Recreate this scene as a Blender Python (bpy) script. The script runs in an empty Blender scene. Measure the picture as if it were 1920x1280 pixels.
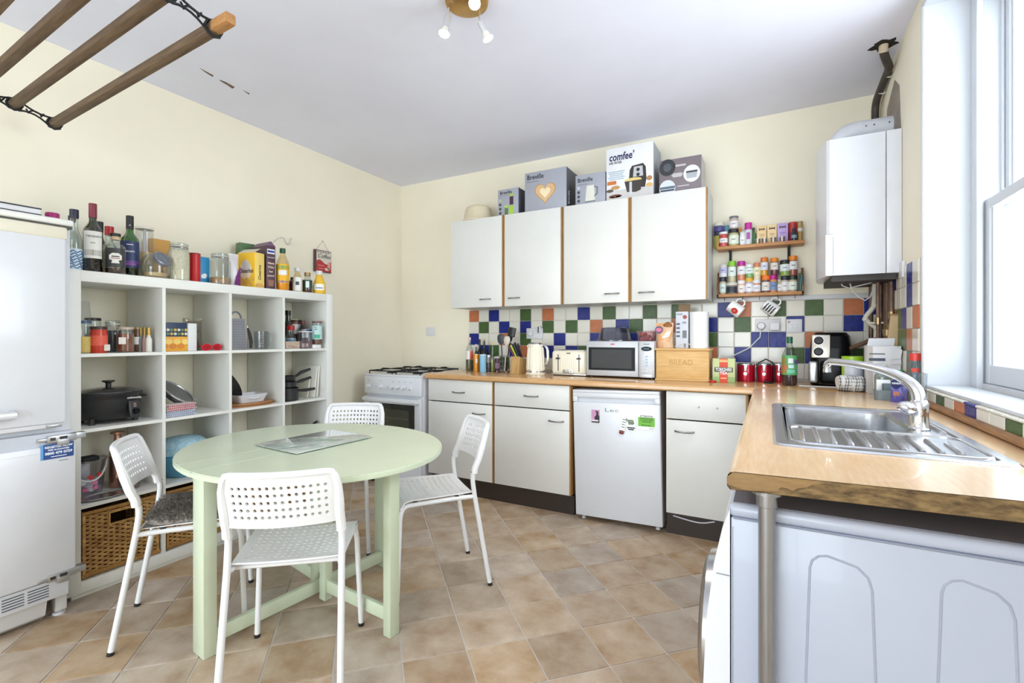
import bpy, bmesh, math, random
from mathutils import Vector, Matrix
R = math.radians
SC = bpy.context.scene
COL = SC.collection
random.seed(7)
# ------------------------------------------------------------ camera, light, exposure
CAM = Vector((0, 0, 1.2)); F = 895.0; CX = 960.0; CY = 633.0; YAW = R(28.3)
cd = bpy.data.cameras.new('camera'); cam = bpy.data.objects.new('camera', cd); COL.objects.link(cam)
cam.location = CAM; cam.rotation_euler = (R(90), 0, YAW)
cd.sensor_fit = 'HORIZONTAL'; cd.sensor_width = 36; cd.lens = F / 1920 * 36; cd.shift_y = -(640 - CY) / 1920
cd.clip_start = .02
SC.camera = cam
vs = SC.view_settings
vs.view_transform = 'Standard'; vs.look = 'None'; vs.gamma = 1; vs.use_curve_mapping = False; vs.exposure = 0.55
w = bpy.data.worlds.new('overcast_sky'); SC.world = w; w.use_nodes = True
bg = w.node_tree.nodes['Background']; bg.inputs[0].default_value = (.93, .95, 1, 1); bg.inputs[1].default_value = 7.0
def portal(name, loc, rot, sx, sy):
    l = bpy.data.lights.new(name, 'AREA'); l.shape = 'RECTANGLE'; l.size = sx; l.size_y = sy
    l.cycles.is_portal = True
    o = bpy.data.objects.new(name, l); COL.objects.link(o); o.location = loc; o.rotation_euler = rot
portal('side_window_portal', (.9, 1.88, 1.8), (0, R(90), 0), 1.62, 1.46)
portal('fill_window_portal', (-1.3, -2.75, 1.25), (R(90), 0, 0), 3.0, 2.2)  # sky light through the unseen window added behind the camera for fill
# ------------------------------------------------------------ the room's extents
XL, XR, YB, YF, ZC = -3.17, .58, 3.6, -2.6, 2.678
FW = Vector((-math.sin(YAW), math.cos(YAW), 0)); RT = Vector((math.cos(YAW), math.sin(YAW), 0))
def ray(u, v): return FW + RT * ((u - CX) / F) - Vector((0, 0, (v - CY) / F))
def AZ(u, v, z): d = ray(u, v); return CAM + d * ((z - CAM.z) / d.z)
def AY(u, v, y): d = ray(u, v); return CAM + d * (y / d.y)
def AX(u, v, x): d = ray(u, v); return CAM + d * (x / d.x)
def depth(p): return (Vector(p) - CAM).dot(FW)
def PX(n, p): return n / F * depth(p)          # size in metres of n photo pixels at p
# ------------------------------------------------------------ materials
def lin(c): return tuple(((x / 255) / 12.92 if x / 255 <= .04045 else ((x / 255 + .055) / 1.055) ** 2.4) for x in c) + (1,)
_m = {}
def mat(name, rgb, rough=.5, metal=0, var=.05, scale=9, bump=0, bscale=80, coat=0, emit=0, stretch=(1, 1, 1), rgb2=None, rand=0, trans=0, spec=.5, ramp=(.3, .7), sheen=0):
    if name in _m: return _m[name]
    m = bpy.data.materials.new(name); m.use_nodes = True; nt = m.node_tree; n = nt.nodes; b = n['Principled BSDF']; L = nt.links.new
    c = lin(rgb)
    a = tuple(max(0, x * (1 - var)) for x in c[:3]) + (1,); d = lin(rgb2) if rgb2 else tuple(min(1, x * (1 + var)) for x in c[:3]) + (1,)
    if rgb2: a = c
    tc = n.new('ShaderNodeTexCoord'); mp = n.new('ShaderNodeMapping'); mp.inputs['Scale'].default_value = stretch
    L(tc.outputs['Object'], mp.inputs[0])
    if rand:
        oi = n.new('ShaderNodeObjectInfo'); mu = n.new('ShaderNodeVectorMath'); mu.operation = 'SCALE'
        cb = n.new('ShaderNodeCombineXYZ'); L(oi.outputs['Random'], cb.inputs[0]); L(oi.outputs['Random'], cb.inputs[1]); L(cb.outputs[0], mu.inputs[0]); mu.inputs['Scale'].default_value = 37
        L(mu.outputs[0], mp.inputs['Location'])
    nz = n.new('ShaderNodeTexNoise'); nz.inputs['Scale'].default_value = scale; nz.inputs['Detail'].default_value = 5; nz.inputs['Roughness'].default_value = .6
    L(mp.outputs[0], nz.inputs['Vector'])
    cr = n.new('ShaderNodeValToRGB'); cr.color_ramp.elements[0].position = ramp[0]; cr.color_ramp.elements[1].position = ramp[1]
    cr.color_ramp.elements[0].color = a; cr.color_ramp.elements[1].color = d
    L(nz.outputs['Fac'], cr.inputs[0]); out = cr.outputs[0]
    if rand:
        hs = n.new('ShaderNodeHueSaturation'); mr = n.new('ShaderNodeMapRange'); mr.inputs[3].default_value = 1 - rand; mr.inputs[4].default_value = 1 + rand
        wn = n.new('ShaderNodeTexWhiteNoise'); wn.noise_dimensions = '1D'; L(oi.outputs['Random'], wn.inputs['W'])
        L(oi.outputs['Random'], mr.inputs[0]); L(mr.outputs[0], hs.inputs['Value'])
        m2 = n.new('ShaderNodeMapRange'); m2.inputs[3].default_value = 1 - rand * 2.4; m2.inputs[4].default_value = 1 + rand * 1.6
        L(wn.outputs['Value'], m2.inputs[0]); L(m2.outputs[0], hs.inputs['Saturation']); L(out, hs.inputs['Color']); out = hs.outputs[0]
    L(out, b.inputs['Base Color'])
    b.inputs['Roughness'].default_value = rough; b.inputs['Metallic'].default_value = metal; b.inputs['Coat Weight'].default_value = coat
    b.inputs['Specular IOR Level'].default_value = spec; b.inputs['Transmission Weight'].default_value = trans
    if emit:
        L(out, b.inputs['Emission Color']); b.inputs['Emission Strength'].default_value = emit
    if bump:
        bn = n.new('ShaderNodeTexNoise'); bn.inputs['Scale'].default_value = bscale; bn.inputs['Detail'].default_value = 3; L(mp.outputs[0], bn.inputs['Vector'])
        bp = n.new('ShaderNodeBump'); bp.inputs['Strength'].default_value = bump; bp.inputs['Distance'].default_value = .004
        L(bn.outputs['Fac'], bp.inputs['Height']); L(bp.outputs[0], b.inputs['Normal'])
    _m[name] = m; return m
def glass(name, tint=(245, 250, 250), gloss=.12, rough=.03):
    if name in _m: return _m[name]
    m = bpy.data.materials.new(name); m.use_nodes = True; nt = m.node_tree; n = nt.nodes; L = nt.links.new
    n.remove(n['Principled BSDF']); o = n['Material Output']
    t = n.new('ShaderNodeBsdfTransparent'); t.inputs[0].default_value = lin(tint)
    g = n.new('ShaderNodeBsdfGlossy'); g.inputs['Roughness'].default_value = rough
    lw = n.new('ShaderNodeLayerWeight'); lw.inputs[0].default_value = .25
    mr = n.new('ShaderNodeMapRange'); mr.inputs[3].default_value = gloss * .5; mr.inputs[4].default_value = min(1, gloss * 5)
    mx = n.new('ShaderNodeMixShader'); L(lw.outputs['Facing'], mr.inputs[0]); L(mr.outputs[0], mx.inputs[0]); L(t.outputs[0], mx.inputs[1]); L(g.outputs[0], mx.inputs[2])
    L(mx.outputs[0], o.inputs[0]); _m[name] = m; return m
def P(rgb, rough=.45, metal=0, **k):     # plain painted / plastic / paper colour
    return mat('%s_%02x%02x%02x_%d' % ('metal' if metal else 'paint', *[int(c) for c in rgb], int(rough * 100)), rgb, rough, metal, **k)
WHITE = mat('white_gloss_enamel', (222, 224, 231), .28, var=.015, coat=.2)
WPLAST = mat('white_plastic', (220, 220, 224), .4, var=.015)
LAM = mat('white_laminate', (225, 224, 221), .38, var=.015)
SHELFW = mat('white_shelf_foil', (233, 233, 229), .42, var=.012)
CHROME = mat('polished_chrome', (225, 226, 230), .12, 1, var=.03)
STEEL = mat('brushed_steel', (205, 206, 210), .24, 1, var=.12, scale=30, stretch=(1, 25, 1))
GREYM = mat('grey_cast_metal', (150, 150, 152), .35, 1, var=.08)
BLACK = mat('black_plastic', (28, 28, 30), .4, var=.1)
BLACKG = mat('black_gloss', (16, 16, 18), .3, var=.1, spec=.16)
IRON = mat('black_cast_iron', (30, 31, 34), .55, .3, var=.1)
OAKEDGE = mat('oak_edging', (176, 134, 82), .5, rgb2=(150, 106, 58), scale=14, stretch=(6, 6, .6))
WORKTOP = mat('beech_laminate', (214, 170, 120), .2, rgb2=(194, 146, 96), scale=9, stretch=(1.2, 14, 4), coat=.25, ramp=(.25, .8))
WORKTOP2 = mat('beech_laminate_lengthways', (228, 196, 158), .22, rgb2=(214, 176, 132), scale=9, stretch=(14, 1.2, 4), coat=.25, ramp=(.25, .8))
CHIP = mat('exposed_chipboard', (140, 114, 76), .9, rgb2=(66, 50, 34), scale=55, stretch=(.5, 1, 1.6), bump=.6, bscale=140, ramp=(.35, .68))
PINE = mat('varnished_pine', (198, 146, 92), .45, rgb2=(168, 112, 64), scale=10, stretch=(1, 8, 8))
LATH = mat('weathered_lath', (120, 97, 72), .7, rgb2=(84, 66, 48), scale=7, stretch=(1, 12, 12), bump=.2)
LATHEND = mat('fresh_pine_end', (190, 140, 84), .6, rgb2=(160, 110, 62), scale=12, stretch=(2, 10, 10))
BREADW = mat('pale_beech', (226, 186, 126), .45, rgb2=(208, 162, 98), scale=8, stretch=(1.2, 6, 10))
GREEN = mat('sage_green_paint', (206, 216, 192), .3, var=.03, scale=5, coat=.15, bump=.05, bscale=25)
CHAIRW = mat('white_chair_plastic', (235, 235, 238), .33, var=.012)
TUBEW = mat('white_powder_coat', (232, 232, 235), .3, var=.012)
WALL = mat('cream_emulsion', (245, 237, 217), .75, var=.03, scale=1.6, bump=.06, bscale=40)
CEIL = mat('ceiling_emulsion', (233, 234, 249), .8, var=.035, scale=1.3, bump=.08, bscale=18)
REVEAL = mat('white_window_paint', (206, 209, 215), .45, var=.012)
GROUT = mat('tile_grout', (214, 208, 198), .8, var=.05, scale=30)
FGROUT = mat('floor_grout', (218, 211, 206), .75, var=.05, scale=20)
FTILE = mat('floor_tile_stone', (158, 126, 92), .42, rgb2=(205, 188, 168), scale=7, rand=.14, bump=.12, bscale=60, ramp=(.25, .72))
TW = mat('tile_white', (228, 224, 214), .13, var=.02, bump=.18, bscale=22, rand=.02)
TB = mat('tile_cobalt', (36, 46, 128), .26, var=.18, scale=20, bump=.45, bscale=34, spec=.25)
TG = mat('tile_olive', (74, 98, 56), .28, var=.16, scale=20, bump=.45, bscale=34, spec=.22)
TO = mat('tile_terracotta', (192, 116, 78), .28, var=.14, scale=20, bump=.4, bscale=34, spec=.25)
PLINTH = mat('dark_plinth', (52, 40, 34), .5, var=.12)
WICKER = mat('rattan', (212, 170, 106), .6, rgb2=(150, 104, 54), scale=26, ramp=(.35, .7))
FUR = mat('grey_fleece', (158, 151, 145), .95, rgb2=(104, 98, 94), scale=60)
GL = glass('clear_glass'); PLGL = glass('clear_plastic', (238, 240, 242), .08, .12)
DARKGL = mat('dark_oven_glass', (34, 34, 32), .06, var=.1, coat=.5)
# ------------------------------------------------------------ mesh builder
class MB:
    def __init__(s): s.v = []; s.f = []
    def add(s, vs_, fs, M=None):
        o = len(s.v); s.v += [tuple(M @ Vector(p)) if M else tuple(p) for p in vs_]; s.f += [tuple(i + o for i in f) for f in fs]; return s
    def box(s, x0, y0, z0, x1, y1, z1, b=0, M=None):
        if b <= 0:
            p = [(x, y, z) for z in (z0, z1) for y in (y0, y1) for x in (x0, x1)]
            return s.add(p, [(0, 2, 3, 1), (4, 5, 7, 6), (0, 1, 5, 4), (2, 6, 7, 3), (0, 4, 6, 2), (1, 3, 7, 5)], M)
        bm = bmesh.new(); bmesh.ops.create_cube(bm, size=1)
        for q in bm.verts: q.co = Vector(((x0 + x1) / 2 + q.co.x * (x1 - x0), (y0 + y1) / 2 + q.co.y * (y1 - y0), (z0 + z1) / 2 + q.co.z * (z1 - z0)))
        bmesh.ops.bevel(bm, geom=bm.edges[:], offset=b, segments=2 if b < .01 else 3, affect='EDGES', profile=.5)
        return s.bm(bm, M)
    def bm(s, bm, M=None):
        bm.verts.index_update(); s.add([q.co.copy() for q in bm.verts], [[q.index for q in f.verts] for f in bm.faces], M); bm.free(); return s
    def lathe(s, prof, n=20, M=None, sx=1, sy=1, a0=0, a1=360):
        full = abs(a1 - a0) >= 359.9; k = n if full else n + 1; vs_ = []; fs = []
        for r, z in prof:
            for i in range(k):
                a = R(a0 + (a1 - a0) * i / n); vs_.append((r * sx * math.cos(a), r * sy * math.sin(a), z))
        for j in range(len(prof) - 1):
            for i in range(n):
                i2 = (i + 1) % k; fs.append((j * k + i, j * k + i2, (j + 1) * k + i2, (j + 1) * k + i))
        if full:
            if prof[0][0] > 1e-5: fs.append(tuple(range(k))[::-1])
            if prof[-1][0] > 1e-5: fs.append(tuple((len(prof) - 1) * k + i for i in range(k)))
        return s.add(vs_, fs, M)
    def tube(s, pts, r, n=8, closed=False, M=None, flat=None):
        pts = [Vector(p) for p in pts]; m = len(pts); vs_ = []; fs = []; up = None
        for i, p in enumerate(pts):
            if closed: t = pts[(i + 1) % m] - pts[i - 1]
            else: t = pts[min(i + 1, m - 1)] - pts[max(i - 1, 0)]
            t.normalize()
            if up is None: up = t.orthogonal().normalized() if flat is None else Vector(flat)
            up = (up - t * up.dot(t)); up = up.normalized() if up.length > 1e-6 else t.orthogonal().normalized()
            sd = t.cross(up); rr = r[i] if isinstance(r, (list, tuple)) else r
            ra, rb = (rr if isinstance(rr, tuple) else (rr, rr))
            for k in range(n):
                a = 2 * math.pi * (k + .5) / n; vs_.append(p + up * (ra * math.cos(a)) + sd * (rb * math.sin(a)))
        for i in range(m if closed else m - 1):
            for k in range(n):
                a, b2 = i * n, ((i + 1) % m) * n; fs.append((a + k, a + (k + 1) % n, b2 + (k + 1) % n, b2 + k))
        if not closed: fs.append(tuple(range(n))[::-1]); fs.append(tuple((m - 1) * n + k for k in range(n)))
        return s.add(vs_, fs, M)
    def prism(s, poly, z0, z1, M=None):
        n = len(poly); ar = sum(poly[i][0] * poly[(i + 1) % n][1] - poly[(i + 1) % n][0] * poly[i][1] for i in range(n))
        if ar < 0: poly = poly[::-1]
        vs_ = [(x, y, z0) for x, y in poly] + [(x, y, z1) for x, y in poly]
        fs = [tuple(range(n))[::-1], tuple(range(n, 2 * n))] + [(i, (i + 1) % n, n + (i + 1) % n, n + i) for i in range(n)]
        return s.add(vs_, fs, M)
    def ball(s, c, rx, ry=None, rz=None, n=12, M=None):
        ry = ry or rx; rz = rz or rx; pr = [(max(1e-6, math.sin(math.pi * j / (n // 2))), -math.cos(math.pi * j / (n // 2))) for j in range(n // 2 + 1)]
        T = Matrix.Translation(c) @ Matrix.Diagonal((rx, ry, rz, 1)); return s.lathe(pr, n, (M @ T) if M else T)
    def build(s, name, m, parent=None, smooth=True, loc=None, rot=None, ang=35):
        me = bpy.data.meshes.new(name); me.from_pydata(s.v, [], s.f); me.validate()
        if smooth: me.shade_smooth(); me.set_sharp_from_angle(angle=R(ang))
        me.materials.append(m); o = bpy.data.objects.new(name, me); COL.objects.link(o); o.parent = parent
        if loc is not None: o.location = loc
        if rot is not None: o.rotation_euler = rot
        return o
def tag(o, label, cat, group=None):
    o['label'] = label; o['category'] = cat
    if group: o['group'] = group
    return o
def thing(name, label, cat, loc=(0, 0, 0), rz=0, group=None):
    o = bpy.data.objects.new(name, None); o.empty_display_size = .05; COL.objects.link(o); o.location = loc; o.rotation_euler = (0, 0, rz)
    return tag(o, label, cat, group)
def struct(o): o['kind'] = 'structure'; return o
def shared(name, me, parent=None, loc=(0, 0, 0), rot=(0, 0, 0)):
    o = bpy.data.objects.new(name, me); COL.objects.link(o); o.parent = parent; o.location = loc; o.rotation_euler = rot; return o
def copy_tree(o, parent=None):
    c = o.copy(); COL.objects.link(c); c.parent = parent
    for ch in list(o.children): copy_tree(ch, c)
    return c
FY = (R(90), 0, 0)          # prints facing the room from the back wall (-Y)
FX = (R(90), 0, R(90))      # prints facing the room from the left wall (+X)
FL = (R(90), 0, R(-90))     # prints facing -X
def text(s, size, m, parent, loc, rot=FY, align='CENTER', bold=0, name='lettering', sx=1, shear=0, ext=.0004, fit=0):
    cu = bpy.data.curves.new('lettering', 'FONT'); cu.body = s; cu.size = size; cu.align_x = align; cu.align_y = 'CENTER'; cu.extrude = ext; cu.offset = bold * size; cu.shear = shear; cu.resolution_u = 2
    t = bpy.data.objects.new('tmp', cu); me = bpy.data.meshes.new_from_object(t); bpy.data.objects.remove(t); bpy.data.curves.remove(cu)
    me.materials.clear(); me.materials.append(m)
    o = bpy.data.objects.new(name, me); COL.objects.link(o); o.parent = parent; o.location = loc; o.rotation_euler = rot; 
    if fit: xs_ = [v.co.x for v in me.vertices]; sx = fit / (max(xs_) - min(xs_))
    o.scale = (sx, 1, 1); return o
def print_(poly, m, parent, loc, rot=FY, name='print', t=.0006):
    if len(poly) == 2 and not hasattr(poly[0], '__len__'): a, b = poly[0] / 2, poly[1] / 2; poly = [(-a, -b), (a, -b), (a, b), (-a, b)]
    return MB().prism(poly, 0, t).build(name, m, parent, False, loc, rot)
def ell(rx, ry, n=20, a0=0, a1=360): return [(rx * math.cos(R(a0 + (a1 - a0) * i / n)), ry * math.sin(R(a0 + (a1 - a0) * i / n))) for i in range(n if a1 - a0 >= 360 else n + 1)]
def arc(c, r, a0, a1, n=6, ax=(0, 1)):
    o = []
    for i in range(n + 1):
        a = R(a0 + (a1 - a0) * i / n); p = list(c); p[ax[0]] += r * math.cos(a); p[ax[1]] += r * math.sin(a); o.append(tuple(p))
    return o
def chaikin(pts, k=2):
    pts = [Vector(p) for p in pts]
    for _ in range(k):
        o = [pts[0]]
        for a, b in zip(pts, pts[1:]): o += [a * .75 + b * .25, a * .25 + b * .75]
        pts = o + [pts[-1]]
    return pts
def face_cam(p): return math.degrees(math.atan2(CAM.y - p[1], CAM.x - p[0]))   # heading in which a round label is turned
# ============================================================ the room
def clip(poly, x0, y0, x1, y1):
    for ax, lim, sg in ((0, x0, 1), (0, x1, -1), (1, y0, 1), (1, y1, -1)):
        out = []
        for i in range(len(poly)):
            a, b = poly[i - 1], poly[i]; da, db = sg * (a[ax] - lim), sg * (b[ax] - lim)
            if (da >= 0) != (db >= 0):
                t = da / (da - db); out.append((a[0] + (b[0] - a[0]) * t, a[1] + (b[1] - a[1]) * t))
            if db >= 0: out.append(b)
        poly = out
        if len(poly) < 3: return []
    return poly
floor = struct(MB().box(XL, YF, -.12, XR, YB, -.004).build('floor', FGROUT, None, False))
pitch = .2425; hs = pitch / 2 - .0036; q2 = math.sqrt(.5)
full = None; rest = MB()
def tile_slab(mb, poly, z0, z1, inset=.0015):
    n = len(poly); cx = sum(p[0] for p in poly) / n; cy = sum(p[1] for p in poly) / n
    top = []
    for x, y in poly:
        d = math.hypot(x - cx, y - cy) or 1; k = 1 - inset * 1.4 / d; top.append((cx + (x - cx) * k, cy + (y - cy) * k))
    vs_ = [(x, y, z0) for x, y in poly] + [(x, y, z1 - .001) for x, y in poly] + [(x, y, z1) for x, y in top]
    fs = [tuple(range(2 * n, 3 * n))] + [(i, (i + 1) % n, n + (i + 1) % n, n + i) for i in range(n)] + [(n + i, n + (i + 1) % n, 2 * n + (i + 1) % n, 2 * n + i) for i in range(n)]
    mb.add(vs_, fs)
sq = [(0, -hs / q2), (hs / q2, 0), (0, hs / q2), (-hs / q2, 0)]
for i in range(-24, 25):
    for j in range(-24, 25):
        cx = -.854 + (i + j) * pitch * q2; cy = 2.05 + pitch * q2 + (i - j) * pitch * q2
        pl = clip([(cx + x, cy + y) for x, y in sq], XL, YF, XR, YB)
        if not pl: continue
        if cy < .55 or max(p[0] for p in pl) < -2.95 or (min(p[0] for p in pl) > .05): tile_slab(rest, pl, -.004, 0); continue
        if len(pl) == 4 and abs(cx - XL) > .2 and abs(XR - cx) > .2 and YB - cy > .2:
            if full is None:
                mb = MB(); tile_slab(mb, sq, -.004, 0); o = mb.build('floor_tile', FTILE, floor, False, (cx, cy, 0)); full = o.data
            else: shared('floor_tile', full, floor, (cx, cy, 0))
        else:
            mb = MB(); tile_slab(mb, [(x - cx, y - cy) for x, y in pl], -.004, 0); mb.build('floor_tile', FTILE, floor, False, (cx, cy, 0))
o = rest.build('floor_tiles_beyond_view', FTILE, floor, False); o['kind'] = 'stuff'

ceil = struct(MB().box(XL, YF, ZC, XR + .3, YB + .1, ZC + .1).build('ceiling', CEIL, None, False))
CRACK = P((120, 98, 78), .9)
for pts in ([(374, 127), (385, 133), (400, 141), (399, 144), (386, 136)], [(411, 149), (424, 154), (440, 163), (436, 166), (426, 159), (414, 152)], [(455, 169), (468, 175), (467, 177)]):
    pl = [AZ(u, v, ZC) for u, v in pts]; MB().prism([(p.x, p.y) for p in pl], ZC - .0012, ZC + .002).build('crack', CRACK, ceil, False)
hole = AZ(1657, 84, ZC)
MB().prism([(hole.x + (.055 + .014 * math.sin(5 * a)) * math.cos(a), hole.y + (.05 + .012 * math.cos(7 * a)) * math.sin(a)) for a in [i * .3142 for i in range(20)]], ZC - .0015, ZC + .002).build('broken_plaster_hole', P((38, 32, 28), .95), ceil, False)

wl = struct(MB().box(XL - .12, YF, 0, XL, YB + .1, ZC).build('wall_left', WALL, None, False))
wb = struct(MB().box(XL, YB, 0, XR, YB + .12, ZC).build('wall_back', WALL, None, False))
WY0, WY1, WZ0, WZ1 = 1.15, 2.615, .99, 2.61
wr = struct(MB().box(XR, YF, 0, XR + .3, WY0, ZC).box(XR, WY1, 0, XR + .3, YB + .1, ZC).box(XR, WY0, 0, XR + .3, WY1, WZ0).box(XR, WY0, WZ1, XR + .3, WY1, ZC).build('wall_right', WALL, None, False))
DX0, DX1, DZ0, DZ1 = -2.8, .2, .15, 2.35
struct(MB().box(XL, YF - .15, 0, DX0, YF, ZC).box(DX1, YF - .15, 0, XR, YF, ZC).box(DX0, YF - .15, 0, DX1, YF, DZ0).box(DX0, YF - .15, DZ1, DX1, YF, ZC).build('wall_front', WALL, None, False))
# unseen wide window, added behind the viewer for soft fill light
g = struct(bpy.data.objects.new('fill_window', None)); COL.objects.link(g); g.location = ((DX0 + DX1) / 2, YF - .08, DZ0)
mb = MB(); hw = (DX1 - DX0) / 2; hh = DZ1 - DZ0
for x in (-hw, -hw / 2, 0, hw / 2, hw): mb.box(max(-hw, x - .03), -.03, 0, min(hw, x + .03), .03, hh)
mb.box(-hw, -.03, 0, hw, .03, .06).box(-hw, -.03, hh - .06, hw, .03, hh); mb.build('window_frame', REVEAL, g, False)
MB().box(-hw + .03, -.004, .05, hw - .03, .004, hh - .05).build('pane', GL, g, False)
# white lining of the side window's reveal
tr = struct(MB().box(XR - .002, WY1 - .01, WZ0, XR + .3, WY1 + .001, WZ1).box(XR - .002, WY0 - .001, WZ0, XR + .3, WY0 + .01, WZ1).box(XR - .002, WY0, WZ1 - .01, XR + .3, WY1, WZ1 + .001).build('trim_1', REVEAL, None, False))
MB().tube([(XR - .001, WY1 - .004, WZ0), (XR - .001, WY1 - .004, WZ1)], .009, 8).tube([(XR - .001, WY1 - .004, WZ1 - .002), (XR - .001, WY0, WZ1 - .002)], .009, 8).build('edge_bead', REVEAL, tr)
struct(MB().box(XR + .001, WY0 + .011, WZ0 + .0005, XR + .14, WY1 - .011, WZ0 + .012, .003).build('trim_2', REVEAL, None, False))      # window board
w1 = struct(bpy.data.objects.new('window_1', None)); COL.objects.link(w1); w1.location = (XR + .19, (WY0 + WY1) / 2, WZ0)
yh = (WY1 - WY0) / 2 - .012; H = WZ1 - WZ0 - .012
mb = MB()
for s in (-1, 1):
    a, b = sorted((s * yh, s * (yh - .045))); mb.box(-.03, a, 0, .11, b, H)
    a, b = sorted((s * yh, s * (yh - .062))); mb.box(-.045, a, 0, -.024, b, H, .004); mb.box(.028, a, 0, .036, b, H)
mb.box(-.0435, -yh, H - .06, .108, yh, H + .001).box(-.0285, -yh, -.001, .108, yh, .03); mb.build('box_frame', REVEAL, w1, False)
for nm, x, z0, z1 in (('lower_sash', -.018, .03, .755), ('upper_sash', .038, .715, H - .06)):
    yi = yh - .046; mb = MB()
    for s in (-1, 1):
        a, b = sorted((s * yi, s * (yi - .05))); mb.box(x, a, z0, x + .036, b, z1, .005); a, b = sorted((s * (yi - .05), s * (yi - .062))); mb.box(x + .008, a, z0 + .04, x + .024, b, z1 - .03)
    mb.box(x + .0015, -yi + .002, z0 + .001, x + .0345, yi - .002, z0 + (.075 if nm == 'lower_sash' else .04), .005).box(x + .0015, -yi + .002, z1 - .042, x + .0345, yi - .002, z1 - .001, .005)
    sh = mb.build(nm, REVEAL, w1, False); MB().box(x + .014, -yi + .045, z0 + .035, x + .018, yi - .045, z1 - .038).build('pane', GL, sh, False)
# ------------------------------------------------------------ wall tiles
TP = .1022; TT = 1.443
def tile_mesh(w_, h_, m, nm='wall_tile'):
    mb = MB(); a, b = w_ / 2, h_ / 2; i = .003
    mb.add([(-a, 0, -b), (a, 0, -b), (a, 0, b), (-a, 0, b), (-a, -.004, -b), (a, -.004, -b), (a, -.004, b), (-a, -.004, b), (-a + i, -.006, -b + i), (a - i, -.006, -b + i), (a - i, -.006, b - i), (-a + i, -.006, b - i)],
           [(8, 9, 10, 11)] + [(k, (k + 1) % 4, 4 + (k + 1) % 4, 4 + k) for k in range(4)] + [(4 + k, 4 + (k + 1) % 4, 8 + (k + 1) % 4, 8 + k) for k in range(4)])
    me = bpy.data.meshes.new(nm); me.from_pydata(mb.v, [], mb.f); me.materials.append(m); return me
TM = {'w': TW, 'b': TB, 'g': TG, 'o': TO}; TME = {k: tile_mesh(TP - .003, TP - .003, v) for k, v in TM.items()}
x0 = -2.372; TPX = .10295
rows = ['owbwwgwowwbwgwwgwgwwbowgwgwob', 'wgwbwbwgwgwowbgwwowbwgwwbwwbw', 'bwwowgwwbwwbwwbwbwwgwwbbwowww', 'wbgwbowbwbgwwwwgwwwowbwwgbwgw', 'wwwgwwwwowwwwgwwwwbwwwwwwwwww']
MB().box(x0, YB - .003, .915, XR, YB, TT + .002).build('grout', GROUT, wb, False)
for r, row in enumerate(rows):
    for k, c in enumerate(row):
        xa = x0 + k * TPX; xb = min(xa + TPX, XR - .001)
        if xb - xa < .02: continue
        me = TME[c] if xb - xa > TPX - .004 else tile_mesh(xb - xa - .003, TP - .003, TM[c])
        shared('wall_tile', me, wb, ((xa + xb) / 2, YB - .003, TT - (r + .5) * TP))
MB().box(-.34, YB - .014, TT + .001, XR - .02, YB, TT + .03, .003).build('tile_trim', WPLAST, wb)
rowsR = ['wgwobwwbw', 'wwgbwwwbw', 'bwgwogbwo', 'wgwbwggow', 'owbwwbwgw', 'wwgwwwowb']
MB().box(XR - .003, WY1 + .004, .915, XR, YB, .935 + 6 * TP).build('grout', GROUT, wr, False)
for r, row in enumerate(rowsR):
    for k, c in enumerate(row):
        yb_ = YB - .008 - k * TPX; ya = max(yb_ - TPX, WY1 + .006); 
        if yb_ - ya < .02: continue
        me = TME[c] if yb_ - ya > TPX - .004 else tile_mesh(yb_ - ya - .003, TP - .003, TM[c])
        shared('wall_tile', me, wr, (XR - .003, (ya + yb_) / 2, .935 + (5.5 - r) * TP), (0, 0, R(-90)))
sill = 'wwgwobwwgwobwwg'
MB().box(XR - .004, WY0, .925, XR, WY1, WZ0 - .002).build('grout', GROUT, wr, False)
SME = {k: tile_mesh(TPX - .003, .046, v, 'sill_tile') for k, v in TM.items()}
for k, c in enumerate(sill):
    y = 2.57 - k * TPX
    if y < WY0: break
    shared('sill_tile', SME[c], wr, (XR - .004, y, .957), (0, 0, R(-90)))
    MB().box(-.0495, -.012, -.004, .0495, .02, .004, .003).build('sill_edge_tile', TM['w' if k % 5 else c], wr, False, (XR - .001, y, .9855), (0, 0, R(-90)))
MB().tube([(XR - .014, WY1 + .9, .934), (XR - .014, 1.06, .934)], .013, 10).build('worktop_bead', mat('worn_wood_bead', (176, 132, 88), .5, rgb2=(128, 86, 52), scale=10, stretch=(6, 1, 6)), None)
struct(bpy.data.objects['worktop_bead']).name = 'trim_3'
bp = [AX(u, v, XR) for u, v in ((1663, 243), (1690, 241), (1687, 160), (1678, 150), (1664, 205))]
MB().prism([(p.y, p.z) for p in bp], 0, .002, Matrix.Translation((XR - .002, 0, 0)) @ Matrix(((0, 0, 1, 0), (1, 0, 0, 0), (0, 1, 0, 0), (0, 0, 0, 1)))).build('bare_plaster', P((150, 140, 128), .9, var=.2), wr, False)
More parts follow.
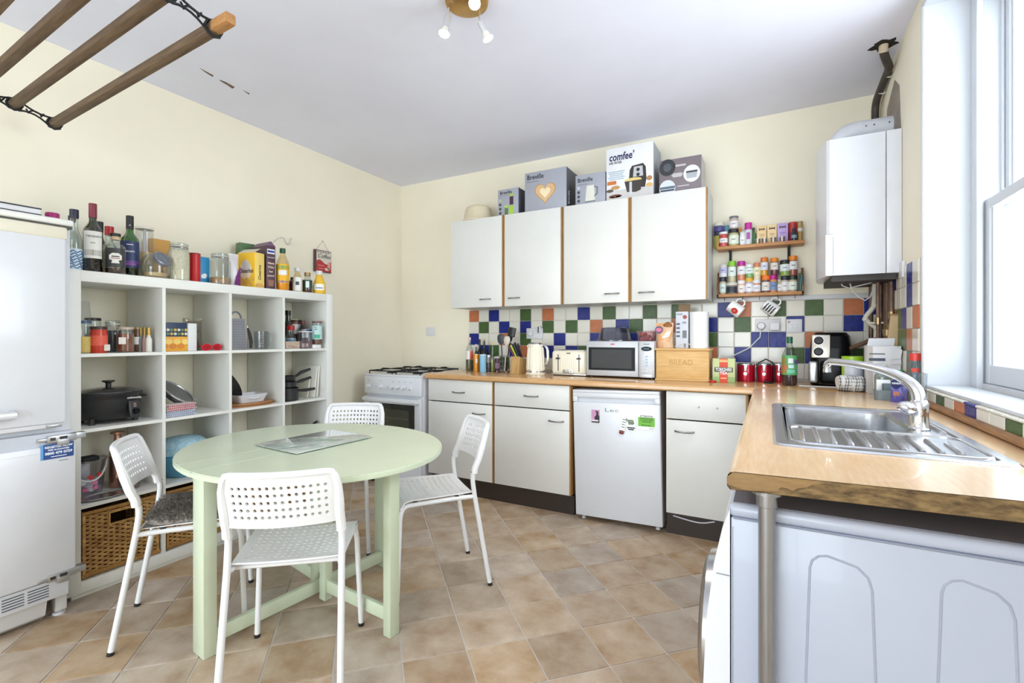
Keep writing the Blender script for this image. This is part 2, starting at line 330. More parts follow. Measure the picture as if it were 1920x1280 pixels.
# blank plate, sockets and switch on the back wall
def plate(u, v, wd, ht, label, y=YB - .0, name='wall_socket'):
    p = AY(u, v, y); t = thing(name, label, 'socket' if 'socket' in name else 'wall plate', (p.x, y, p.z)); MB().box(-wd / 2, -.011, -ht / 2, wd / 2, 0, ht / 2, .003).build('faceplate', WPLAST, t); return t
plate(808, 621, .10, .078, 'blank white wall plate on the cream wall above the cooker', name='blanking_plate')
YT = YB - .0095
s1 = plate(1003, 625, .15, .088, 'white double socket on the tiles behind the cream kettle', YT)
MB().box(-.055, -.03, -.02, -.01, -.011, .022, .006).build('plug', WPLAST, s1)
s2 = plate(1440, 610, .15, .088, 'white double socket with plugs below the hanging mugs', YT)
pl = MB().lathe([(.026, 0), (.026, .018), (.02, .03), (.001, .03)], 12, Matrix.Translation((-.04, -.011, -.003)) @ Matrix.Rotation(R(90), 4, 'X')).build('round_plug', WPLAST, s2)
MB().box(.01, -.05, -.034, .066, -.011, .02, .006).build('square_adapter', WPLAST, s2)
s3 = plate(1489, 611, .088, .088, 'white fused switch with a red lamp on a blue tile', YT, 'fused_switch')
MB().box(-.034, -.014, .022, -.024, -.011, .03).build('neon_lamp', P((150, 20, 30), .3), s3, False)
MB().box(-.018, -.015, -.014, -.004, -.011, .012, .001).box(.006, -.015, -.014, .02, -.011, .012, .001).build('rocker', P((215, 215, 220), .35), s3)
# ============================================================ large furniture
def bow_handle(parent, loc, L=.105, m=None, rot=0):
    h = L / 2; pts = [(-h, 0, 0), (-h * .93, -.014, 0), (-h * .55, -.024, -.001), (0, -.028, -.002), (h * .55, -.024, -.001), (h * .93, -.014, 0), (h, 0, 0)]
    return MB().tube(pts, [.006, .0055, .005, .0045, .005, .0055, .006], 8).build('handle', GREYM, parent, True, loc, (0, rot, 0))
YD = 2.995
def door(parent, x0, z0, x1, z1, y, name='door', handle=None, L=.105, edges='lr', t=.018, rot=0):
    """a white laminate front with oak edging, in the parent's local frame"""
    eL = .011 if 'l' in edges else 0; eR = .011 if 'r' in edges else 0
    d = MB().box(x0 + eL, y, z0, x1 - eR, y + t, z1, .0015).build(name, LAM, parent)
    if eL: MB().box(x0, y + .001, z0, x0 + eL, y + t, z1).build('edging', OAKEDGE, d, False)
    if eR: MB().box(x1 - eR, y + .001, z0, x1, y + t, z1).build('edging', OAKEDGE, d, False)
    if handle: bow_handle(d, (handle[0], y, handle[1]), L)
    return d
def base_unit(x0, x1, label, drawer_h, door_h, screws=None, zsplit=.709):
    t = thing('base_cabinet', label, 'cabinet', (x0, YD, 0)); wd = x1 - x0
    MB().box(0, .0185, .146, .016, .58, .872).box(wd - .016, .0185, .146, wd, .58, .872).box(.016, .03, .146, wd - .016, .57, .16).box(.016, .57, .146, wd - .016, .58, .872).box(.016, .0185, .85, wd - .016, .06, .872).build('carcass', OAKEDGE, t, False)
    loc = lambda uv: tuple((AY(uv[0], uv[1], YD) - Vector((x0, YD, 0)))[i] for i in (0, 2))
    d = door(t, .004, zsplit + .004, wd - .004, .877, 0, 'drawer_front', loc(drawer_h) if drawer_h else None, edges='r')
    if screws:
        for uv in screws:
            p = loc(uv); MB().lathe([(.005, 0), (.005, .004), (.001, .005)], 10, Matrix.Translation((p[0], 0, p[1])) @ Matrix.Rotation(R(90), 4, 'X')).build('screw', GREYM, d)
    door(t, .004, .142, wd - .004, zsplit - .004, 0, 'door', loc(door_h), edges='r'); return t
base_unit(-2.363, -1.763, 'white base cabinet with oak edging beside the cooker', (860, 735), (898, 775))
base_unit(-1.762, -1.162, 'white base cabinet with oak edging left of the small fridge', (996, 742), (1043, 789))
c3 = base_unit(-.553, -.10, 'white base cabinet with a handleless drawer right of the small fridge', None, (1283, 809), [(1310.5, 763), (1345, 765)])
struct_pl = thing('kickboard', 'dark brown kickboard under the base cabinets left of the fridge', 'plinth', (-1.76, 3.045, 0)); MB().box(-.60, 0, 0, .60, .018, .13).build('board', PLINTH, struct_pl, False)
struct_pl = thing('kickboard', 'dark brown kickboard under the base cabinet right of the fridge', 'plinth', (-.32, 3.045, 0)); MB().box(-.235, 0, 0, .24, .018, .125).build('board', PLINTH, struct_pl, False)
pts = [AY(u, v, 3.04) for u, v in ((1262, 966), (1290, 975), (1315, 981), (1340, 978))]
tag(MB().tube([tuple(p) for p in chaikin(pts)], .004, 6).build('white_cable', WPLAST), 'thin white cable sagging below the right cabinet door', 'cable')
# sink cabinet under the window, doors to the left
t = thing('base_cabinet', 'white sink cabinet under the window worktop beyond the washing machine', 'cabinet', (-.02, 1.80, 0))
MB().box(.02, 0, .0, .56, .016, .875).box(.02, 1.15, 0, .56, 1.166, .875).box(.02, .016, .1, .56, 1.15, .116).build('carcass', PLINTH, t, False)  # carcass coloured dark brown to give the shade in the gap under the worktop
for k in range(2): MB().box(0, .004 + k * .584, .13, .018, .58 + k * .584, .875, .0015).build('door', LAM, t)
# ------------------------------------------------------------ worktops
def wt_profile(mb, x0, x1, yf, yb, zt=.92, th=.038, r=.014):
    pr = [(yb, zt - th), (yb, zt)] + [(yf + r - r * math.cos(R(a)) * 1 + 0, zt - r + r * math.sin(R(a))) for a in (90, 60, 30, 0)] + [(yf, zt - th + .008), (yf + .006, zt - th)]
    M = Matrix(((0, 0, 1, 0), (1, 0, 0, 0), (0, 1, 0, 0), (0, 0, 0, 1))); mb.prism(pr, x0, x1, M); return mb
wtb = thing('worktop', 'beech laminate worktop along the tiled back wall', 'worktop', (-.9, 2.97, 0)); o = wt_profile(MB(), -2.378 + .9, XR + .9 - .008, 0, YB - 2.97 - .01).build('slab', WORKTOP, wtb)
wtr = thing('worktop', 'beech laminate worktop under the window with a chipped raw end', 'worktop', (0, 1.1, 0))
# right run: plan with a slightly skewed near end, left bull-nose, and the sink cut out
SX0, SX1, SY0, SY1 = .035, .468, 1.455, 2.275
n0, n1 = (-.078, 1.098), (XR - .016, 1.152)
def rel(x, y): return (x, y - 1.1)
def ynear(x): return n0[1] + (n1[1] - n0[1]) * (x - n0[0]) / (n1[0] - n0[0])
mb = MB(); zt, zb = .92, .882; xe = -.064; r = .014
xs = [xe, SX0, SX1, XR - .016]; ys = [None, SY0, SY1, 2.968]
for zz, flip in ((zt, 0), (zb, 1)):
    for i in range(3):
        for j in range(3):
            if i == 1 and j == 1: continue
            q = [(xs[i], ys[j] if j else ynear(xs[i])), (xs[i + 1], ys[j] if j else ynear(xs[i + 1])), (xs[i + 1], ys[j + 1]), (xs[i], ys[j + 1])]
            q = [(x, y - 1.1, zz) for x, y in q]; mb.add(q, [(3, 2, 1, 0) if flip else (0, 1, 2, 3)])
for a, b in (((SX0, SY0), (SX1, SY0)), ((SX1, SY0), (SX1, SY1)), ((SX1, SY1), (SX0, SY1)), ((SX0, SY1), (SX0, SY0))):
    mb.add([(a[0], a[1] - 1.1, zt), (b[0], b[1] - 1.1, zt), (b[0], b[1] - 1.1, zb), (a[0], a[1] - 1.1, zb)], [(0, 1, 2, 3)])
nose = [(xe, zt)] + [(xe - r * math.sin(R(a)), zt - r + r * math.cos(R(a))) for a in (30, 60, 90)] + [(xe - r, zb + .008), (xe - r + .006, zb), (xe, zb)]
vs_ = [(x, ynear(x) - 1.1, z) for x, z in nose] + [(x, 1.868, z) for x, z in nose]; n = len(nose)
mb.add(vs_, [(i, i + 1, n + i + 1, n + i) for i in range(n - 1)] + [tuple(range(n, 2 * n))])
mb.build('slab', WORKTOP2, wtr, ang=25)
# raw chipboard end with a strip of laminate still stuck on at the left
endM = lambda: Matrix(((n1[0] - n0[0], 0, 0, n0[0]), (n1[1] - n0[1], 0, 1, n0[1] - 1.1), (0, 1, 0, 0), (0, 0, 0, 1)))
EM = endM(); nx = [(0.014, zb + .001), (.985, zb + .001), (1, zb + .003), (1, zt - .001), (.025, zt - .001), (.006, zt - .008), (0, zb + .01)]
MB().prism(nx, -.0008, .004, EM).build('raw_chipboard_end', CHIP, wtr, False)
jag = [(.0, zb + .012), (.0, zt - .012), (.018, zt - .001), (.255, zt - .001), (.262, zt - .004), (.238, zt - .009), (.225, zt - .016), (.2, zt - .02), (.186, zt - .026), (.172, zt - .022), (.155, zt - .021), (.142, zb + .008), (.12, zb + .005), (.05, zb + .003), (.02, zb + .008)]
MB().prism(jag, -.0022, 0, EM).build('torn_laminate_edge', mat('old_laminate_edge', (152, 120, 74), .45, rgb2=(130, 98, 58), scale=20, stretch=(1, 1, 6)), wtr, False)
MB().lathe([(.028, .004), (.028, .002), (.0195, .002)][:2] + [(.0195, .006), (.0165, .006), (.0165, .846), (.0205, .848), (.0205, .872), (.03, .874), (.03, .8815)], 20).build('worktop_leg', mat('brushed_leg', (150, 150, 153), .26, .8, var=.1, scale=20, stretch=(20, 20, .4)), wtr, True, (-.004, .037, 0))
# ------------------------------------------------------------ sink and tap
t = thing('inset_sink', 'stainless steel inset sink with a ribbed drainer under the window', 'sink', (.0, 1.42, .92))
sx0, sx1, sy0, sy1 = .010, .490, .0, .885
def rr(x0, y0, x1, y1, r, n=5):
    o = []
    for cx, cy, a in ((x1 - r, y0 + r, -90), (x1 - r, y1 - r, 0), (x0 + r, y1 - r, 90), (x0 + r, y0 + r, 180)): o += [(cx + r * math.cos(R(a + 90 * i / n)), cy + r * math.sin(R(a + 90 * i / n))) for i in range(n + 1)]
    return o
def ring(mb, a, za, b, zb_):
    n = len(a); mb.add([(x, y, za) for x, y in a] + [(x, y, zb_) for x, y in b], [(i, (i + 1) % n, n + (i + 1) % n, n + i) for i in range(n)])
mb = MB(); out = rr(sx0, sy0, sx1, sy1, .03); ou2 = rr(sx0 + .006, sy0 + .006, sx1 - .006, sy1 - .006, .026); inn = rr(sx0 + .03, sy0 + .03, sx1 - .03, sy1 - .03, .02); in2 = rr(sx0 + .036, sy0 + .036, sx1 - .036, sy1 - .036, .02)
ring(mb, out, .0005, ou2, .005); ring(mb, ou2, .005, inn, .005); ring(mb, inn, .005, in2, .001)
# deck: strips around the bowl
bx0, bx1, by0, by1 = .055, .375, .385, .815
dk = rr(bx0 - .012, by0 - .012, bx1 + .012, by1 + .012, .06); bw = rr(bx0, by0, bx1, by1, .055)
bm = bmesh.new()
ov = [bm.verts.new((x, y, .001)) for x, y in in2]; iv = [bm.verts.new((x, y, .001)) for x, y in dk]
es = [bm.edges.new((ov[i], ov[(i + 1) % len(ov)])) for i in range(len(ov))] + [bm.edges.new((iv[i], iv[(i + 1) % len(iv)])) for i in range(len(iv))]
bmesh.ops.triangle_fill(bm, edges=es, use_beauty=True); mb.bm(bm)
mb.build('rim', STEEL, t)
mb = MB(); ring(mb, dk, .001, bw, -.008); b3 = rr(bx0 + .02, by0 + .02, bx1 - .02, by1 - .02, .05); b2 = rr(bx0 + .006, by0 + .006, bx1 - .006, by1 - .006, .055)
ring(mb, bw, -.008, b2, -.125); ring(mb, b2, -.125, b3, -.145); mb.add([(x, y, -.145) for x, y in b3], [tuple(range(len(b3)))])
mb.build('bowl', STEEL, t)
MB().lathe([(.038, .003), (.03, .004), (.03, -.0), (.001, -.002)], 16).build('waste', CHROME, t, True, (.2, .6, -.1445))
for k in range(10):
    x = .085 + k * .036; y1 = .30 - (.0 if k < 7 else (k - 6) * .025)
    MB().tube([(x - .006, .075, .001), (x - .005, .085, .0042), (x + .0, y1 - .012, .0042), (x + .001, y1, .001)], .0062, 8, flat=(0, 0, 1)).build('drainer_rib', STEEL, t)
ov = MB().tube([(x, y, .0015) for x, y in rr(.055, .055, .46, .33, .04)], .004, 6, closed=True).build('drainer_bead', STEEL, t)
MB().tube([(.445, .39, .002), (.445, .80, .002)], .008, 8).build('deck_rib', STEEL, t)
for k in range(6): MB().lathe([(.0045, 0), (.001, .0006)], 8, Matrix.Translation((.17 + k * .017, .363, .0012))).build('overflow_hole', BLACK, t)
tp = thing('kitchen_tap', 'chrome mixer tap with a long curved spout over the sink', 'tap', (.402, 1.865, .9215))
MB().lathe([(.027, 0), (.027, .004), (.024, .008), (.0225, .05), (.024, .06), (.0235, .082), (.018, .09), (.001, .09)], 20).build('body', CHROME, tp)
pe = Vector((.195, 2.06, 1.10)) - tp.location; pts = []
for i in range(15):
    s = i / 14; h = math.sin(s * math.pi / 2); pts.append((pe.x * (1 - math.cos(s * math.pi / 2)) * 1.0, pe.y * (1 - math.cos(s * math.pi / 2)), .083 + (pe.z + .014 - .083) * math.sin(s * math.pi / 2) ** .75))
pts += [(pe.x * 1.035, pe.y * 1.035, pe.z + .006), (pe.x * 1.045, pe.y * 1.045, pe.z - .008)]
MB().tube(pts, [.0185 - .006 * min(1, i / 12) for i in range(len(pts))], 14).build('spout', CHROME, tp)
MB().lathe([(.013, 0), (.013, .012), (.0105, .014), (.0105, .02)], 12).build('aerator', CHROME, tp, True, (pe.x * 1.045, pe.y * 1.045, pe.z - .025))
MB().ball((0, 0, 0), .027, .022, .02, 16).build('lever_knob', CHROME, tp, True, (-.034, -.022, .066), (0, R(18), R(25)))
MB().tube([(-.012, -.006, .062), (-.03, -.018, .066)], .009, 10).build('valve_neck', CHROME, tp)
# ------------------------------------------------------------ cooker
ck = thing('gas_cooker', 'white freestanding gas cooker with dark oven glass at the worktop end', 'cooker', (-2.70, 2.95, 0))
MB().box(-.30, .03, .02, .30, .60, .885, .006).build('body', WHITE, ck)
MB().box(-.30, -.002, .735, .30, .04, .885, .008).build('control_panel', WHITE, ck)
for u in (692, 715.5, 736, 745.6, 756.8, 768.8):
    p = AY(u, 720.5, 2.948) - ck.location
    k = MB().lathe([(.019, 0), (.019, .006), (.015, .009), (.013, .03), (.001, .031)], 14, Matrix.Rotation(R(90), 4, 'X')).box(-.004, -.034, -.015, .004, -.008, .015, .002).build('knob', WPLAST, ck, True, (p.x, -.002, .80))
for u in (705, 727.5):
    p = AY(u, 720, 2.948) - ck.location; MB().lathe([(.006, 0), (.006, .006), (.001, .007)], 10, Matrix.Rotation(R(90), 4, 'X')).build('button', WPLAST, ck, True, (p.x, -.002, .80))
for u in (692, 714, 737, 748, 759, 771):
    p = AY(u, 712, 2.948) - ck.location; print_((.012, .004), P((120, 120, 125)), ck, (p.x, -.0025, .845))
dr = MB().box(-.298, -.005, .235, -.24, .03, .715, .004).box(.24, -.005, .235, .298, .03, .715, .004).box(-.24, -.005, .235, .24, .03, .285).box(-.24, -.005, .665, .24, .03, .715).build('oven_door', WHITE, ck)
MB().box(-.24, -.003, .285, .24, .012, .665).build('window_surround', DARKGL, dr, False)
MB().box(-.185, -.0045, .335, .185, -.002, .62).build('window', mat('oven_window', (62, 62, 52), .05, var=.15, coat=.5), dr, False)
for z in (.40, .47, .55): MB().tube([(-.18, -.0052, z), (.18, -.0052, z)], .0015, 6).build('oven_shelf', P((110, 108, 92), .4), dr)
MB().box(-.29, -.042, .678, .29, -.022, .712, .009).box(-.285, -.024, .682, -.25, -.003, .708).box(.25, -.024, .682, .285, -.003, .708).build('handle', WHITE, dr)
MB().box(-.297, -.002, .05, .297, .03, .225, .004).build('storage_drawer', WHITE, ck)
MB().box(-.28, .03, 0, .28, .56, .03).build('plinth', BLACK, ck, False)
MB().box(-.302, -.002, .883, .302, .60, .90, .006).build('hob_plate', WHITE, ck)
for bx, by in ((-.14, .16), (.14, .16), (-.14, .44), (.14, .44)):
    MB().lathe([(.045, 0), (.043, .008), (.03, .01), (.03, .018), (.001, .019)], 16).build('burner', IRON, ck, True, (bx, by, .899))
for bx in (-.145, .145):
    mb = MB(); mb.tube([(-.125, .03, 0), (.125, .03, 0), (.125, .55, 0), (-.125, .55, 0)], .005, 6, closed=True)
    for cy in (.16, .44):
        for a in range(4):
            ca, sa = math.cos(R(90 * a)), math.sin(R(90 * a)); L1 = .125 if a % 2 == 0 else .13
            mb.tube([(ca * L1, cy + sa * L1, .0), (ca * .1, cy + sa * .1, .012), (ca * .03, cy + sa * .03, .012)], .005, 6)
    mb.tube([(-.125, .30, 0), (.125, .30, 0)], .005, 6)
    for fx in (-.125, .125):
        for fy in (.03, .55): mb.tube([(fx, fy, 0), (fx, fy, -.024)], .005, 6)
    mb.build('pan_support', IRON, ck, True, (bx, 0, .925))
# ------------------------------------------------------------ small under-counter fridge (leans a little)
fr = thing('undercounter_fridge', 'small white undercounter fridge with stickers between the base cabinets', 'fridge', (-1.128, 2.985, .012)); fr.rotation_euler = (0, R(-1.5), 0)
FWD = .562
MB().box(.006, .06, .012, FWD - .006, .52, .825, .006).build('cabinet', WHITE, fr)
dd = MB().box(0, 0, .018, FWD, .056, .765, .009).build('door', WHITE, fr)
MB().box(0, .0, .765, .03, .056, .80, .004).box(FWD - .03, 0, .765, FWD, .056, .80, .004).box(.02, .028, .765, FWD - .02, .056, .80).box(0, 0, .795, FWD, .056, .826, .005).build('handle_recess', WHITE, dd)
MB().box(0, -.002, .824, FWD, .50, .846, .007).build('top', WHITE, fr)
for x in (.04, FWD - .04): MB().lathe([(.014, -.012), (.014, .0), (.008, .002), (.008, .02)], 10).build('foot', WPLAST, fr, True, (x, .05, 0))
def onf(u, v): p = AY(u, v, 2.985) - Vector((-1.128, 2.985, .012)); return (p.x + p.z * .026, -.0012, p.z)
GT = P((120, 124, 132), .3, .6)
text('Lec', .036, GT, dd, onf(1147, 771), sx=1.9, name='badge', bold=-.01)
fm = Vector((-1.128, 2.985, .012))
def magnet(u, v, wd, ht, label, m, name='fridge_magnet', cat='magnet'):
    p = AY(u, v, 2.981); t = thing(name, label, cat, (p.x, 2.9828 - 0.0, p.z)); MB().box(-wd / 2, -.002, -ht / 2, wd / 2, .0, ht / 2).build('sheet', m, t, False); return t
m1 = magnet(1116.5, 780, .053, .083, 'pink and black portrait card stuck on the small fridge', P((205, 150, 190)))
print_([(-.005, -.025), (.0265, -.025), (.0265, .0), (.019, .012), (.02, .028), (.012, .036), (.0, .034), (-.002, .026), (.007, .026), (.004, .006), (-.006, -.004)], P((40, 36, 44)), m1, (0, -.002, 0), t=.0004)
print_((.052, .013), P((30, 30, 34)), m1, (0, -.002, -.034), t=.0004); print_((.044, .009), P((235, 232, 235)), m1, (-.003, -.0022, -.028), t=.0005)
m2 = magnet(1183, 794, .062, .092, 'white card with a green and grey picture on the small fridge', P((246, 247, 248)), 'picture_card', 'card')
for k, (a, b, c) in enumerate(((-.014, .02, (90, 120, 80)), (-.004, .012, (120, 140, 110)), (.004, .004, (70, 90, 70)), (.0, -.004, (150, 165, 140)))): print_((.045 - k * .004, .007), P(c), m2, (a * .5, -.0021, b), t=.0004)
for k in range(2): print_((.05 - k * .014, .008), P((60, 64, 70)), m2, (0, -.0021, -.026 - k * .011), t=.0004)
m3 = magnet(1168.5, 795, .034, .085, 'small white lettered magnet clip with a dark red end on the fridge', P((246, 246, 246)), 'clip_magnet'); m3.rotation_euler = (0, R(10), 0)
MB().box(-.014, -.016, -.062, .014, -.001, -.04, .004).build('red_end', P((120, 40, 44), .35), m3)
for k in range(4): print_((.02, .004), P((70, 70, 74)), m3, (.002 * (k % 2), -.0021, .03 - k * .016), t=.0004)
m4 = magnet(1212, 792, .103, .094, 'white and green ATTENTION sticker on the small fridge', P((248, 248, 248)), 'attention_sticker', 'sticker')
print_((.101, .056), P((118, 190, 62)), m4, (0, -.002, .003), t=.0004)
text('ATTENTION', .015, P((40, 44, 60)), m4, (0, -.0022, .0375), bold=.02, sx=.95)
for k, s in enumerate(('CALL NOW AND', 'ACTIVATE YOUR', 'GUARANTEE', '', '0800 597 8671')):
    if s: text(s, .0098, P((30, 62, 40)), m4, (0, -.0026, .025 - k * .0107), bold=.02)
print_((.03, .004), P((170, 176, 180)), m4, (.03, -.0021, -.036), t=.0004)
# ------------------------------------------------------------ washing machine
wm = thing('washing_machine', 'white washing machine under the raw end of the window worktop', 'washing machine', (-.075, 1.17, 0))
WMH = .80; L = .56
MB().box(0, 0, .012, L, .595, WMH, .004).build('body', mat('washer_enamel', (176, 182, 200), .3, var=.012, coat=.15), wm)
mb = MB(); pr = [(-.003, .012), (-.03, .02), (-.052, .12), (-.06, .35), (-.052, .55), (-.035, .69), (-.018, .77), (-.002, WMH + .018), (-.002, .012)]
mb.prism([(x, z) for x, z in pr], 0, .595, Matrix(((1, 0, 0, 0), (0, 0, 1, .0), (0, 1, 0, 0), (0, 0, 0, 1)))); mb.build('front_panel', WHITE, wm, ang=50)
MB().box(-.03, -.003, .668, -.003, .598, .6695).build('panel_seam', P((150, 152, 160)), wm, False)
MB().lathe([(.19, 0), (.185, .02), (.16, .032), (.14, .03), (.12, .012), (.001, .010)], 32, Matrix.Rotation(R(-90), 4, 'Y')).build('porthole_door', mat('porthole_chrome', (190, 192, 196), .2, 1), wm, True, (-.055, .3, .40))
MB().box(-.006, .0, WMH, L + .005, .60, WMH + .03, .012).build('top_panel', _m['washer_enamel'], wm); MB().box(.004, .014, WMH + .029, L, .595, WMH + .0315).build('shaded_top', P((112, 112, 124), .6), wm, False)  # top surface greyed, shade under the worktop put into its colour
for fx in (.05, L - .05): 
    for fy in (.06, .54): MB().lathe([(.02, 0), (.02, .008), (.008, .009), (.008, .016)], 10).build('foot', BLACK, wm, True, (fx, fy, 0))
for k, (a, b) in enumerate(((.150, .255), (.36, .46))):
    zt = .752; c = .03; pts = [(a - .02, .06), (a, zt - c)] + [(a + c - c * math.cos(R(x)), zt - c + c * math.sin(R(x))) for x in (30, 60, 90)] + [(b - c * 1.6 + c * 1.6 * math.sin(R(x)), zt - c * 1.6 + c * 1.6 * math.cos(R(x)) - .006) for x in (0, 30, 60, 90)] + [(b + .02, .06)]
    MB().tube([(x, .0022, z) for x, z in pts], .0036, 8).build('pressed_rib', P((158, 163, 182), .4), wm)  # ribs tinted darker than the body, their soft shading is in the colour
MB().box(.005, -.0008, .797, L, .001, .7985).box(.003, -.0008, .02, .0045, .001, WMH - .02).build('case_joint', P((140, 144, 156)), wm, False)
# ------------------------------------------------------------ wall cabinets
YW = 3.28
for k, (lab) in enumerate(('white double wall cabinet above the toaster, left one of the pair', 'white double wall cabinet above the bread bin, right one of the pair')):
    xa = -2.345 + k * 1.001; t = thing('wall_cabinet', lab, 'cabinet', (xa, YW, 1.447))
    MB().box(0, .0185, 0, .016, .318, .72).box(.984, .0185, 0, 1.0, .318, .72).box(.016, .0185, 0, .984, .318, .016).box(.016, .0185, .704, .984, .318, .72).box(.016, .31, .016, .984, .318, .704).build('carcass', mat('cabinet_side_laminate', (206, 208, 208), .4, var=.02), t, False)
    hs_ = [((910, 561), (964, 558.5)), ((1147.5, 550.5), (1212, 548))][k]
    for j in range(2):
        p = AY(*hs_[j], YW) - t.location
        door(t, j * .5 + .002, 0, j * .5 + .498, .72, 0, 'door', (p.x, p.z), .095 if k == 0 else .1, 'r' if k == 0 and j == 0 else 'lr')
# ============================================================ boiler and pipes
def AD(u, v, d): return CAM + ray(u, v) * d
bo = thing('gas_boiler', 'white wall-hung gas boiler with a white flue in the corner above the sink', 'boiler', (XR - .001, 3.21, 1.524))
BW = .45 / 2; zt = .713
MB().box(-.062, -BW + .004, .0, 0, BW - .004, zt, .004).build('back_frame', WHITE, bo)
pl = [(-.066, BW), (-.066, -BW), (-.30, -BW)] + [(-.313 - .03 * math.sin(math.pi * i / 10), -BW + .012 + (2 * BW - .024) * i / 10) for i in range(11)] + [(-.30, BW)]
MB().prism(pl, 0, zt - .004).build('front_case', WHITE, bo, ang=30)
MB().box(-.318, -BW - .0012, .0, -.285, -BW + .01, .215).build('control_flap', WHITE, bo, False)
MB().box(-.2855, -BW - .0016, .0, -.284, -BW, .2).box(-.312, -BW - .0016, .215, -.285, -BW, .2165).build('flap_joint', P((120, 122, 126)), bo, False)
MB().box(-.29, -BW + .02, -.03, -.02, BW - .02, .002).build('underside_tray', P((58, 54, 52), .6), bo, False)
fp = [(-.235, 0, zt - .002), (-.235, 0, zt + .03)] + [(-.235 + .065 - .065 * math.cos(R(a)), 0, zt + .03 + .065 * math.sin(R(a))) for a in (20, 45, 70, 90)] + [(0, 0, zt + .095)]
MB().tube(fp, .052, 20).build('flue', mat('flue_paint', (214, 215, 222), .4, var=.05), bo)
MB().tube([(-.15, 0, zt + .095), (-.135, 0, zt + .095)], .0545, 20).build('flue_collar', _m['flue_paint'], bo)
for a in (-.12, -.085, -.02): MB().ball((a, -.052, zt + .10), .004).build('rivet', P((70, 70, 74)), bo)
MB().box(-.012, -BW - .06, -.03, 0, -BW + .02, .05, .003).build('wiring_box', WPLAST, bo)
COP = mat('tarnished_copper', (128, 100, 82), .5, .35, rgb2=(86, 66, 56), scale=12)
DPIPE = mat('lagged_dark_pipe', (74, 64, 56), .55, rgb2=(48, 42, 40), scale=14)
pr = thing('copper_pipe_run', 'brown copper pipes dropping from the boiler to the worktop corner', 'pipes', (.45, 3.32, .92))
for k, (u, y, r) in enumerate(((1633, 3.38, .011), (1650, 3.26, .014), (1657, 3.34, .014), (1664, 3.18, .018), (1677, 3.17, .014), (1646, 3.12, .008), (1671, 3.11, .011))):
    x = min(AY(u, 600, y).x, .562)
    mb = MB().tube([(x - .45, y - 3.32, .002), (x - .45, y - 3.32, .571)], r, 10)
    pp = mb.build('pipe', COP, pr)
    MB().tube([(x - .45, y - 3.32, .2 + .03 * k), (x - .45, y - 3.32, .235 + .03 * k)], r + .004, 10).build('coupling', mat('brass_fitting', (150, 128, 96), .35, .8), pp)
MB().tube([(.03, -.13, .36), (.11, -.14, .36)], .007, 8).build('cross_pipe', P((190, 176, 158), .4, .4), pr)
MB().tube([(-.04, .0, .22), (.05, -.08, .27), (.11, -.14, .275)], .012, 10).build('cross_pipe', COP, pr)
pts = [AY(u, v, y) for u, v, y in ((1672, 505, 3.22), (1672, 540, 3.22), (1681, 570, 3.22), (1682, 610, 3.22))]
MB().tube([tuple(p - pr.location) for p in pts], .007, 8).build('bent_pipe', mat('clean_copper', (160, 116, 92), .35, .7), pr)
wp = [AY(u, v, 3.24) for u, v in ((1640, 523), (1640, 572), (1633, 582), (1624, 592), (1623, 598), (1632, 607), (1643, 614), (1645, 622), (1645, 650))]
WASTE = mat('off_white_waste_pipe', (206, 202, 192), .45, var=.06)
t = thing('waste_pipe', 'off-white kinked plastic waste pipe below the boiler', 'pipe', (wp[-1].x, 3.24, .92)); wp[-1].z = .921
MB().tube([tuple(p - t.location) for p in chaikin(wp, 1)], .0125, 12).build('pipe', WASTE, t)
for i in (1, 4, 6): MB().ball(tuple(wp[i] - t.location), .0165).build('joint', WASTE, t)
MB().tube([tuple(wp[7] - t.location), tuple(wp[7] - t.location - Vector((0, 0, .035)))], .017, 12).build('union_nut', WASTE, t)
for k, pts in enumerate((((1572, 523), (1580, 536), (1592, 540), (1612, 535), (1634, 530)), ((1592, 526), (1598, 545), (1612, 558), (1622, 563), (1632, 556), (1638, 540)))):
    tag(MB().tube([tuple(AY(u, v, 3.15)) for u, v in pts], .0035, 6).build('boiler_cable', P((205, 204, 206))), ('short pale cable looped tight under the boiler', 'long pale cable hanging in a loop under the boiler')[k], 'cable')
up = thing('rising_pipe', 'dark pipes rising from behind the boiler flue to the ceiling hole', 'pipes', tuple(AY(1641, 222, 3.47)))
path = [AY(u, v, y) for u, v, y in ((1641, 232, 3.47), (1641, 194, 3.45), (1650, 170, 3.36), (1663, 138, 3.22), (1668, 126, 3.14), (1661, 112, 3.07), (1656, 95, 3.03))]; top = Vector((hole.x, hole.y, ZC + .01)); path.append(top)
MB().tube([tuple(p - up.location) for p in chaikin(path)], .019, 12).build('pipe', DPIPE, up)
p2 = [p + Vector((.036, .0, -.005)) for p in path[:4]] + [path[4] + Vector((.022, .01, 0))]
MB().tube([tuple(p - up.location) for p in chaikin(p2)], .014, 10).build('pipe', mat('painted_pipe', (176, 160, 136), .5, var=.1), up)
MB().tube([tuple(path[-2] - up.location + Vector((0, 0, -.01))), tuple(top - up.location)], .0205, 12).build('bare_end', P((206, 190, 166), .6), up)
for i in (2, 3):
    c = path[i] - up.location; d = (path[i] - path[i - 1]).normalized(); q = d.orthogonal(); MB().tube([tuple(c + (Matrix.Rotation(a, 3, d) @ q).normalized() * .024 + Vector((.01, 0, 0))) for a in [j * .785 for j in range(8)]], .004, 6, closed=True).build('pipe_clip', WASTE, up)
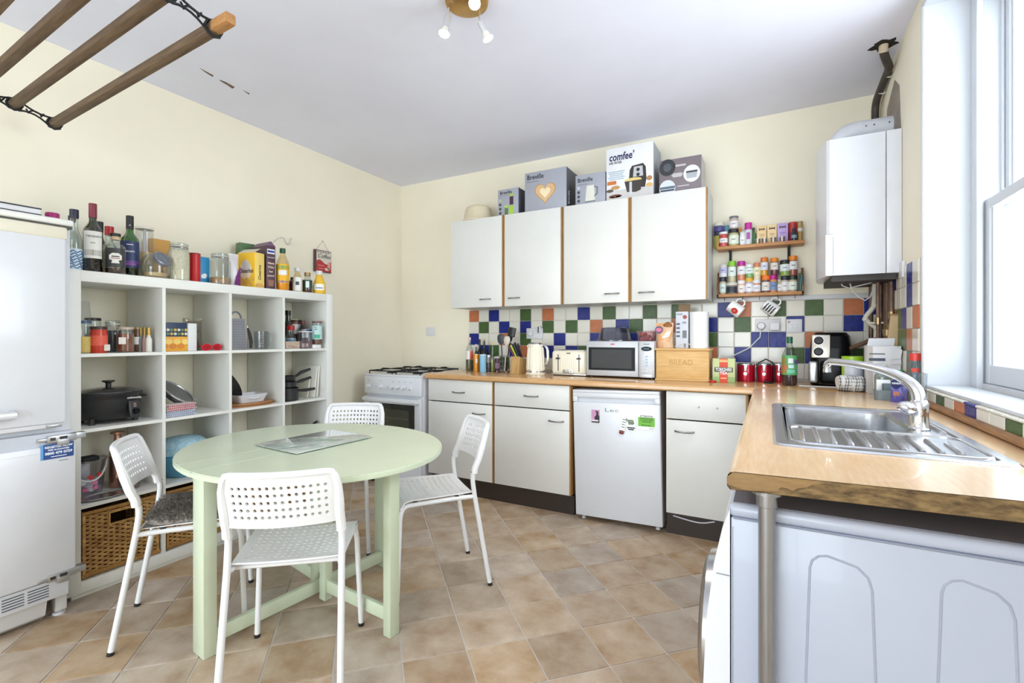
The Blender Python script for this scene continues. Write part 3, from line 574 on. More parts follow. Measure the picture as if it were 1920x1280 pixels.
# ============================================================ shelf unit
KX0, KX1, KY0, KZ0 = XL + .006, -2.79, .944, .022; KD = KX1 - KX0
ks = thing('cube_shelf_unit', 'white four by four cube shelf unit along the left wall', 'shelf', (KX0, KY0, 0))
CW = .335; PT = .051; DT = .016; HT = 1.49
ky = lambda k: PT + k * (CW + DT); kz = lambda r: KZ0 + PT + r * (CW + DT)
MB().box(0, 0, KZ0, KD, PT, KZ0 + HT, .0012).build('side_panel', SHELFW, ks); MB().box(0, HT - PT, KZ0, KD, HT, KZ0 + HT, .0012).build('side_panel', SHELFW, ks)
MB().box(0, PT, KZ0, KD, HT - PT, KZ0 + PT, .0012).build('bottom_panel', SHELFW, ks); MB().box(0, PT, KZ0 + HT - PT, KD, HT - PT, KZ0 + HT, .0012).build('top_panel', SHELFW, ks)
for k in range(1, 4): MB().box(.002, ky(k) - DT, KZ0 + PT, KD - .002, ky(k), KZ0 + HT - PT).build('divider', SHELFW, ks, False)
for k in range(4):
    for r in range(1, 4): MB().box(.002, ky(k), kz(r) - DT, KD - .002, ky(k) + CW, kz(r)).build('shelf', SHELFW, ks, False)
MB().box(.02, .02, 0, KD - .012, HT - .02, KZ0).build('skid', SHELFW, ks, False)
KTOP = KZ0 + HT
# woven baskets in the bottom row
def weave(mb, w_, h_, M, n, m, hole=None):
    pit = h_ / n
    for r in range(n):
        z = (r + .5) * pit; pts = []
        for i in range(m * 2 + 1):
            u = -w_ / 2 + w_ * i / (m * 2); s = math.sin(math.pi * (i / 2 + r)) if i % 2 else 0
            pts.append((u, .0055 * (1 if (i // 2 + r) % 2 else -1) * (1 if i % 2 else 0), z))
        segs = [pts]
        if hole and hole[1] < z < hole[2]: segs = [[p for p in pts if p[0] <= -hole[0]], [p for p in pts if p[0] >= hole[0]]]
        for sg in segs:
            k = len(sg); hh_ = pit * .33
            vv = [(x, y - .0016, zz) for x, y, z in sg for zz in (z - hh_, z + hh_)] + [(x, y + .0016, zz) for x, y, z in sg for zz in (z - hh_, z + hh_)]
            ff = []; o = 2 * k
            for i in range(k - 1): a = 2 * i; ff += [(a, a + 2, a + 3, a + 1), (o + a, o + a + 1, o + a + 3, o + a + 2), (a + 1, a + 3, o + a + 3, o + a + 1), (a, o + a, o + a + 2, a + 2)]
            mb.add(vv, ff, M)
    for i in range(m + 1):
        u = -w_ / 2 + w_ * i / m
        for dx in (-.0025, .0025):
            if hole and abs(u) < hole[0]: mb.tube([(u + dx, 0, 0), (u + dx, 0, hole[1])], .0018, 5, M=M)
            else: mb.tube([(u + dx, 0, 0), (u + dx, 0, h_)], .0018, 5, M=M)
bk0 = None; bd = .335
labs = ['woven rattan basket in the bottom row next to the tall fridge', 'woven rattan basket in the bottom row, second from the tall fridge', 'woven rattan basket in the bottom row, third from the tall fridge', 'woven rattan basket in the bottom row, end nearest the cooker']
for k in range(4):
    if bk0 is None:
        bk0 = thing('wicker_basket', labs[0], 'basket', (KX1 - .008, KY0 + ky(0) + CW / 2, KZ0 + PT + .001), 0, 'rattan baskets in the bottom row')
        bw, bh = .318, .315; FXM = Matrix(((0, 1, 0, 0), (1, 0, 0, 0), (0, 0, 1, 0), (0, 0, 0, 1)))
        mb = MB(); weave(mb, bw - .016, bh - .05, Matrix.Translation((-.008, 0, .028)) @ FXM, 27, 13, (.052, .20, .252))
        o = mb.build('front_weave', WICKER, bk0, False)
        mb = MB()
        for s in (-1, 1): weave(mb, bd - .03, bh - .05, Matrix.Translation((-.008 - bd / 2, s * (bw / 2 - .008), .028)), 27, 8)
        mb.build('side_weave', WICKER, bk0, False)
        MB().box(-.015, -.056, .222, -.002, .056, .228, .002).box(-.015, -.056, .278, -.002, .056, .284, .002).box(-.015, -.058, .222, -.002, -.052, .284).box(-.015, .052, .222, -.002, .058, .284).build('handle_surround', WICKER, bk0)
        for nm, zz, rr_ in (('top_rim', bh - .012, .0105), ('bottom_rim', .016, .013)): MB().tube([(-.008, -bw / 2 + .006, zz), (-.008, bw / 2 - .006, zz), (-bd, bw / 2 - .006, zz), (-bd, -bw / 2 + .006, zz)], rr_, 8, closed=True).build(nm, mat('rattan_binding', (180, 138, 76), .55, rgb2=(150, 104, 52), scale=40, stretch=(1, 4, 1)), bk0)
        for s in (-1, 1): MB().box(-.016, s * (bw / 2 - .007) - .006, .01, -.002, s * (bw / 2 - .007) + .006, bh - .008, .004).build('corner_post', WICKER, bk0)
        MB().box(-bd + .004, -bw / 2 + .012, .006, -.016, bw / 2 - .012, .012).box(-bd + .002, -bw / 2 + .012, .006, -bd + .006, bw / 2 - .012, bh - .02).build('base', P((92, 66, 38), .8), bk0, False)
    else:
        c = copy_tree(bk0); c.location.y = KY0 + ky(k) + CW / 2; c['label'] = labs[k]
# ============================================================ tall fridge freezer
fx = -2.64; FY0, FY1 = .36, .925
ff = thing('fridge_freezer', 'tall white built-in fridge freezer without its cabinet, against the left wall', 'fridge', (fx, .64, 0)); FO = lambda y: y - .64
MB().box(XL + .01 - fx, FO(FY0), .10, -.055, FO(FY1), 1.70, .006).build('cabinet', WHITE, ff)
MB().box(-.053, FO(FY0), .84, -.004, FO(.893), 1.668, .008).build('upper_door', WHITE, ff)
MB().box(-.056, FO(FY0), 1.618, 0, FO(.897), 1.67, .008).build('door_cap', mat('yellowed_plastic', (232, 226, 206), .4, var=.03), ff)
MB().box(-.06, FO(FY0), 1.668, -.008, FO(FY1 - .01), 1.677).build('door_seal', P((60, 58, 52)), ff, False)
MB().box(XL + .012 - fx, FO(FY0), 1.678, .002, FO(FY1 - .006), 1.705, .01).build('top_panel', mat('fridge_top', (238, 238, 234), .35, var=.01), ff)
MB().box(-.05, FO(FY0), .822, -.012, FO(.885), .84, .003).build('door_lip', WPLAST, ff)
MB().box(-.053, FO(FY0), .185, 0, FO(.925), .748, .008).build('lower_door', WHITE, ff)
MB().box(-.055, FO(FY0), .748, -.012, FO(.92), .80).build('mid_rail', P((196, 200, 212), .4), ff, False)
MB().box(-.0005, FO(FY0), .7225, .0008, FO(.84), .7235).build('door_crease', P((200, 203, 212)), ff, False)
HM = mat('zinc_hinge', (190, 190, 192), .35, .9, var=.1)
for z in (.776, .196):
    h = MB().box(-.03, FO(.83), z - .016, .006, FO(.925), z + .014, .003).box(-.02, FO(.86), z - .03, .010, FO(.90), z + .0, .003).box(-.03, FO(.905), z - .012, .004, FO(.958), z + .014, .002).box(-.02, FO(.80), z - .008, .004, FO(.835), z + .006, .003).build('hinge', HM, ff)
    MB().box(.006, FO(.868), z - .004, .0115, FO(.892), z + .008).box(.004, FO(.838), z - .006, .0075, FO(.855), z + .006).build('hinge_slot', P((50, 50, 54)), h, False)
MB().box(-.03, FO(.83), .824, -.006, FO(.88), .836, .003).build('hinge_pin', HM, ff)
MB().box(-.06, FO(FY0), .10, -.014, FO(.905), .18, .004).build('grille_panel', WHITE, ff)
for k in range(5):
    for j in range(6): MB().box(-.0145, FO(.40 + j * .075), .118 + k * .011, -.0128, FO(.465 + j * .075), .1225 + k * .011).build('vent_slot', P((90, 96, 108)), ff, False)
MB().prism([(-.03, .098), (-.05, .03), (-.075, .012), (-.3, .012), (-.3, .098)], FO(FY0), FO(.84), Matrix(((1, 0, 0, 0), (0, 0, 1, 0), (0, 1, 0, 0), (0, 0, 0, 1)))).build('base_tray', WPLAST, ff, False)
MB().box(-.105, FO(.875), .02, -.06, FO(.915), .102, .004).lathe([(.022, 0), (.022, .012), (.012, .014), (.012, .03)], 12, Matrix.Translation((-.085, FO(.895), 0))).build('foot', WPLAST, ff)
for yb_ in (.40,): MB().lathe([(.022, 0), (.022, .012), (.012, .014), (.012, .10)], 12).build('foot', WPLAST, ff, True, (-.2, FO(yb_), 0))
hp = AX(0, 780, fx)
MB().tube([(.0, FO(hp.y - .13), hp.z - .0), (.03, FO(hp.y - .12), hp.z), (.034, FO(hp.y - .02), hp.z), (.03, FO(hp.y + .028), hp.z), (.0, FO(hp.y + .034), hp.z)], (.012, .028) if 0 else .018, 10, flat=(0, 0, 1)).build('handle', mat('silver_handle', (214, 216, 220), .3, .3), ff)
def onr(u, v): p = AX(u, v, fx); return (.0014, FO(p.y), p.z)
stl = onr(110, 844); st = print_((.098, .062), P((42, 74, 138)), ff, stl, FX, 'guarantee_sticker'); WT = P((240, 242, 248))
st2 = print_((.008, .062), P((90, 160, 220)), ff, (.0014, stl[1] - .053, stl[2]), FX, 'sticker_edge')
for s, z, sz in (('REGISTER NOW', .018, .0125), ('FREE GUARANTEES', .006, .008), ('0800 479 0759', -.008, .0145)):
    text(s, sz, WT, ff, (.0024, stl[1], stl[2] + z), FX, bold=.03)
print_((.03, .004), P((150, 154, 165)), ff, (.0004, stl[1] + .016, stl[2] - .043), FX); print_((.05, .003), WT, ff, (.0024, stl[1], stl[2] - .022), FX)
nb = thing('notebook', 'dark covered notebook lying on top of the tall fridge', 'book', (-2.70, AX(78, 408, -2.65).y - .10, 1.7055), R(0))
MB().box(-.14, -.13, 0.0, .05, .10, .004).box(-.14, -.13, .024, .05, .10, .029).box(-.14, -.135, 0, .05, -.13, .029).build('cover', P((34, 34, 46), .5), nb, False); MB().box(-.138, -.13, .004, .046, .098, .024).build('pages', P((226, 226, 232), .7), nb, False)
p = AX(98, 413, -2.70); t = thing('screw_closure', 'magenta plastic lid standing on top of the tall fridge', 'lid', (p.x, p.y, 1.7055)); MB().lathe([(.023, 0), (.0235, .003), (.0235, .024), (.022, .027), (.001, .0275)], 18).build('shell', P((160, 36, 110), .35), t); MB().lathe([(.0242, .004), (.0242, .007)], 18).build('grip_ring', P((150, 30, 100), .4), t)
# ============================================================ table
TC = Vector((-1.792, 1.468, 0)); TZ = .72
tb = thing('gateleg_table', 'round pale green drop-leaf table with gate legs in the middle of the kitchen', 'table', tuple(TC), R(-6.5))
def leaf(x0, x1, name):
    bm = bmesh.new(); pts = []
    N = 72; A, B = .602, .512; poly = [(A * math.cos(2 * math.pi * i / N), B * math.sin(2 * math.pi * i / N)) for i in range(N)]
    poly = clip(poly, x0, -2, x1, 2); v = [bm.verts.new((x, y, TZ)) for x, y in poly]; f = bm.faces.new(v); f.normal_update()
    if f.normal.z < 0: f.normal_flip()
    ex = bmesh.ops.extrude_face_region(bm, geom=[f]); 
    for q in ex['geom']:
        if isinstance(q, bmesh.types.BMVert): q.co.z -= .022
    bmesh.ops.recalc_face_normals(bm, faces=bm.faces)
    bmesh.ops.bevel(bm, geom=[e for e in bm.edges if abs(e.verts[0].co.z - e.verts[1].co.z) < .001], offset=.004, segments=2, affect='EDGES')
    return MB().bm(bm).build(name, GREEN, tb, ang=40)
OX = -.045
leaf(OX - .0715, OX + .0715, 'centre_top'); leaf(OX + .0725, 1, 'drop_leaf'); leaf(-1, OX - .0725, 'drop_leaf')
for y in (-.43, .43):
    MB().box(OX - .052, y - .024, 0, OX + .0385, y + .024, TZ - .023, .003).build('end_leg', GREEN, tb)
MB().box(OX - .012, -.406, .03, OX + .012, .406, .085, .002).build('centre_stretcher', GREEN, tb); MB().box(OX - .03, -.406, TZ - .11, OX - .01, .406, TZ - .024, .002).build('centre_rail', GREEN, tb); MB().box(OX + .01, -.406, TZ - .11, OX + .03, .406, TZ - .024, .002).build('centre_rail', GREEN, tb)
for s, yp, ang, L in ((1, .045, 1, .452), (-1, .07, 175, .452)):
    g = MB().box(-.0, -.02, .015, .042, .02, TZ - .026, .002).build('gate_post', GREEN, tb, True, (OX + s * .034, yp, 0), (0, 0, R(ang)))
    MB().box(L - .02, -.025, 0, L + .022, .025, TZ - .024, .003).build('gate_leg', GREEN, g)
    MB().box(.04, -.009, .05, L - .018, .009, .105, .002).build('gate_stretcher', GREEN, g); MB().box(.04, -.009, TZ - .085, L - .018, .009, TZ - .027, .002).build('gate_rail', GREEN, g)
    MB().tube([(-.004, 0, .06), (-.004, 0, .10)], .004, 6).build('hinge', P((150, 140, 110), .4, .7), g)
gb = thing('glass_chopping_board', 'grey patterned glass chopping board on the green table', 'chopping board', (-1.842, 1.512, TZ + .0005), R(-4))
MB().box(-.155, -.20, .003, .155, .20, .0075, .002).build('pane', mat('printed_grey_glass', (152, 168, 162), .06, rgb2=(186, 194, 190), scale=9, stretch=(3, 1, 1), coat=.6, ramp=(.3, .6)), gb)
for x in (-.13, .13):
    for y in (-.17, .17): MB().lathe([(.006, 0), (.006, .003)], 8).build('foot', PLGL, gb, True, (x, y, 0))
rs = random.Random(3)
for k in range(16):
    x, y, a, l = rs.uniform(-.12, .12), rs.uniform(-.18, .05), rs.uniform(.6, 1.2), rs.uniform(.02, .05); MB().prism(ell(l, .003, 8), .0076, .0079).build('leaf_print', P((112, 142, 116)), gb, False, (x, y, 0), (0, 0, a))
# ============================================================ chairs
def panel(nx, ny, hole, fn, th, rad=.28, n8=8):
    """perforated sheet: fn(i,j)->point for grid node coordinates, hole(i,j) tells cells with a round hole"""
    mb = MB()
    def nrm(a, b):
        e = .05; p = fn(a, b); du = fn(a + e, b) - fn(a - e, b); dv = fn(a, b + e) - fn(a, b - e); return p, du.cross(dv).normalized()
    for i in range(nx):
        for j in range(ny):
            q = [(i, j), (i + 1, j), (i + 1, j + 1), (i, j + 1)]
            if hole(i, j):
                k = []
                for t in range(n8): a = 2 * math.pi * (t + .5) / n8 + math.pi; k.append((i + .5 + rad * math.cos(a), j + .5 + rad * math.sin(a)))
                sqr = [(i, j), (i + .5, j), (i + 1, j), (i + 1, j + .5), (i + 1, j + 1), (i + .5, j + 1), (i, j + 1), (i, j + .5)]
                k = [(i + .5 + rad * math.cos(math.pi * 1.25 + 2 * math.pi * t / 8), j + .5 + rad * math.sin(math.pi * 1.25 + 2 * math.pi * t / 8)) for t in range(8)]
                P4 = [nrm(*c) for c in sqr + k]; vt = [p for p, m in P4]; vb = [p - m * th for p, m in P4]
                ft = [(t, (t + 1) % 8, 8 + (t + 1) % 8, 8 + t) for t in range(8)]
                mb.add(vt + vb, ft + [tuple(16 + x for x in f[::-1]) for f in ft] + [(8 + t, 8 + (t + 1) % 8, 24 + (t + 1) % 8, 24 + t) for t in range(8)])
            else:
                P4 = [nrm(*c) for c in q]; mb.add([p for p, m in P4] + [p - m * th for p, m in P4], [(0, 1, 2, 3), (7, 6, 5, 4)])
    for edge in ([(i, 0) for i in range(nx + 1)], [(nx, j) for j in range(ny + 1)], [(i, ny) for i in range(nx, -1, -1)], [(0, j) for j in range(ny, -1, -1)]):
        P4 = [nrm(*c) for c in edge]; m_ = len(P4); mb.add([p for p, m in P4] + [p - m * th for p, m in P4], [(t, m_ + t, m_ + t + 1, t + 1) for t in range(m_ - 1)])
    return mb
def bez(p, n=6):
    return [tuple(sum(math.comb(len(p) - 1, k) * (1 - t / n) ** (len(p) - 1 - k) * (t / n) ** k * Vector(q) for k, q in enumerate(p))) if 0 else tuple(sum((Vector(q) * (math.comb(len(p) - 1, k) * (1 - t / n) ** (len(p) - 1 - k) * (t / n) ** k) for k, q in enumerate(p)), Vector((0, 0, 0)))) for t in range(n + 1)]
SNX, SNY = 15, 13
def seat_pt(a, b):
    x = -.19 + .38 * a / SNX; t = b / SNY; y = -.155 + .355 * t
    z = .455 - .012 * math.sin(math.pi * min(1, t * 1.1)) * (1 - (x / .19) ** 2) + .004 * abs(x / .19) ** 2
    if t > .86: k = (t - .86) / .14; z -= .034 * k * k; y -= .012 * k * k
    return Vector((x * (1 - .11 * (1 - t)), y, z))
BNX, BNY = 16, 7
def back_pt(a, b):
    u = -1 + 2 * a / BNX; t = b / BNY; x = u * .169; z = .588 + .178 * t; y = -.178 - .055 * t - .032 * (1 - u * u)
    return Vector((x, y, z))
def make_chair():
    c = thing('perforated_chair', '', 'chair', (0, 0, 0), 0, 'white perforated stacking chairs around the green table')
    panel(SNX, SNY, lambda i, j: 1 <= i < SNX - 1 and 1 <= j < SNY - 2, seat_pt, .005, .26).build('seat', CHAIRW, c, ang=50)
    e = [tuple(seat_pt(a, SNY)) for a in range(SNX + 1)]; MB().tube([(x, y - .004, z) for x, y, z in e], .006, 8).build('seat_edge', CHAIRW, c)
    bk = panel(BNX, BNY, lambda i, j: 1 <= i < BNX - 1 and 1 <= j < BNY - 1, back_pt, -.006, .27).build('backrest', CHAIRW, c, ang=50)
    top = [(-.177, -.163, .548), (-.176, -.168, .575)] + [tuple(back_pt(0, b) + Vector((-.006, 0, 0))) for b in (1, 3, 5)] + [tuple(back_pt(.15, 6.4)), tuple(back_pt(.55, 7.05))] + [tuple(back_pt(a, 7.15)) for a in (1.2, 2.5, 4, 6, 8, 10, 12, 13.5, 14.8)] + [tuple(back_pt(15.45, 7.05)), tuple(back_pt(15.85, 6.4))] + [tuple(back_pt(16, b) + Vector((.006, 0, 0))) for b in (5, 3, 1)] + [(.176, -.168, .575), (.177, -.163, .548)]
    MB().tube(top, [(.0165 if (i < 4 or i > len(top) - 5) else (.013 if i in (4, 5, len(top) - 6, len(top) - 5) else .011)) for i in range(len(top))], 10).build('backrest_rim', CHAIRW, bk)
    for s in (-1, 1):
        p = [(s * .185, -.24, .012), (s * .178, -.165, .44)] + bez([(s * .178, -.158, .49), (s * .177, -.150, .54), (s * .176, -.166, .575)], 4)
        lg = MB().tube(p, .0115, 12).build('rear_leg', TUBEW, c); MB().tube([(s * .1852, -.242, 0), (s * .185, -.2398, .014)], .0122, 12).build('foot_cap', BLACK, lg)
        p = [(s * .18, -.164, .44)] + bez([(s * .172, -.15, .436), (s * .166, -.12, .436), (s * .170, -.05, .436)], 3) + [(s * .176, .10, .434)] + bez([(s * .176, .155, .432), (s * .178, .185, .428), (s * .185, .19, .37)], 5) + [(s * .2, .205, .012)]
        lg = MB().tube(p, .0105, 12).build('front_leg', TUBEW, c); MB().tube([(s * .2003, .2053, 0), (s * .2, .205, .014)], .0115, 12).build('foot_cap', BLACK, lg)
        MB().ball((s * .179, -.1495, .556), .004).build('screw', GREYM, c)
        for y in (-.08, .12): MB().box(s * .168 - .006, y - .010, .434, s * .168 + .006, y + .010, .449, .002).build('seat_clip', BLACK, c)
    MB().tube([(-.166, -.12, .430), (.166, -.12, .430)], .008, 8).build('cross_bar', TUBEW, c)
    return c
ch = make_chair()
for k, (x, y, a, lab) in enumerate(((-1.523, 1.170, 39.4, 'white perforated chair nearest the viewer with its back turned'), (-2.20, 1.173, -36, 'white perforated chair with a grey fluffy seat pad by the baskets'), (-1.49, 1.924, 140.4, 'white perforated chair standing in front of the white base cabinets'), (-2.22, 2.02, 210, 'white perforated chair on the far side of the table by the cooker'))):
    c = ch if k == 0 else copy_tree(ch); c.location = (x, y, 0); c.rotation_euler = (0, 0, R(a)); c['label'] = lab
# fluffy pad
mb = MB(); N = 46; rs = random.Random(5); vs_ = []; fs = []
for j in range(N + 1):
    for i in range(N + 1):
        u, v = -1 + 2 * i / N, -1 + 2 * j / N; k = max(0, 1 - max(abs(u), abs(v)) ** 6); x, y = .185 * u, .175 * v
        rad = max(0, (abs(u) ** 4 + abs(v) ** 4) ** .25); s = min(1, 1 / max(rad, 1e-3)) if rad > 1 else 1
        vs_.append((x * s, y * s, .004 + .026 * k ** .5 + (rs.uniform(-.004, .006) if k > 0 else 0)))
for j in range(N):
    for i in range(N): a = j * (N + 1) + i; fs.append((a, a + 1, a + N + 2, a + N + 1))
mb.add(vs_, fs); mb.add([(.18, .17, .001), (-.18, .17, .001), (-.18, -.17, .001), (.18, -.17, .001)], [(0, 1, 2, 3)])
pad = tag(mb.build('seat_pad', FUR, None, False), 'grey fluffy square seat pad on the chair by the baskets', 'cushion'); pad.location = (-2.20 + .012, 1.173 + .017, .459); pad.rotation_euler = (0, 0, R(-36))
tf = MB()
for k in range(2600):
    u, v = rs.uniform(-1, 1), rs.uniform(-1, 1)
    if abs(u) ** 6 + abs(v) ** 6 > 1: continue
    x, y = .186 * u, .176 * v; z = .006 + .026 * max(0, 1 - max(abs(u), abs(v)) ** 6) ** .5; dx, dy = rs.uniform(-.012, .012) + .006 * u, rs.uniform(-.012, .012) + .006 * v; w_ = .0022
    tf.add([(x - w_, y, z), (x + w_, y, z), (x, y + w_, z), (x + dx, y + dy, z + .012)], [(0, 1, 3), (1, 2, 3), (2, 0, 3)])
o = tf.build('pile', FUR, pad, False); o['kind'] = 'stuff'
# ============================================================ ceiling airer
ar = thing('ceiling_airer', 'hanging clothes airer with four wooden laths and black iron ends', 'airer', (-2.235, .73, 2.2), R(-2))
ly = [(.195, 0), (.062, .035), (-.062, .035), (-.195, 0)]
for y, z in ly:
    l = MB().box(-.745, -.0165, -.0165, .745, .0165, .0165, .006).build('lath', LATH, ar, True, (0, y, z)); MB().box(.655, -.0169, -.0169, .7465, .0169, .0169, .006).build('bare_end', LATHEND, l)
for x in (-.71, .645):
    mb = MB()
    for y, z in ly: mb.tube([(x, y + .026 * math.cos(R(a)), z + .026 * math.sin(R(a))) for a in range(0, 360, 45)], .005, 6, closed=True)
    for k in range(3):
        (ya, za), (yb_, zb_) = ly[k], ly[k + 1]; ym, zm = (ya + yb_) / 2, (za + zb_) / 2
        mb.tube(bez([(x, ya - .014, za + .022), (x, ym, zm + .0), (x, yb_ + .014, zb_ + .022)]), .0042, 6); mb.tube(bez([(x, ya - .012, za - .024), (x, ym, zm + .016), (x, yb_ + .012, zb_ - .024)]), .0042, 6)
        mb.tube([(x, ym + .022 * math.cos(R(a)), zm - .006 + .018 * math.sin(R(a))) for a in range(0, 181, 30)], .0035, 6); mb.tube([(x, ym + .02, zm - .004), (x, ym + .03, zm + .012)], .0035, 5); mb.tube([(x, ym - .02, zm - .004), (x, ym - .03, zm + .012)], .0035, 5)
    e = mb.build('iron_end', IRON, ar)
    MB().tube([(x, 0, .035), (x, 0, ZC - 2.2)], .003, 6).build('rope', P((200, 190, 170), .8), e)
# ============================================================ ceiling spotlights
lp = AZ(875, -2, ZC); ll = thing('ceiling_spotlight', 'brass ceiling light with three chrome spot lamps', 'lamp', (lp.x, lp.y, ZC))
BR = mat('brushed_brass', (196, 156, 96), .3, .9, var=.12, scale=20)
MB().lathe([(.001, -.03), (.07, -.03), (.092, -.022), (.096, 0)], 36).build('base_plate', BR, ll)
BULB = mat('lit_bulb', (255, 244, 226), .4, emit=8); BGL = mat('bulb_neck', (226, 222, 216), .2)
for k, (a, b, c, d) in enumerate((((842, 0, 2.10), (840, 30, 2.11), (835, 53, 2.10), (831, 66, 2.09)), ((886, -8, 2.08), (887, -2, 2.05), (889, 4, 2.0), (889.5, 7, 1.985)), ((899, 34, 2.10), (901, 42, 2.10), (910, 61, 2.105), (914, 75, 2.11)))):
    a, b, c, d = [AD(*q) - ll.location for q in (a, b, c, d)]
    a.z = min(a.z, -.022) if k < 2 else a.z
    MB().tube([tuple(a + Vector((0, 0, .0 if k != 2 else .055))), tuple(a), tuple(b)], .004, 8).build('arm', CHROME, ll); ax = (c - b).normalized()
    so = MB().tube([tuple(b), tuple(c)], .0155, 16).build('socket', P((196, 198, 204), .3, .35), ll)
    e = c + ax * .028
    MB().tube([tuple(c - ax * .004), tuple(c + ax * .014), tuple(e)], [.014, .017, .024], 16).build('bulb_body', BGL, so); MB().tube([tuple(e), tuple(e + ax * .004)], [.0245, .021], 16).build('bulb_lens', BULB, so)
    L = bpy.data.lights.new('bulb_light', 'SPOT'); L.energy = 9; L.color = (1, .86, .66); L.spot_size = R(120); L.spot_blend = .8; L.shadow_soft_size = .003
    o = bpy.data.objects.new('bulb_light', L); COL.objects.link(o); o.location = ll.location + e + ax * .012; o.rotation_euler = ax.to_track_quat('-Z', 'Y').to_euler()
# ============================================================ small things: helpers
def carton(name, label, p, wd, dp, ht, m, cat='box', rz=0, sidem=None, group=None, bev=.0015):
    """box standing on p (front-left-bottom seen along the print side); local front = -Y, centred in x"""
    t = thing(name, label, cat, p, rz, group); MB().box(-wd / 2, 0, 0, wd / 2, dp, ht, bev).build('body', m, t); 
    if sidem: MB().box(wd / 2, .002, .002, wd / 2 + .0006, dp - .002, ht - .002).build('side_print', sidem, t, False)
    return t
def cyl_label(t, r, z0, z1, m, p, half=70, name='paper_label', off=.0008, M=None):
    a = face_cam(p); return MB().lathe([(r + off, z0), (r + off, z1)], 14, M, a0=a - half, a1=a + half).build(name, m, t)
def jar(name, label, cat, p, r, h, body, lid=None, fill=None, lab=None, neck=.85, nh=.8, group=None, sx=1, sy=1, n=20, base=.94):
    """lid=(mat,height,radius factor) fill=(mat,fraction) lab=(mat,z0,z1,half)"""
    t = thing(name, label, cat, p, 0, group); lh = lid[1] if lid else 0; H = h - lh
    pr = [(r * base, 0), (r, .004), (r, H * nh - .004), (r * (1 + neck) / 2, H * (nh + .06)), (r * neck, H * min(.985, nh + .12)), (r * neck, H)]
    MB().lathe(pr, n, sx=sx, sy=sy).build('body', body, t)
    if fill: 
        fh = H * fill[1]; MB().lathe([(r * base * .9, .003), (r * .93, .007), (r * .93, min(fh, H * nh - .006)), (r * .9 if fh < H * nh else r * neck * .9, fh), (.0005, fh)], n, sx=sx, sy=sy).build('contents', fill[0], t)
    if lid: MB().lathe([(r * lid[2], H - .002), (r * lid[2], h - .002), (r * lid[2] * .93, h), (.0005, h)], n, sx=sx, sy=sy).build('lid', lid[0], t)
    if lab: cyl_label(t, r * max(sx, sy), h * lab[1], h * lab[2], lab[0], p, lab[3] if len(lab) > 3 else 75)
    return t
def bottle(name, label, p, r, h, body, cap, capz=.9, nr=.36, sh=.62, nk=.74, fill=None, lab=None, cat='bottle', caphm=None, n=22, capr=1.12, group=None):
    """shoulder starts at sh*h, neck at nk*h, cap from capz*h"""
    t = thing(name, label, cat, p, 0, group)
    pr = [(r * .93, 0), (r, .005), (r, h * sh), (r * .93, h * (sh + (nk - sh) * .35)), (r * (nr + (1 - nr) * .42), h * (sh + (nk - sh) * .7)), (r * nr * 1.12, h * nk), (r * nr, h * (nk + .03)), (r * nr, h * capz)]
    MB().lathe(pr, n).build('glass_body', body, t)
    if fill: fh = h * fill[1]; MB().lathe([(r * .88, .003), (r * .95, .008), (r * .95, min(fh, h * sh)), ((r * .95 if fh <= h * sh else r * (nr + (1 - nr) * .35)), fh), (.0005, fh)], n).build('contents', fill[0], t)
    MB().lathe([(r * nr * capr, h * capz - .002), (r * nr * capr, h - .001), (r * nr * capr * .92, h), (.0005, h)], n).build('cap', cap, t)
    if lab:
        for L in (lab if isinstance(lab, list) else [lab]): cyl_label(t, r, h * L[1], h * L[2], L[0], p, L[3] if len(L) > 3 else 75, off=.0008 + .0004 * (L[0].name in ('x',)))
    return t
def stand(u, vt, x, z):           # base point and height of a thing seen at column u whose top is at row vt, standing at depth x along the left wall
    p = AX(u, vt, x); return (p.x, p.y, z + .0005), p.z - z
WTEXT = P((242, 242, 244)); INK = P((40, 40, 46)); PAPER = P((238, 236, 230), .6)
# ============================================================ on top of the shelf unit
Z = KTOP; KCL = glass('bottle_clear', (236, 242, 240), .14); OLIVE = glass('bottle_olive', (120, 128, 40), .14); GRN = glass('bottle_green', (110, 178, 70), .14)
def lw(n, p):
    d = depth(p); s = (Vector(p) - CAM).dot(RT) / d; return n / F * d / 2 / math.sqrt(1 + s * s)
p, h = stand(139, 393, -2.88, Z); bottle('gin_bottle', 'clear spirit bottle with blue wave print and navy stopper beside the tall fridge', p, lw(31, p), h, KCL, P((36, 38, 62)), .87, .5, .5, .66, lab=(P((214, 228, 238)), .02, .36, 80), capr=1.2); wv = bpy.data.objects['gin_bottle']
for k in range(7):
    a0 = face_cam(p); r = lw(31, p) + .0016; z = h * (.06 + .042 * k); pts = [(r * math.cos(R(a0 - 75 + 150 * i / 16)), r * math.sin(R(a0 - 75 + 150 * i / 16)), z + .005 * math.sin(i * 1.1 + k)) for i in range(17)]; MB().tube(pts, .0021, 5).build('wave_print', P((52, 104, 160)), wv)
p, h = stand(135, 405, -3.05, Z); bottle('spirit_bottle', 'dark-capped bottle half hidden behind the wave-print spirit bottle', p, .03, h, KCL, P((40, 40, 60)), .9, .45)
p, h = stand(174, 382, -2.87, Z); r = lw(38, p); t = bottle('wine_bottle', 'tall olive wine bottle with white label and dark red capsule', p, r, h, OLIVE, P((128, 36, 56), .35), .80, .40, .58, .72, (P((40, 40, 20), .15), .5), lab=[(PAPER, .20, .59, 62), (P((170, 166, 160)), .24, .32, 58)], capr=1.08)
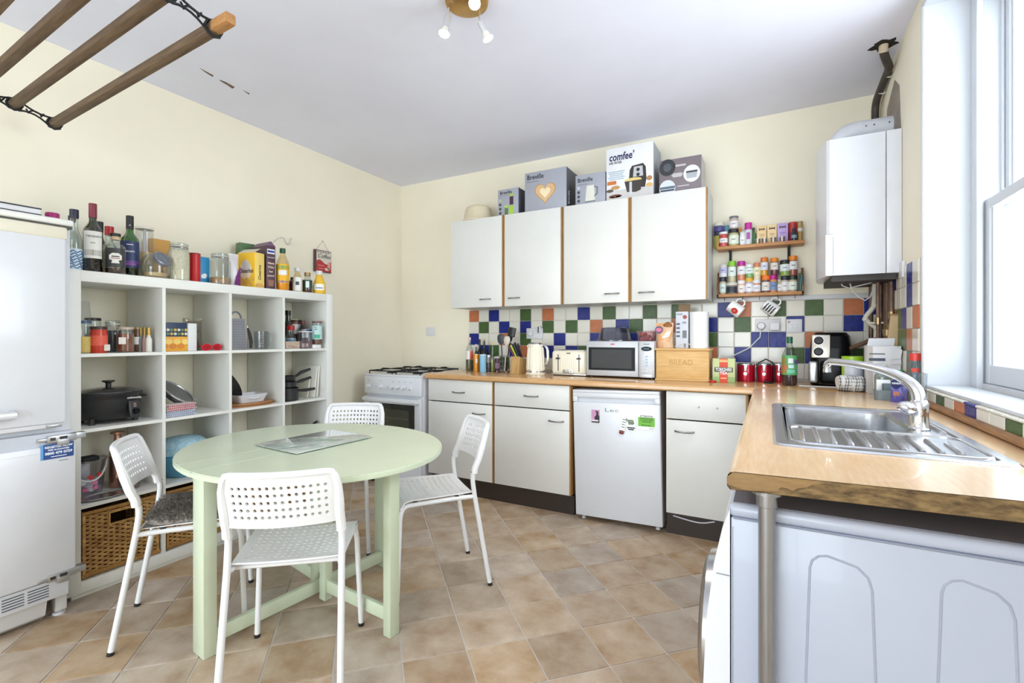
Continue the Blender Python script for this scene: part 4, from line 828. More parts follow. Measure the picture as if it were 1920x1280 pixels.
def bend_text(s, t, r, z, size, m, p, turn=0, sx=1, bold=0):
    a = R(face_cam(p) + turn); return text(s, size, m, t, ((r + .0018) * math.cos(a), (r + .0018) * math.sin(a), z), (R(90), 0, a + R(90)), sx=sx, bold=bold)
bend_text('TRIVENTO', t, r, h * .51, .0125, INK, p, 6)
cyl_label(t, r, h * .415, h * .425, P((120, 116, 112)), p, 14, 'small_print', .0016)
p, h = stand(187, 416, -3.02, Z); bottle('amber_bottle', 'amber bottle with black cap behind the tall olive wine bottle', p, lw(26, p), h, glass('bottle_amber', (150, 120, 60), .12), BLACK, .82, .5, .55, .7)
p, h = stand(205, 425, -2.95, Z); bottle('oil_bottle', 'clear bottle with bright red cap behind the black-labelled gin bottle', p, lw(30, p), h, KCL, P((176, 28, 38), .3), .83, .5, .55, .68, (P((170, 150, 80), .3), .5), capr=1.2)
p, h = stand(216.5, 438, -2.845, Z); r = lw(40, p); t = bottle('apothecary_bottle', 'stout clear gin bottle with white emblem label and cork stopper', p, r, h, KCL, P((40, 34, 32)), .93, .42, .66, .76, (P((74, 40, 34), .2), .14), lab=[(P((60, 60, 62)), .16, .62, 62)], capr=1.25)
MB().lathe([(r * .46, h * .84), (r * .48, h * .93)], 16).build('cork', P((214, 190, 150)), t)
a = R(face_cam(p)); rt3 = (R(90), 0, a + R(90)); ctr = lambda z, o=.002: ((r + o) * math.cos(a), (r + o) * math.sin(a), z)
print_([(-.016, -.026), (.016, -.026), (.012, -.012), (.024, -.008), (.024, .012), (.012, .024), (-.012, .024), (-.024, .012), (-.024, -.008), (-.012, -.012)], PAPER, t, ctr(h * .38, .0018), rt3); print_((.03, .005), INK, t, ctr(h * .415, .0026), rt3); print_((.036, .003), P((170, 40, 44)), t, ctr(h * .37, .0026), rt3)
p, h = stand(243.5, 405, -2.93, Z); r = lw(36, p); t = bottle('wine_bottle', 'green wine bottle with dark blue mountain label and black cap', p, r, h, GRN, BLACK, .79, .40, .58, .72, (P((28, 40, 22), .15), .2), lab=[(P((46, 60, 104)), .15, .58, 80)], capr=1.06)
a = face_cam(p)
for k, c in enumerate(((150, 84, 160), (110, 74, 150))): MB().lathe([(r + .0014 + .0003 * k, h * (.19 + .03 * k)), (r + .0014 + .0003 * k, h * (.245 + .02 * k))], 10, a0=a - 60 + 25 * k, a1=a + 40 + 25 * k).build('mountain_print', P(c), t)
bend_text('MALBEC', t, r, h * .41, .011, WTEXT, p, 0, 1, .02); cyl_label(t, r, h * .515, h * .527, WTEXT, p, 20, 'small_print', .0016)
bend_text('A', t, r * .43, h * .84, .012, WTEXT, p)
p, h = stand(271, 426, -3.02, Z); t = jar('storage_canister', 'tall clear canister with flat cream lid behind the green wine bottle', 'jar', p, lw(34, p), h, PLGL, (P((232, 228, 214)), .012, 1.1), (P((222, 196, 150)), .55), neck=1, nh=.88); MB().tube([(0, 0, .02), (0, 0, h - .014)], .006, 8).build('inner_post', WPLAST, t)
p, h = stand(302, 449, -3.08, Z); carton('tan_carton', 'plain orange tan carton behind the tilted-lid glass jar', (p[0], p[1], p[2]), .10, .04, h, P((218, 164, 84)), rz=R(90))
p, h = stand(291, 478, -2.86, Z); r = lw(58, p); t = thing('cookie_jar', 'round glass cookie jar with tilted grey screw lid', 'jar', p)
MB().lathe([(r * .7, 0), (r * .9, .012), (r, .05), (r * .95, .085), (r * .75, .115), (r * .55, .125)], 26).build('body', GL, t); MB().lathe([(r * .5, .004), (r * .7, .012), (r * .75, .03), (.001, .034)], 20).build('contents', P((214, 182, 136), .7), t)
lm = Matrix.Translation((.03, .012, .098)) @ Matrix.Rotation(R(58), 4, Vector((-.25, .97, 0))); MB().lathe([(.042, 0), (.043, .004), (.043, .016), (.038, .020), (.03, .020), (.029, .018), (.001, .018)], 26, lm).build('screw_lid', P((134, 138, 150), .35, .5), t)
def clip_jar(p, r, h, label, fm, ff, cat='jar', name='clip_top_jar', turn=0):
    t = jar(name, label, cat, p, r, h, GL, None, (fm, ff), None, .78, .80); MB().lathe([(r * .80, h), (r * .82, h + .003), (r * .82, h + .010), (r * .7, h + .014), (.001, h + .016)], 22).build('glass_lid', GL, t)
    for z in (h - .012, h + .002): MB().tube([(r * .83 * math.cos(R(a)), r * .83 * math.sin(R(a)), z) for a in range(0, 360, 24)], .0016, 6, closed=True).build('wire_clip', STEEL, t)
    MB().lathe([(r * .815, h - .006), (r * .815, h - .002)], 22).build('seal', P((216, 212, 196)), t); return t
p, h = stand(335.5, 457, -2.86, Z); clip_jar(p, lw(44, p), h - .012, 'tall clip-top glass jar full of oats', P((222, 208, 182), .9, var=.25, scale=160), .86)
p, h = stand(365, 475, -2.88, Z); t = jar('red_canister', 'plain red tin canister between the oat jar and the blue carton', 'tin', p, lw(22, p), h, P((196, 30, 36), .35), (P((150, 24, 30), .35), .006, 1.04), neck=1, nh=.86)
p, h = stand(384, 482, -2.89, Z); t = carton('blue_carton', 'bright blue carton with a white flash beside the red canister', p, .052, .09, h, P((46, 146, 200), .4), rz=R(90)); print_([(-.02, -.03), (.004, -.03), (.012, -.01), (.0, .0), (-.02, -.012)], WTEXT, t, (0, -.001, h * .4))
p, h = stand(412.5, 477, -2.855, Z); clip_jar(p, lw(42, p), h - .01, 'wide clip-top glass jar with a little muesli in it', P((196, 160, 116), .9, rgb2=(120, 84, 56), scale=120), .24)
p, h = stand(437.5, 476, -2.87, Z); t = thing('crisp_bag', 'white and purple foil snack bag squeezed beside the yellow cereal box', 'bag', p)
def pouch(t, wd, ht, th, m, name='bag', Mx=None, top=.0):
    mb = MB(); N = 10; M_ = 12; vs_ = []; fs = []
    for s in (1, -1):
        for j in range(M_ + 1):
            for i in range(N + 1):
                u = -1 + 2 * i / N; v = j / M_; b = (1 - abs(u) ** 3) * (math.sin(math.pi * min(1, v * 1.0 + .12)) ** .6 if v < .94 else .12); vs_.append((u * wd / 2 * (1 - .06 * math.sin(math.pi * v)), -s * (th / 2 * b + .0006) + .002 * math.sin(7 * u + 9 * v) * b, v * ht))
    for s in range(2):
        o = s * (N + 1) * (M_ + 1)
        for j in range(M_):
            for i in range(N): a = o + j * (N + 1) + i; f = (a, a + 1, a + N + 2, a + N + 1); fs.append(f if s == 0 else f[::-1])
    return mb.add(vs_, fs, Mx).build(name, m, t)
pouch(t, .062, h, .05, P((226, 220, 224), .3), Mx=Matrix.Rotation(R(90), 4, 'Z')); print_([(-.008, .01), (.027, .004), (.028, h * .62), (.016, h * .5), (.0, h * .3)], P((112, 34, 116), .3), t, (.027, 0, 0), FX)
# cereal boxes
p, h = stand(478, 471, -2.82, Z); CY2 = P((248, 218, 120), .4); hb = h - .004; bw_ = .135; bd_ = .075
t = thing('cereal_box', 'yellow cereal box with hoop pictures on top of the shelf unit', 'cereal box', (-2.825, AX(478, 500, -2.825).y, Z + .0005), R(12))
MB().box(-bw_, 0, 0, 0, bd_, hb, .001).build('carton', CY2, t)
print_([(-bw_, .001), (-.001, .001), (-.001, hb - .001), (-bw_, hb - .001)], P((240, 190, 46), .4), t, (0, -.0002, 0), FY, 'front_print')
print_(ell(.046, .056), P((236, 214, 190)), t, (-.07, -.0008, hb * .5), FY); print_(ell(.032, .04), P((206, 196, 196)), t, (-.07, -.0014, hb * .62), FY)
text('Cheerios', .040, P((58, 46, 40)), t, (-.07, -.0022, hb * .48), FY, bold=.012, shear=.15, fit=.115)
for k in range(8): print_(ell(.013, .013, 10), P((222, 170, 84)), t, (-.118 + .0145 * k, -.0016 - .0002 * (k % 3), .02 + .016 * ((k * 5) % 3)), FY)
text('Cheerios', .03, P((58, 46, 40)), t, (.001, bd_ / 2, hb * .45), (R(90), R(-90), R(90)), bold=.01, fit=hb * .42)
for k in range(5): print_(ell(.011, .011, 10), P((232, 180, 96)), t, (.0008, .012 + .012 * k, .014 + .008 * (k % 2)), FX)
MB().add([(-bw_, .002, hb), (-.002, .002, hb), (-.002, .05, hb + .03), (-bw_, .05, hb + .03)], [(0, 1, 2, 3), (3, 2, 1, 0)]).build('open_flap', P((206, 196, 176)), t, False)
q = AX(464, 470, -3.06); carton('green_cereal_box', 'dark green cereal box standing behind the yellow cereal box', (q.x, q.y, Z + .0005), .10, .06, AX(468, 457, -3.06).z - Z, P((84, 116, 72), .45), 'cereal box', R(80))
q = AX(508, 500, -2.835); hc = AX(508, 461, -2.835).z - Z
t = thing('cereal_box', 'dark brown chocolate cereal box with an open gabled top', 'cereal box', (-2.835, q.y, Z + .0005), R(-5)); CB = P((84, 56, 70), .4)
MB().box(-.17, -.03, 0, 0, .03, hc, .001).build('carton', CB, t); MB().add([(-.17, -.03, hc), (0, -.03, hc), (0, .03, hc), (-.17, .03, hc), (-.17, 0, hc + .03), (0, 0, hc + .03)], [(0, 1, 5, 4), (2, 3, 4, 5), (1, 2, 5), (3, 0, 4)]).build('gabled_top', P((110, 84, 110), .5), t, False)
print_((.05, .03), WTEXT, t, (.0002, 0, hc * .87), FX); print_((.046, .014), P((60, 70, 150)), t, (.0008, 0, hc * .87), FX)
for k, s in enumerate(('Have', 'YOU', 'had', 'yours?')): text(s, .020 if k < 2 else .017, P((240, 216, 190)), t, (.0006, 0, hc * (.60 - .095 * k)), FX, bold=.02)
text('CHOCOLATE', .008, WTEXT, t, (.0006, 0, hc * .73), FX, bold=.02); print_([(-.016, 0), (.016, 0), (.02, .04), (-.02, .04)], P((150, 104, 84)), t, (.0004, 0, .02), FX)
p, h = stand(530, 466, -2.85, Z); r = lw(25, p); bottle('squash_bottle', 'orange squash bottle with dark green cap on the shelf unit', p, r, h, glass('pale_plastic', (250, 240, 214), .1), P((24, 84, 54), .35), .9, .4, .60, .84, (P((244, 170, 20), .25), .28), lab=[(P((240, 180, 30)), .17, .62, 85), (P((112, 160, 80)), .50, .585, 80), (P((232, 236, 244)), .36, .47, 38), (P((120, 110, 150)), .18, .23, 84)])
p, h = stand(549, 520, -2.93, Z); jar('vinegar_bottle', 'small square-shouldered bottle of dark brown sauce behind the squash bottle', 'bottle', p, lw(18, p), h, P((82, 46, 40), .2), neck=.5, nh=.72)
p, h = stand(557.5, 502, -2.855, Z); t = bottle('squeezy_sauce_bottle', 'clear squeezy bottle with white cap and cream sauce', p, lw(18, p), h, glass('pale_plastic', (250, 240, 214), .1), WPLAST, .86, .5, .5, .76, (P((232, 222, 204)), .55), lab=[(P((236, 234, 230)), .05, .6, 60), (P((40, 60, 60)), .28, .42, 22)], capr=1.2)
p, h = stand(576.5, 511, -2.85, Z); bottle('vanilla_bottle', 'little dark bottle with gold cap on the shelf unit', p, lw(19, p), h, KCL, P((150, 124, 80), .35, .5), .84, .55, .55, .72, (P((84, 46, 28), .2), .35), lab=[(P((36, 66, 54)), .22, .62, 70), (P((226, 230, 228)), .25, .56, 20)], capr=1.15)
p, h = stand(598.5, 508, -2.845, Z); bottle('honey_bottle', 'squeezy honey bottle with white cap at the end of the shelf top', p, lw(25, p), h, P((238, 190, 60), .2), WPLAST, .84, .42, .26, .80, lab=[(P((244, 240, 226)), .16, .42, 48), (P((120, 130, 190)), .22, .28, 30)], capr=1.2)
# wall hook and coffee sign
q = [AX(u, v, XL + .02) for u, v in ((512, 455), (520, 448), (528, 444.5), (533, 447), (536, 455), (540, 458.5), (544, 457), (545.5, 450), (545.5, 447))]
tag(MB().tube([tuple(v) for v in q], .0025, 6).ball(tuple(q[-1]), .005).build('wire_hook', STEEL), 'bent wire hook on the cream wall above the chocolate cereal box', 'hook')
q = AX(605, 490, XL + .012); t = thing('coffee_sign', 'small hanging red and cream Coffee sign on the cream wall', 'sign', (XL + .008, q.y, q.z)); sw, sh_ = .165, .175
MB().box(-.004, -sw / 2, -sh_ / 2, .008, sw / 2, sh_ / 2, .002).build('plaque', P((92, 60, 58), .5), t)
print_((sw * .86, sh_ * .92), P((218, 212, 200)), t, (.0081, sw * .05, 0), FX)
print_([(-.07, -.08)] + [(-.07 + .142 * i / 12, -.005 + .016 * math.sin(i * .55 + .3)) for i in range(13)] + [(.072, -.08)], P((186, 50, 54)), t, (.0088, sw * .05 - .001, 0), FX)
text('Coffee', .047, INK, t, (.0094, .008, .040), FX, shear=.35, bold=.004); [print_((.018, .007), P((110, 104, 98)), t, (.0094, -.048 + .025 * k, .071), FX) for k in range(5)]
print_([(-.016, 0), (.016, 0), (.02, .02), (-.02, .02)], P((230, 220, 210)), t, (.0096, .036, -.07), FX); print_([(-.012, 0), (.012, 0), (.016, .05), (.0, .062), (-.014, .05)], P((220, 160, 150)), t, (.0096, .056, -.06), FX)
for k in range(2): print_((.06 - .01 * k, .006), P((226, 150, 148)), t, (.0096, -.02, -.035 - .024 * k), FX)
c1 = AX(605, 452, XL + .006) - t.location; MB().tube([(.002, -.06, sh_ / 2), (0, c1.y, c1.z), (.002, .06, sh_ / 2)], .0011, 5).ball(tuple(c1), .004).build('hanging_cord', P((120, 104, 90)), t)
# ============================================================ inside the shelf unit: top row
Z = kz(3)
p, h = stand(151, 602, -2.85, Z); p = (p[0], max(p[1], KY0 + PT + lw(30, p) + .003), p[2]); clip = jar('grain_jar', 'glass jar of yellow couscous with a blue lid', 'jar', p, lw(30, p), h, GL, (P((60, 88, 132), .4), .008, 1.02), (P((232, 194, 104), .8, var=.2, scale=150), .55), None, .94, .86)
pb, h2 = p, AX(146, 565, -2.85).z - (Z + h); t = thing('upturned_beaker', 'clear plastic beaker upturned on the blue-lidded jar', 'cup', (p[0], p[1] - .002, Z + h + .001)); MB().lathe([(.03, 0), (.0295, .002), (.023, h2 - .004), (.021, h2), (.001, h2)], 18).build('shell', PLGL, t); MB().lathe([(.0308, 0), (.0308, .004)], 18).build('lip', PLGL, t)
p, h = stand(185, 612, -2.85, Z); jar('sauce_jar', 'jar of red tomato sauce with dark lid', 'jar', p, lw(35, p), h, P((196, 58, 40), .2), (P((64, 50, 46), .35), .012, .98), None, (P((226, 96, 76)), .28, .66, 80), .9, .82); jj = bpy.data.objects['sauce_jar']; print_((.024, .03), PAPER, jj, (.038 * .98, .018, .026), (R(90), 0, R(60)))
p, h = stand(174, 596, -2.97, Z); jar('pickle_jar', 'pale jar with black lid standing behind the tomato sauce', 'jar', p, lw(32, p), h, GL, (BLACK, .012, 1), (P((208, 208, 204), .6), .8), None, .95, .86)
p, h = stand(211, 606, -2.945, Z); clip_jar(p, lw(36, p), h, 'wide clip-top jar of dark grey seeds behind the amber jar', P((92, 92, 104), .7, var=.3, scale=120), .75)
p, h = stand(235, 613, -2.85, Z); t = jar('honey_jar', 'amber jar with a square white label', 'jar', p, lw(35, p), h, GL, (P((190, 172, 156), .3), .010, .96), (P((132, 72, 40), .2), .8), None, .9, .84); a = R(face_cam(p) - 18); r = lw(35, p) + .001; print_((.03, .034), PAPER, t, (r * math.cos(a), r * math.sin(a), h * .46), (R(90), 0, a + R(90)))
p, h = stand(256, 613, -2.92, Z); jar('preserve_jar', 'dark brown preserve jar tucked behind the amber jar', 'jar', p, lw(20, p), h, P((96, 64, 46), .2), (P((150, 130, 100), .4, .3), .01, 1), None, (PAPER, .3, .6, 40), .9, .84)
for k, (u, wd, c, lab) in enumerate(((264, 10, (150, 150, 160), 'grey'), (271, 10, (196, 160, 152), 'pink'), (279, 13, (232, 230, 222), 'white'))):
    p, h = stand(u, 614, -2.86 - .02 * (2 - k), Z); bottle('salt_grinder', '%s salt shaker bottle with gold top on the upper shelf' % lab, p, lw(wd, p), h, P(c, .4), P((188, 156, 86), .35, .7), .70, .55, .5, .62, cat='shaker', group='gold-topped shakers')
# second cell
def cellbox(u0, u1, v0, v1, x, z, dp, m, name, label, cat='box'):
    a, b = AX(u0, 640, x), AX(u1, 640, x); h = AX(u0, v0, x).z - z if v0 is not None else .05; t = thing(name, label, cat, (x, (a.y + b.y) / 2, z + .0005)); wd = b.y - a.y; MB().box(-dp, -wd / 2, 0, 0, wd / 2, h, .0015).build('body', m, t); return t, wd, h
t, wd, h = cellbox(304, 351, 631, 657, -2.86, Z, .09, P((246, 182, 66), .4), 'orange_tin', 'orange citrus patterned tin under the blue flowered tin', 'tin')
for k in range(6): print_(ell(.018, .015), P((250, 214, 120) if k % 2 else (226, 140, 50)), t, (.0003 + .0003 * k, -wd * .4 + wd * .16 * k, h * (.35 + .3 * (k % 2))), FX)
zt2 = Z + h + .001
t, wd, h = cellbox(304, 352, 604, 630, -2.862, zt2, .088, P((44, 60, 92), .4), 'flowered_tin', 'navy tin with white and yellow flower pattern on the orange tin', 'tin'); h = .05
for k in range(14):
    c = ((236, 236, 226), (226, 196, 70), (110, 150, 110))[k % 3]; print_([(.011 * math.cos(a * .628) * (1 if a % 2 else .45), .011 * math.sin(a * .628) * (1 if a % 2 else .45)) for a in range(10)], P(c), t, (.0004 + .0001 * k, -wd * .42 + wd * .14 * (k // 2), .014 + .022 * (k % 2)), FX)
t, wd, h = cellbox(353, 369, 606, 657, -2.85, Z, .06, P((232, 232, 234), .5), 'white_carton', 'narrow white carton beside the flowered tin')
for k in range(9): print_((wd * .8, .0012), P((196, 198, 204)), t, (.0003, 0, h * (.1 + .09 * k)), FX)
p, h = stand(361, 597, -2.95, Z); t = thing('herb_bag', 'clear plastic bag of dried herbs behind the white carton', 'bag', p); pouch(t, .10, h, .06, glass('cloudy_plastic', (214, 210, 200), .12), Mx=Matrix.Rotation(R(80), 4, 'Z')); pouch(t, .08, h * .62, .045, P((120, 116, 78), .9, var=.4, scale=80), 'dried_herbs', Matrix.Rotation(R(80), 4, 'Z'))
a, b = AX(377, 652, -2.84), AX(417, 652, -2.84); t = thing('sunglasses', 'pair of red sunglasses on the upper shelf', 'sunglasses', (-2.84, (a.y + b.y) / 2, Z + .0005)); wd = b.y - a.y; RED = P((200, 24, 44), .2)
for s in (-1, 1):
    f = MB().tube([(0, s * wd * .25 + wd * .21 * math.cos(R(q_)), .019 + .017 * math.sin(R(q_))) for q_ in range(0, 360, 30)], .004, 6, closed=True).build('rim', RED, t); MB().prism(ell(wd * .2, .016), -.001, .001, Matrix.Translation((0, s * wd * .25, .019)) @ Matrix.Rotation(R(90), 4, 'Y') @ Matrix.Rotation(R(90), 4, 'Z')).build('lens', P((170, 40, 50), .1), f, False)
    MB().tube([(0, s * wd * .48, .026), (-.05, s * wd * .46, .022), (-.1, s * wd * .42, .006)], .003, 6).build('arm', RED, t)
MB().tube([(0, -.012, .024), (.003, 0, .028), (0, .012, .024)], .003, 6).build('bridge', RED, t)
# third cell: grater and jug
a, b = AX(434, 655, -2.86), AX(464, 655, -2.86); t = thing('box_grater', 'steel box grater with an arched handle on the upper shelf', 'grater', (-2.90, (a.y + b.y) / 2, Z + .0005)); gw = (b.y - a.y) / 2; gh = AX(448, 597, -2.86).z - Z; GST = mat('grater_steel', (150, 152, 158), .35, .85, var=.1)
MB().add([(s * .04, q * gw, 0) for s, q in ((-1, -1), (1, -1), (1, 1), (-1, 1))] + [(s * .028, q * gw * .8, gh) for s, q in ((-1, -1), (1, -1), (1, 1), (-1, 1))], [(0, 1, 5, 4), (1, 2, 6, 5), (2, 3, 7, 6), (3, 0, 4, 7), (4, 5, 6, 7)]).build('body', GST, t, False)
for k in range(7):
    for j in range(11):
        z = gh * (.08 + .082 * j); s = 1 - .3 * z / gh * .66; MB().ball((.04 - .012 * z / gh + .0005, (-.75 + .25 * k) * gw * s, z), .0016, .0026, .0022, 6).build('tooth', P((110, 112, 118), .4, .7), t)
MB().tube([(0, -gw * .7, gh)] + [(0, gw * .7 * math.cos(R(180 - q_)), gh + .042 * math.sin(R(q_))) for q_ in range(15, 180, 15)] + [(0, gw * .7, gh)], .006, 8).build('handle', GST, t)
p = AX(469, 655, -2.87); t = thing('peeler', 'black kitchen tool leaning against the box grater', 'utensil', (p.x, p.y, Z)); MB().tube([(0, .004, .008), (0, .006, .05), (0, -.004, .10), (0, -.016, .135)], [.007, .010, .009, .005], 8).build('handle', BLACK, t); MB().tube([(0, -.016, .135), (0, -.02, .15)], .003, 6).build('blade', STEEL, t)
p, h = stand(490, 621, -2.86, Z); r = lw(30, p); t = thing('measuring_jug', 'clear plastic measuring jug beside the box grater', 'jug', p); MB().lathe([(r * .85, 0), (r * .87, .004), (r, h), (r * .96, h), (r * .83, .006), (.001, .006)], 22).build('body', PLGL, t); MB().tube([(0, r * .9, h * .9), (0, r * 1.5, h * .85), (0, r * 1.45, h * .3), (0, r * .9, h * .2)], .005, 8).build('handle', PLGL, t)
for k in range(5): cyl_label(t, r * (.9 + .02 * k), h * (.2 + .14 * k), h * (.2 + .14 * k) + .002, P((150, 156, 164)), p, 18, 'scale_mark')
# fourth cell
p, h = stand(540, 582, -3.0, Z); bottle('dark_sauce_bottle', 'tall dark bottle with black cap at the back of the end cubby', p, lw(20, p), h, glass('smoke_glass', (70, 84, 64), .14), BLACK, .88, .5, .5, .7, (P((40, 36, 30), .2), .45))
p, h = stand(553, 600, -3.03, Z); jar('stock_tub', 'brown tub with a white band in the end cubby', 'tub', p, lw(26, p), h, P((120, 74, 62), .4), (P((66, 40, 36), .4), .01, 1.03), None, (P((236, 236, 234)), .5, .85, 60), .98, .88)
p, h = stand(548, 598, -3.11, Z); jar('green_tub', 'green cardboard drum at the back of the end cubby', 'tub', p, .04, h, P((112, 160, 78), .5), (P((206, 214, 170)), .01, 1.02), None, None, 1, .9)
p, h = stand(545, 610, -2.9, Z); bottle('red_capped_jar', 'small jar with red cap and blue label in the end cubby', p, lw(22, p), h, KCL, P((186, 30, 34), .35), .80, .62, .4, .6, (P((200, 206, 210), .4), .45), lab=[(P((90, 130, 170)), .1, .4, 60)], cat='jar', capr=1.1)
p, h = stand(568, 601, -2.95, Z); bottle('brown_capped_bottle', 'round-shouldered clear bottle with a brown cap in the end cubby', p, lw(24, p), h, glass('smoke_clear', (190, 186, 196), .14), P((110, 60, 52), .4), .86, .34, .55, .82, (P((86, 52, 56), .3), .38))
p, h = stand(572, 621, -2.85, Z); t = jar('clear_tub', 'clear plastic tub with a round dark and white label', 'tub', p, lw(30, p), h, PLGL, (P((236, 236, 234), .4), .004, 1.03), (P((150, 120, 118), .6), .45), (P((70, 50, 56)), .3, .62, 22), .98, .9)
t, wd, h = cellbox(574, 586, 617, 655, -2.865, Z, .05, P((226, 230, 236), .4), 'blue_topped_carton', 'white carton with a blue top strip in the end cubby'); print_((wd, .010), P((44, 74, 160)), t, (.0003, 0, h - .008), FX)
t, wd, h = cellbox(536, 562, 640, 655, -2.84, Z, .024, P((202, 178, 158), .5), 'flapjack_packet', 'low beige printed packet at the front of the end cubby', 'packet')
for k in range(5): print_([(-.02, 0), (.02, .004), (.018, .008), (-.022, .003)], P((150, 116, 104) if k % 2 else (228, 206, 196)), t, (.0004, -wd * .3 + wd * .15 * k, .008 + .006 * (k % 3)), FX)
t, wd, h = cellbox(587, 602, 646, 655, -2.80, Z, .05, P((240, 240, 240), .5), 'white_block', 'small white box under the labelled sauce jar'); zb2 = Z + h
p, h = stand(594.5, 602, -2.826, zb2); t = jar('sauce_jar', 'clear jar with blue and green label on a small white box', 'jar', (p[0], p[1], zb2 + .001), lw(20, p), h - .001, GL, (P((120, 84, 76), .4), .010, .96), (P((116, 70, 58), .4), .8), (P((186, 220, 216)), .22, .80, 75), .92, .86); r = lw(20, p); a = R(face_cam(p)); bt = ((r + .0014) * math.cos(a - .25), (r + .0014) * math.sin(a - .25)); print_((.017, .017), P((26, 30, 66)), t, (bt[0], bt[1], h * .68), (R(90), 0, a - .25 + R(90))); text('HP', .014, WTEXT, t, (bt[0] * 1.04, bt[1] * 1.04, h * .68), (R(90), 0, a - .25 + R(90)), bold=.03); cyl_label(t, r, h * .26, h * .42, P((70, 170, 140)), p, 30, off=.0014)
# ============================================================ shelf unit: middle rows
Z = kz(2); PANB = mat('black_enamel_pan', (34, 34, 37), .35, var=.12)
a = AX(201, 790, -2.935); t = thing('slow_cooker', 'black oval slow cooker with a knobbed lid in the shelf unit', 'slow cooker', (-2.955, KY0 + ky(0) + .168, Z + .0005)); sy_ = 1.0; HTS = AX(200, 733, -2.9).z - Z
rx, ry = .125, .136
MB().lathe([(.80, .02), (.86, .03), (.93, .07), (.98, HTS * .72), (1, HTS * .86), (1.03, HTS * .9), (1.03, HTS * .93), (.95, HTS * .93), (.9, HTS * .9)], 36, Matrix.Diagonal((rx, ry, 1, 1))).build('pot', PANB, t)
MB().lathe([(1.0, HTS * .94), (.98, HTS * .98), (.7, HTS * 1.06), (.3, HTS * 1.1), (.001, HTS * 1.11)], 36, Matrix.Diagonal((rx, ry, 1, 1))).build('lid', mat('smoked_lid', (52, 52, 56), .1, var=.1, coat=.5), t)
MB().lathe([(.014, 0), (.011, .008), (.012, .022), (.026, .028), (.026, .034), (.001, .036)], 16).build('lid_knob', BLACK, t, True, (0, 0, HTS * 1.09))
MB().box(-.025, ry * .98, HTS * .72, .025, ry * .98 + .026, HTS * .78, .005).box(-.025, -ry * .98 - .012, HTS * .72, .025, -ry * .98, HTS * .78, .004).build('side_handle', BLACK, t)
for x, y in ((.06, .09), (.06, -.09), (-.06, .09), (-.06, -.09)): MB().lathe([(.014, 0), (.012, .03)], 10).build('foot', BLACK, t, True, (x, y, 0))
am = R(18); c = (rx * .97 * math.cos(am), ry * .97 * math.sin(am) + .02); dl = MB().box(-.004, -.027, -.045, .010, .027, .045, .006).build('control_panel', P((46, 46, 50), .3), t, True, (c[0], c[1], HTS * .40), (0, R(-8), R(14)))
MB().lathe([(.016, 0), (.014, .012), (.001, .013)], 14, Matrix.Rotation(R(90), 4, 'Y')).build('dial', BLACKG, dl, True, (.010, 0, -.012))
for k in range(3): print_((.014, .0025), P((230, 190, 170)), dl, (.0102, 0, .028 - .008 * k), FX)
text('cookworks', .014, P((225, 225, 228)), t, (rx * 1.0, .055, HTS * .77), (R(84), 0, R(76)), bold=.02)
# second cell: pan, sieve and tea towels
yc = KY0 + ky(1) + CW / 2
t = thing('baking_pan', 'grey metal roasting pan under the steel sieve', 'pan', (-2.99, yc - .058, Z + .0005)); t.scale = (.93, .93, .93); MB().lathe([(.085, 0), (.088, .003), (.108, .042), (.112, .044), (.112, .046), (.104, .044), (.085, .005), (.001, .005)], 28).build('body', P((120, 124, 130), .35, .8), t); MB().tube([(.1, .02, .035), (.11, .05, .036), (.1, .08, .036)][:2] + [(.08, .1, .035)], .004, 6).build('grip', P((120, 124, 130), .35, .8), t)
t = thing('sieve', 'round steel sieve with long wire handles leaning on the roasting pan', 'sieve', (-2.95, yc - .03, Z + .115)); t.rotation_euler = (R(-26), R(34), R(0)); MESHM = mat('wire_mesh', (168, 170, 174), .35, .9, var=.3, scale=200)
MB().lathe([(.001, -.045), (.045, -.042), (.078, -.025), (.092, 0)], 26).build('mesh_bowl', MESHM, t); MB().tube([(.093 * math.cos(R(q_)), .093 * math.sin(R(q_)), .002) for q_ in range(0, 360, 15)], .0055, 8, closed=True).build('rim', STEEL, t)
MB().tube([(.012, .09, 0), (.012, .14, -.006), (.008, .17, -.008)], .003, 6).tube([(-.012, .09, 0), (-.012, .14, -.006), (-.008, .17, -.008)], .003, 6).build('handle', STEEL, t); MB().tube([(.0, -.093, 0), (0, -.115, .004)], .004, 6).build('rest_hook', STEEL, t)
def towel(name, label, p, wd, dp, ht, m, stripe, rz=0, folds=3):
    t = thing(name, label, 'tea towel', p, rz)
    for k in range(folds):
        mb = MB(); mb.box(-dp / 2 + .004 * (k % 2), -wd / 2 + .003 * k, k * ht / folds, dp / 2 - .003 * k, wd / 2 - .005 * (k % 2), (k + .94) * ht / folds, min(.005, ht / folds * .42)); f = mb.build('fold', m, t)
        for j in range(-7, 8):
            q = j * wd / 16; MB().box(dp / 2 - .0035 - .003 * k, q - .0013, (k + .08) * ht / folds, dp / 2 + .0006 - .003 * k, q + .0013, (k + .86) * ht / folds).build('stripe', stripe, f, False)
        MB().box(dp / 2 - .0035 - .003 * k, -wd * .46, (k + .40) * ht / folds, dp / 2 + .0008 - .003 * k, wd * .46, (k + .54) * ht / folds).build('stripe', stripe, f, False)
    return t
ty = (AX(304, 770, -2.83).y + AX(369, 770, -2.83).y) / 2
towel('tea_towel', 'folded blue striped tea towel under the red checked one', (-2.855, ty - .006, Z + .0005), .155, .1, .030, P((222, 224, 232), .85), P((120, 136, 172), .85))
towel('tea_towel', 'folded red checked tea towel on top of the blue striped one', (-2.857, ty, Z + .032), .155, .095, .034, P((228, 214, 214), .85), P((186, 60, 80), .85), R(3))
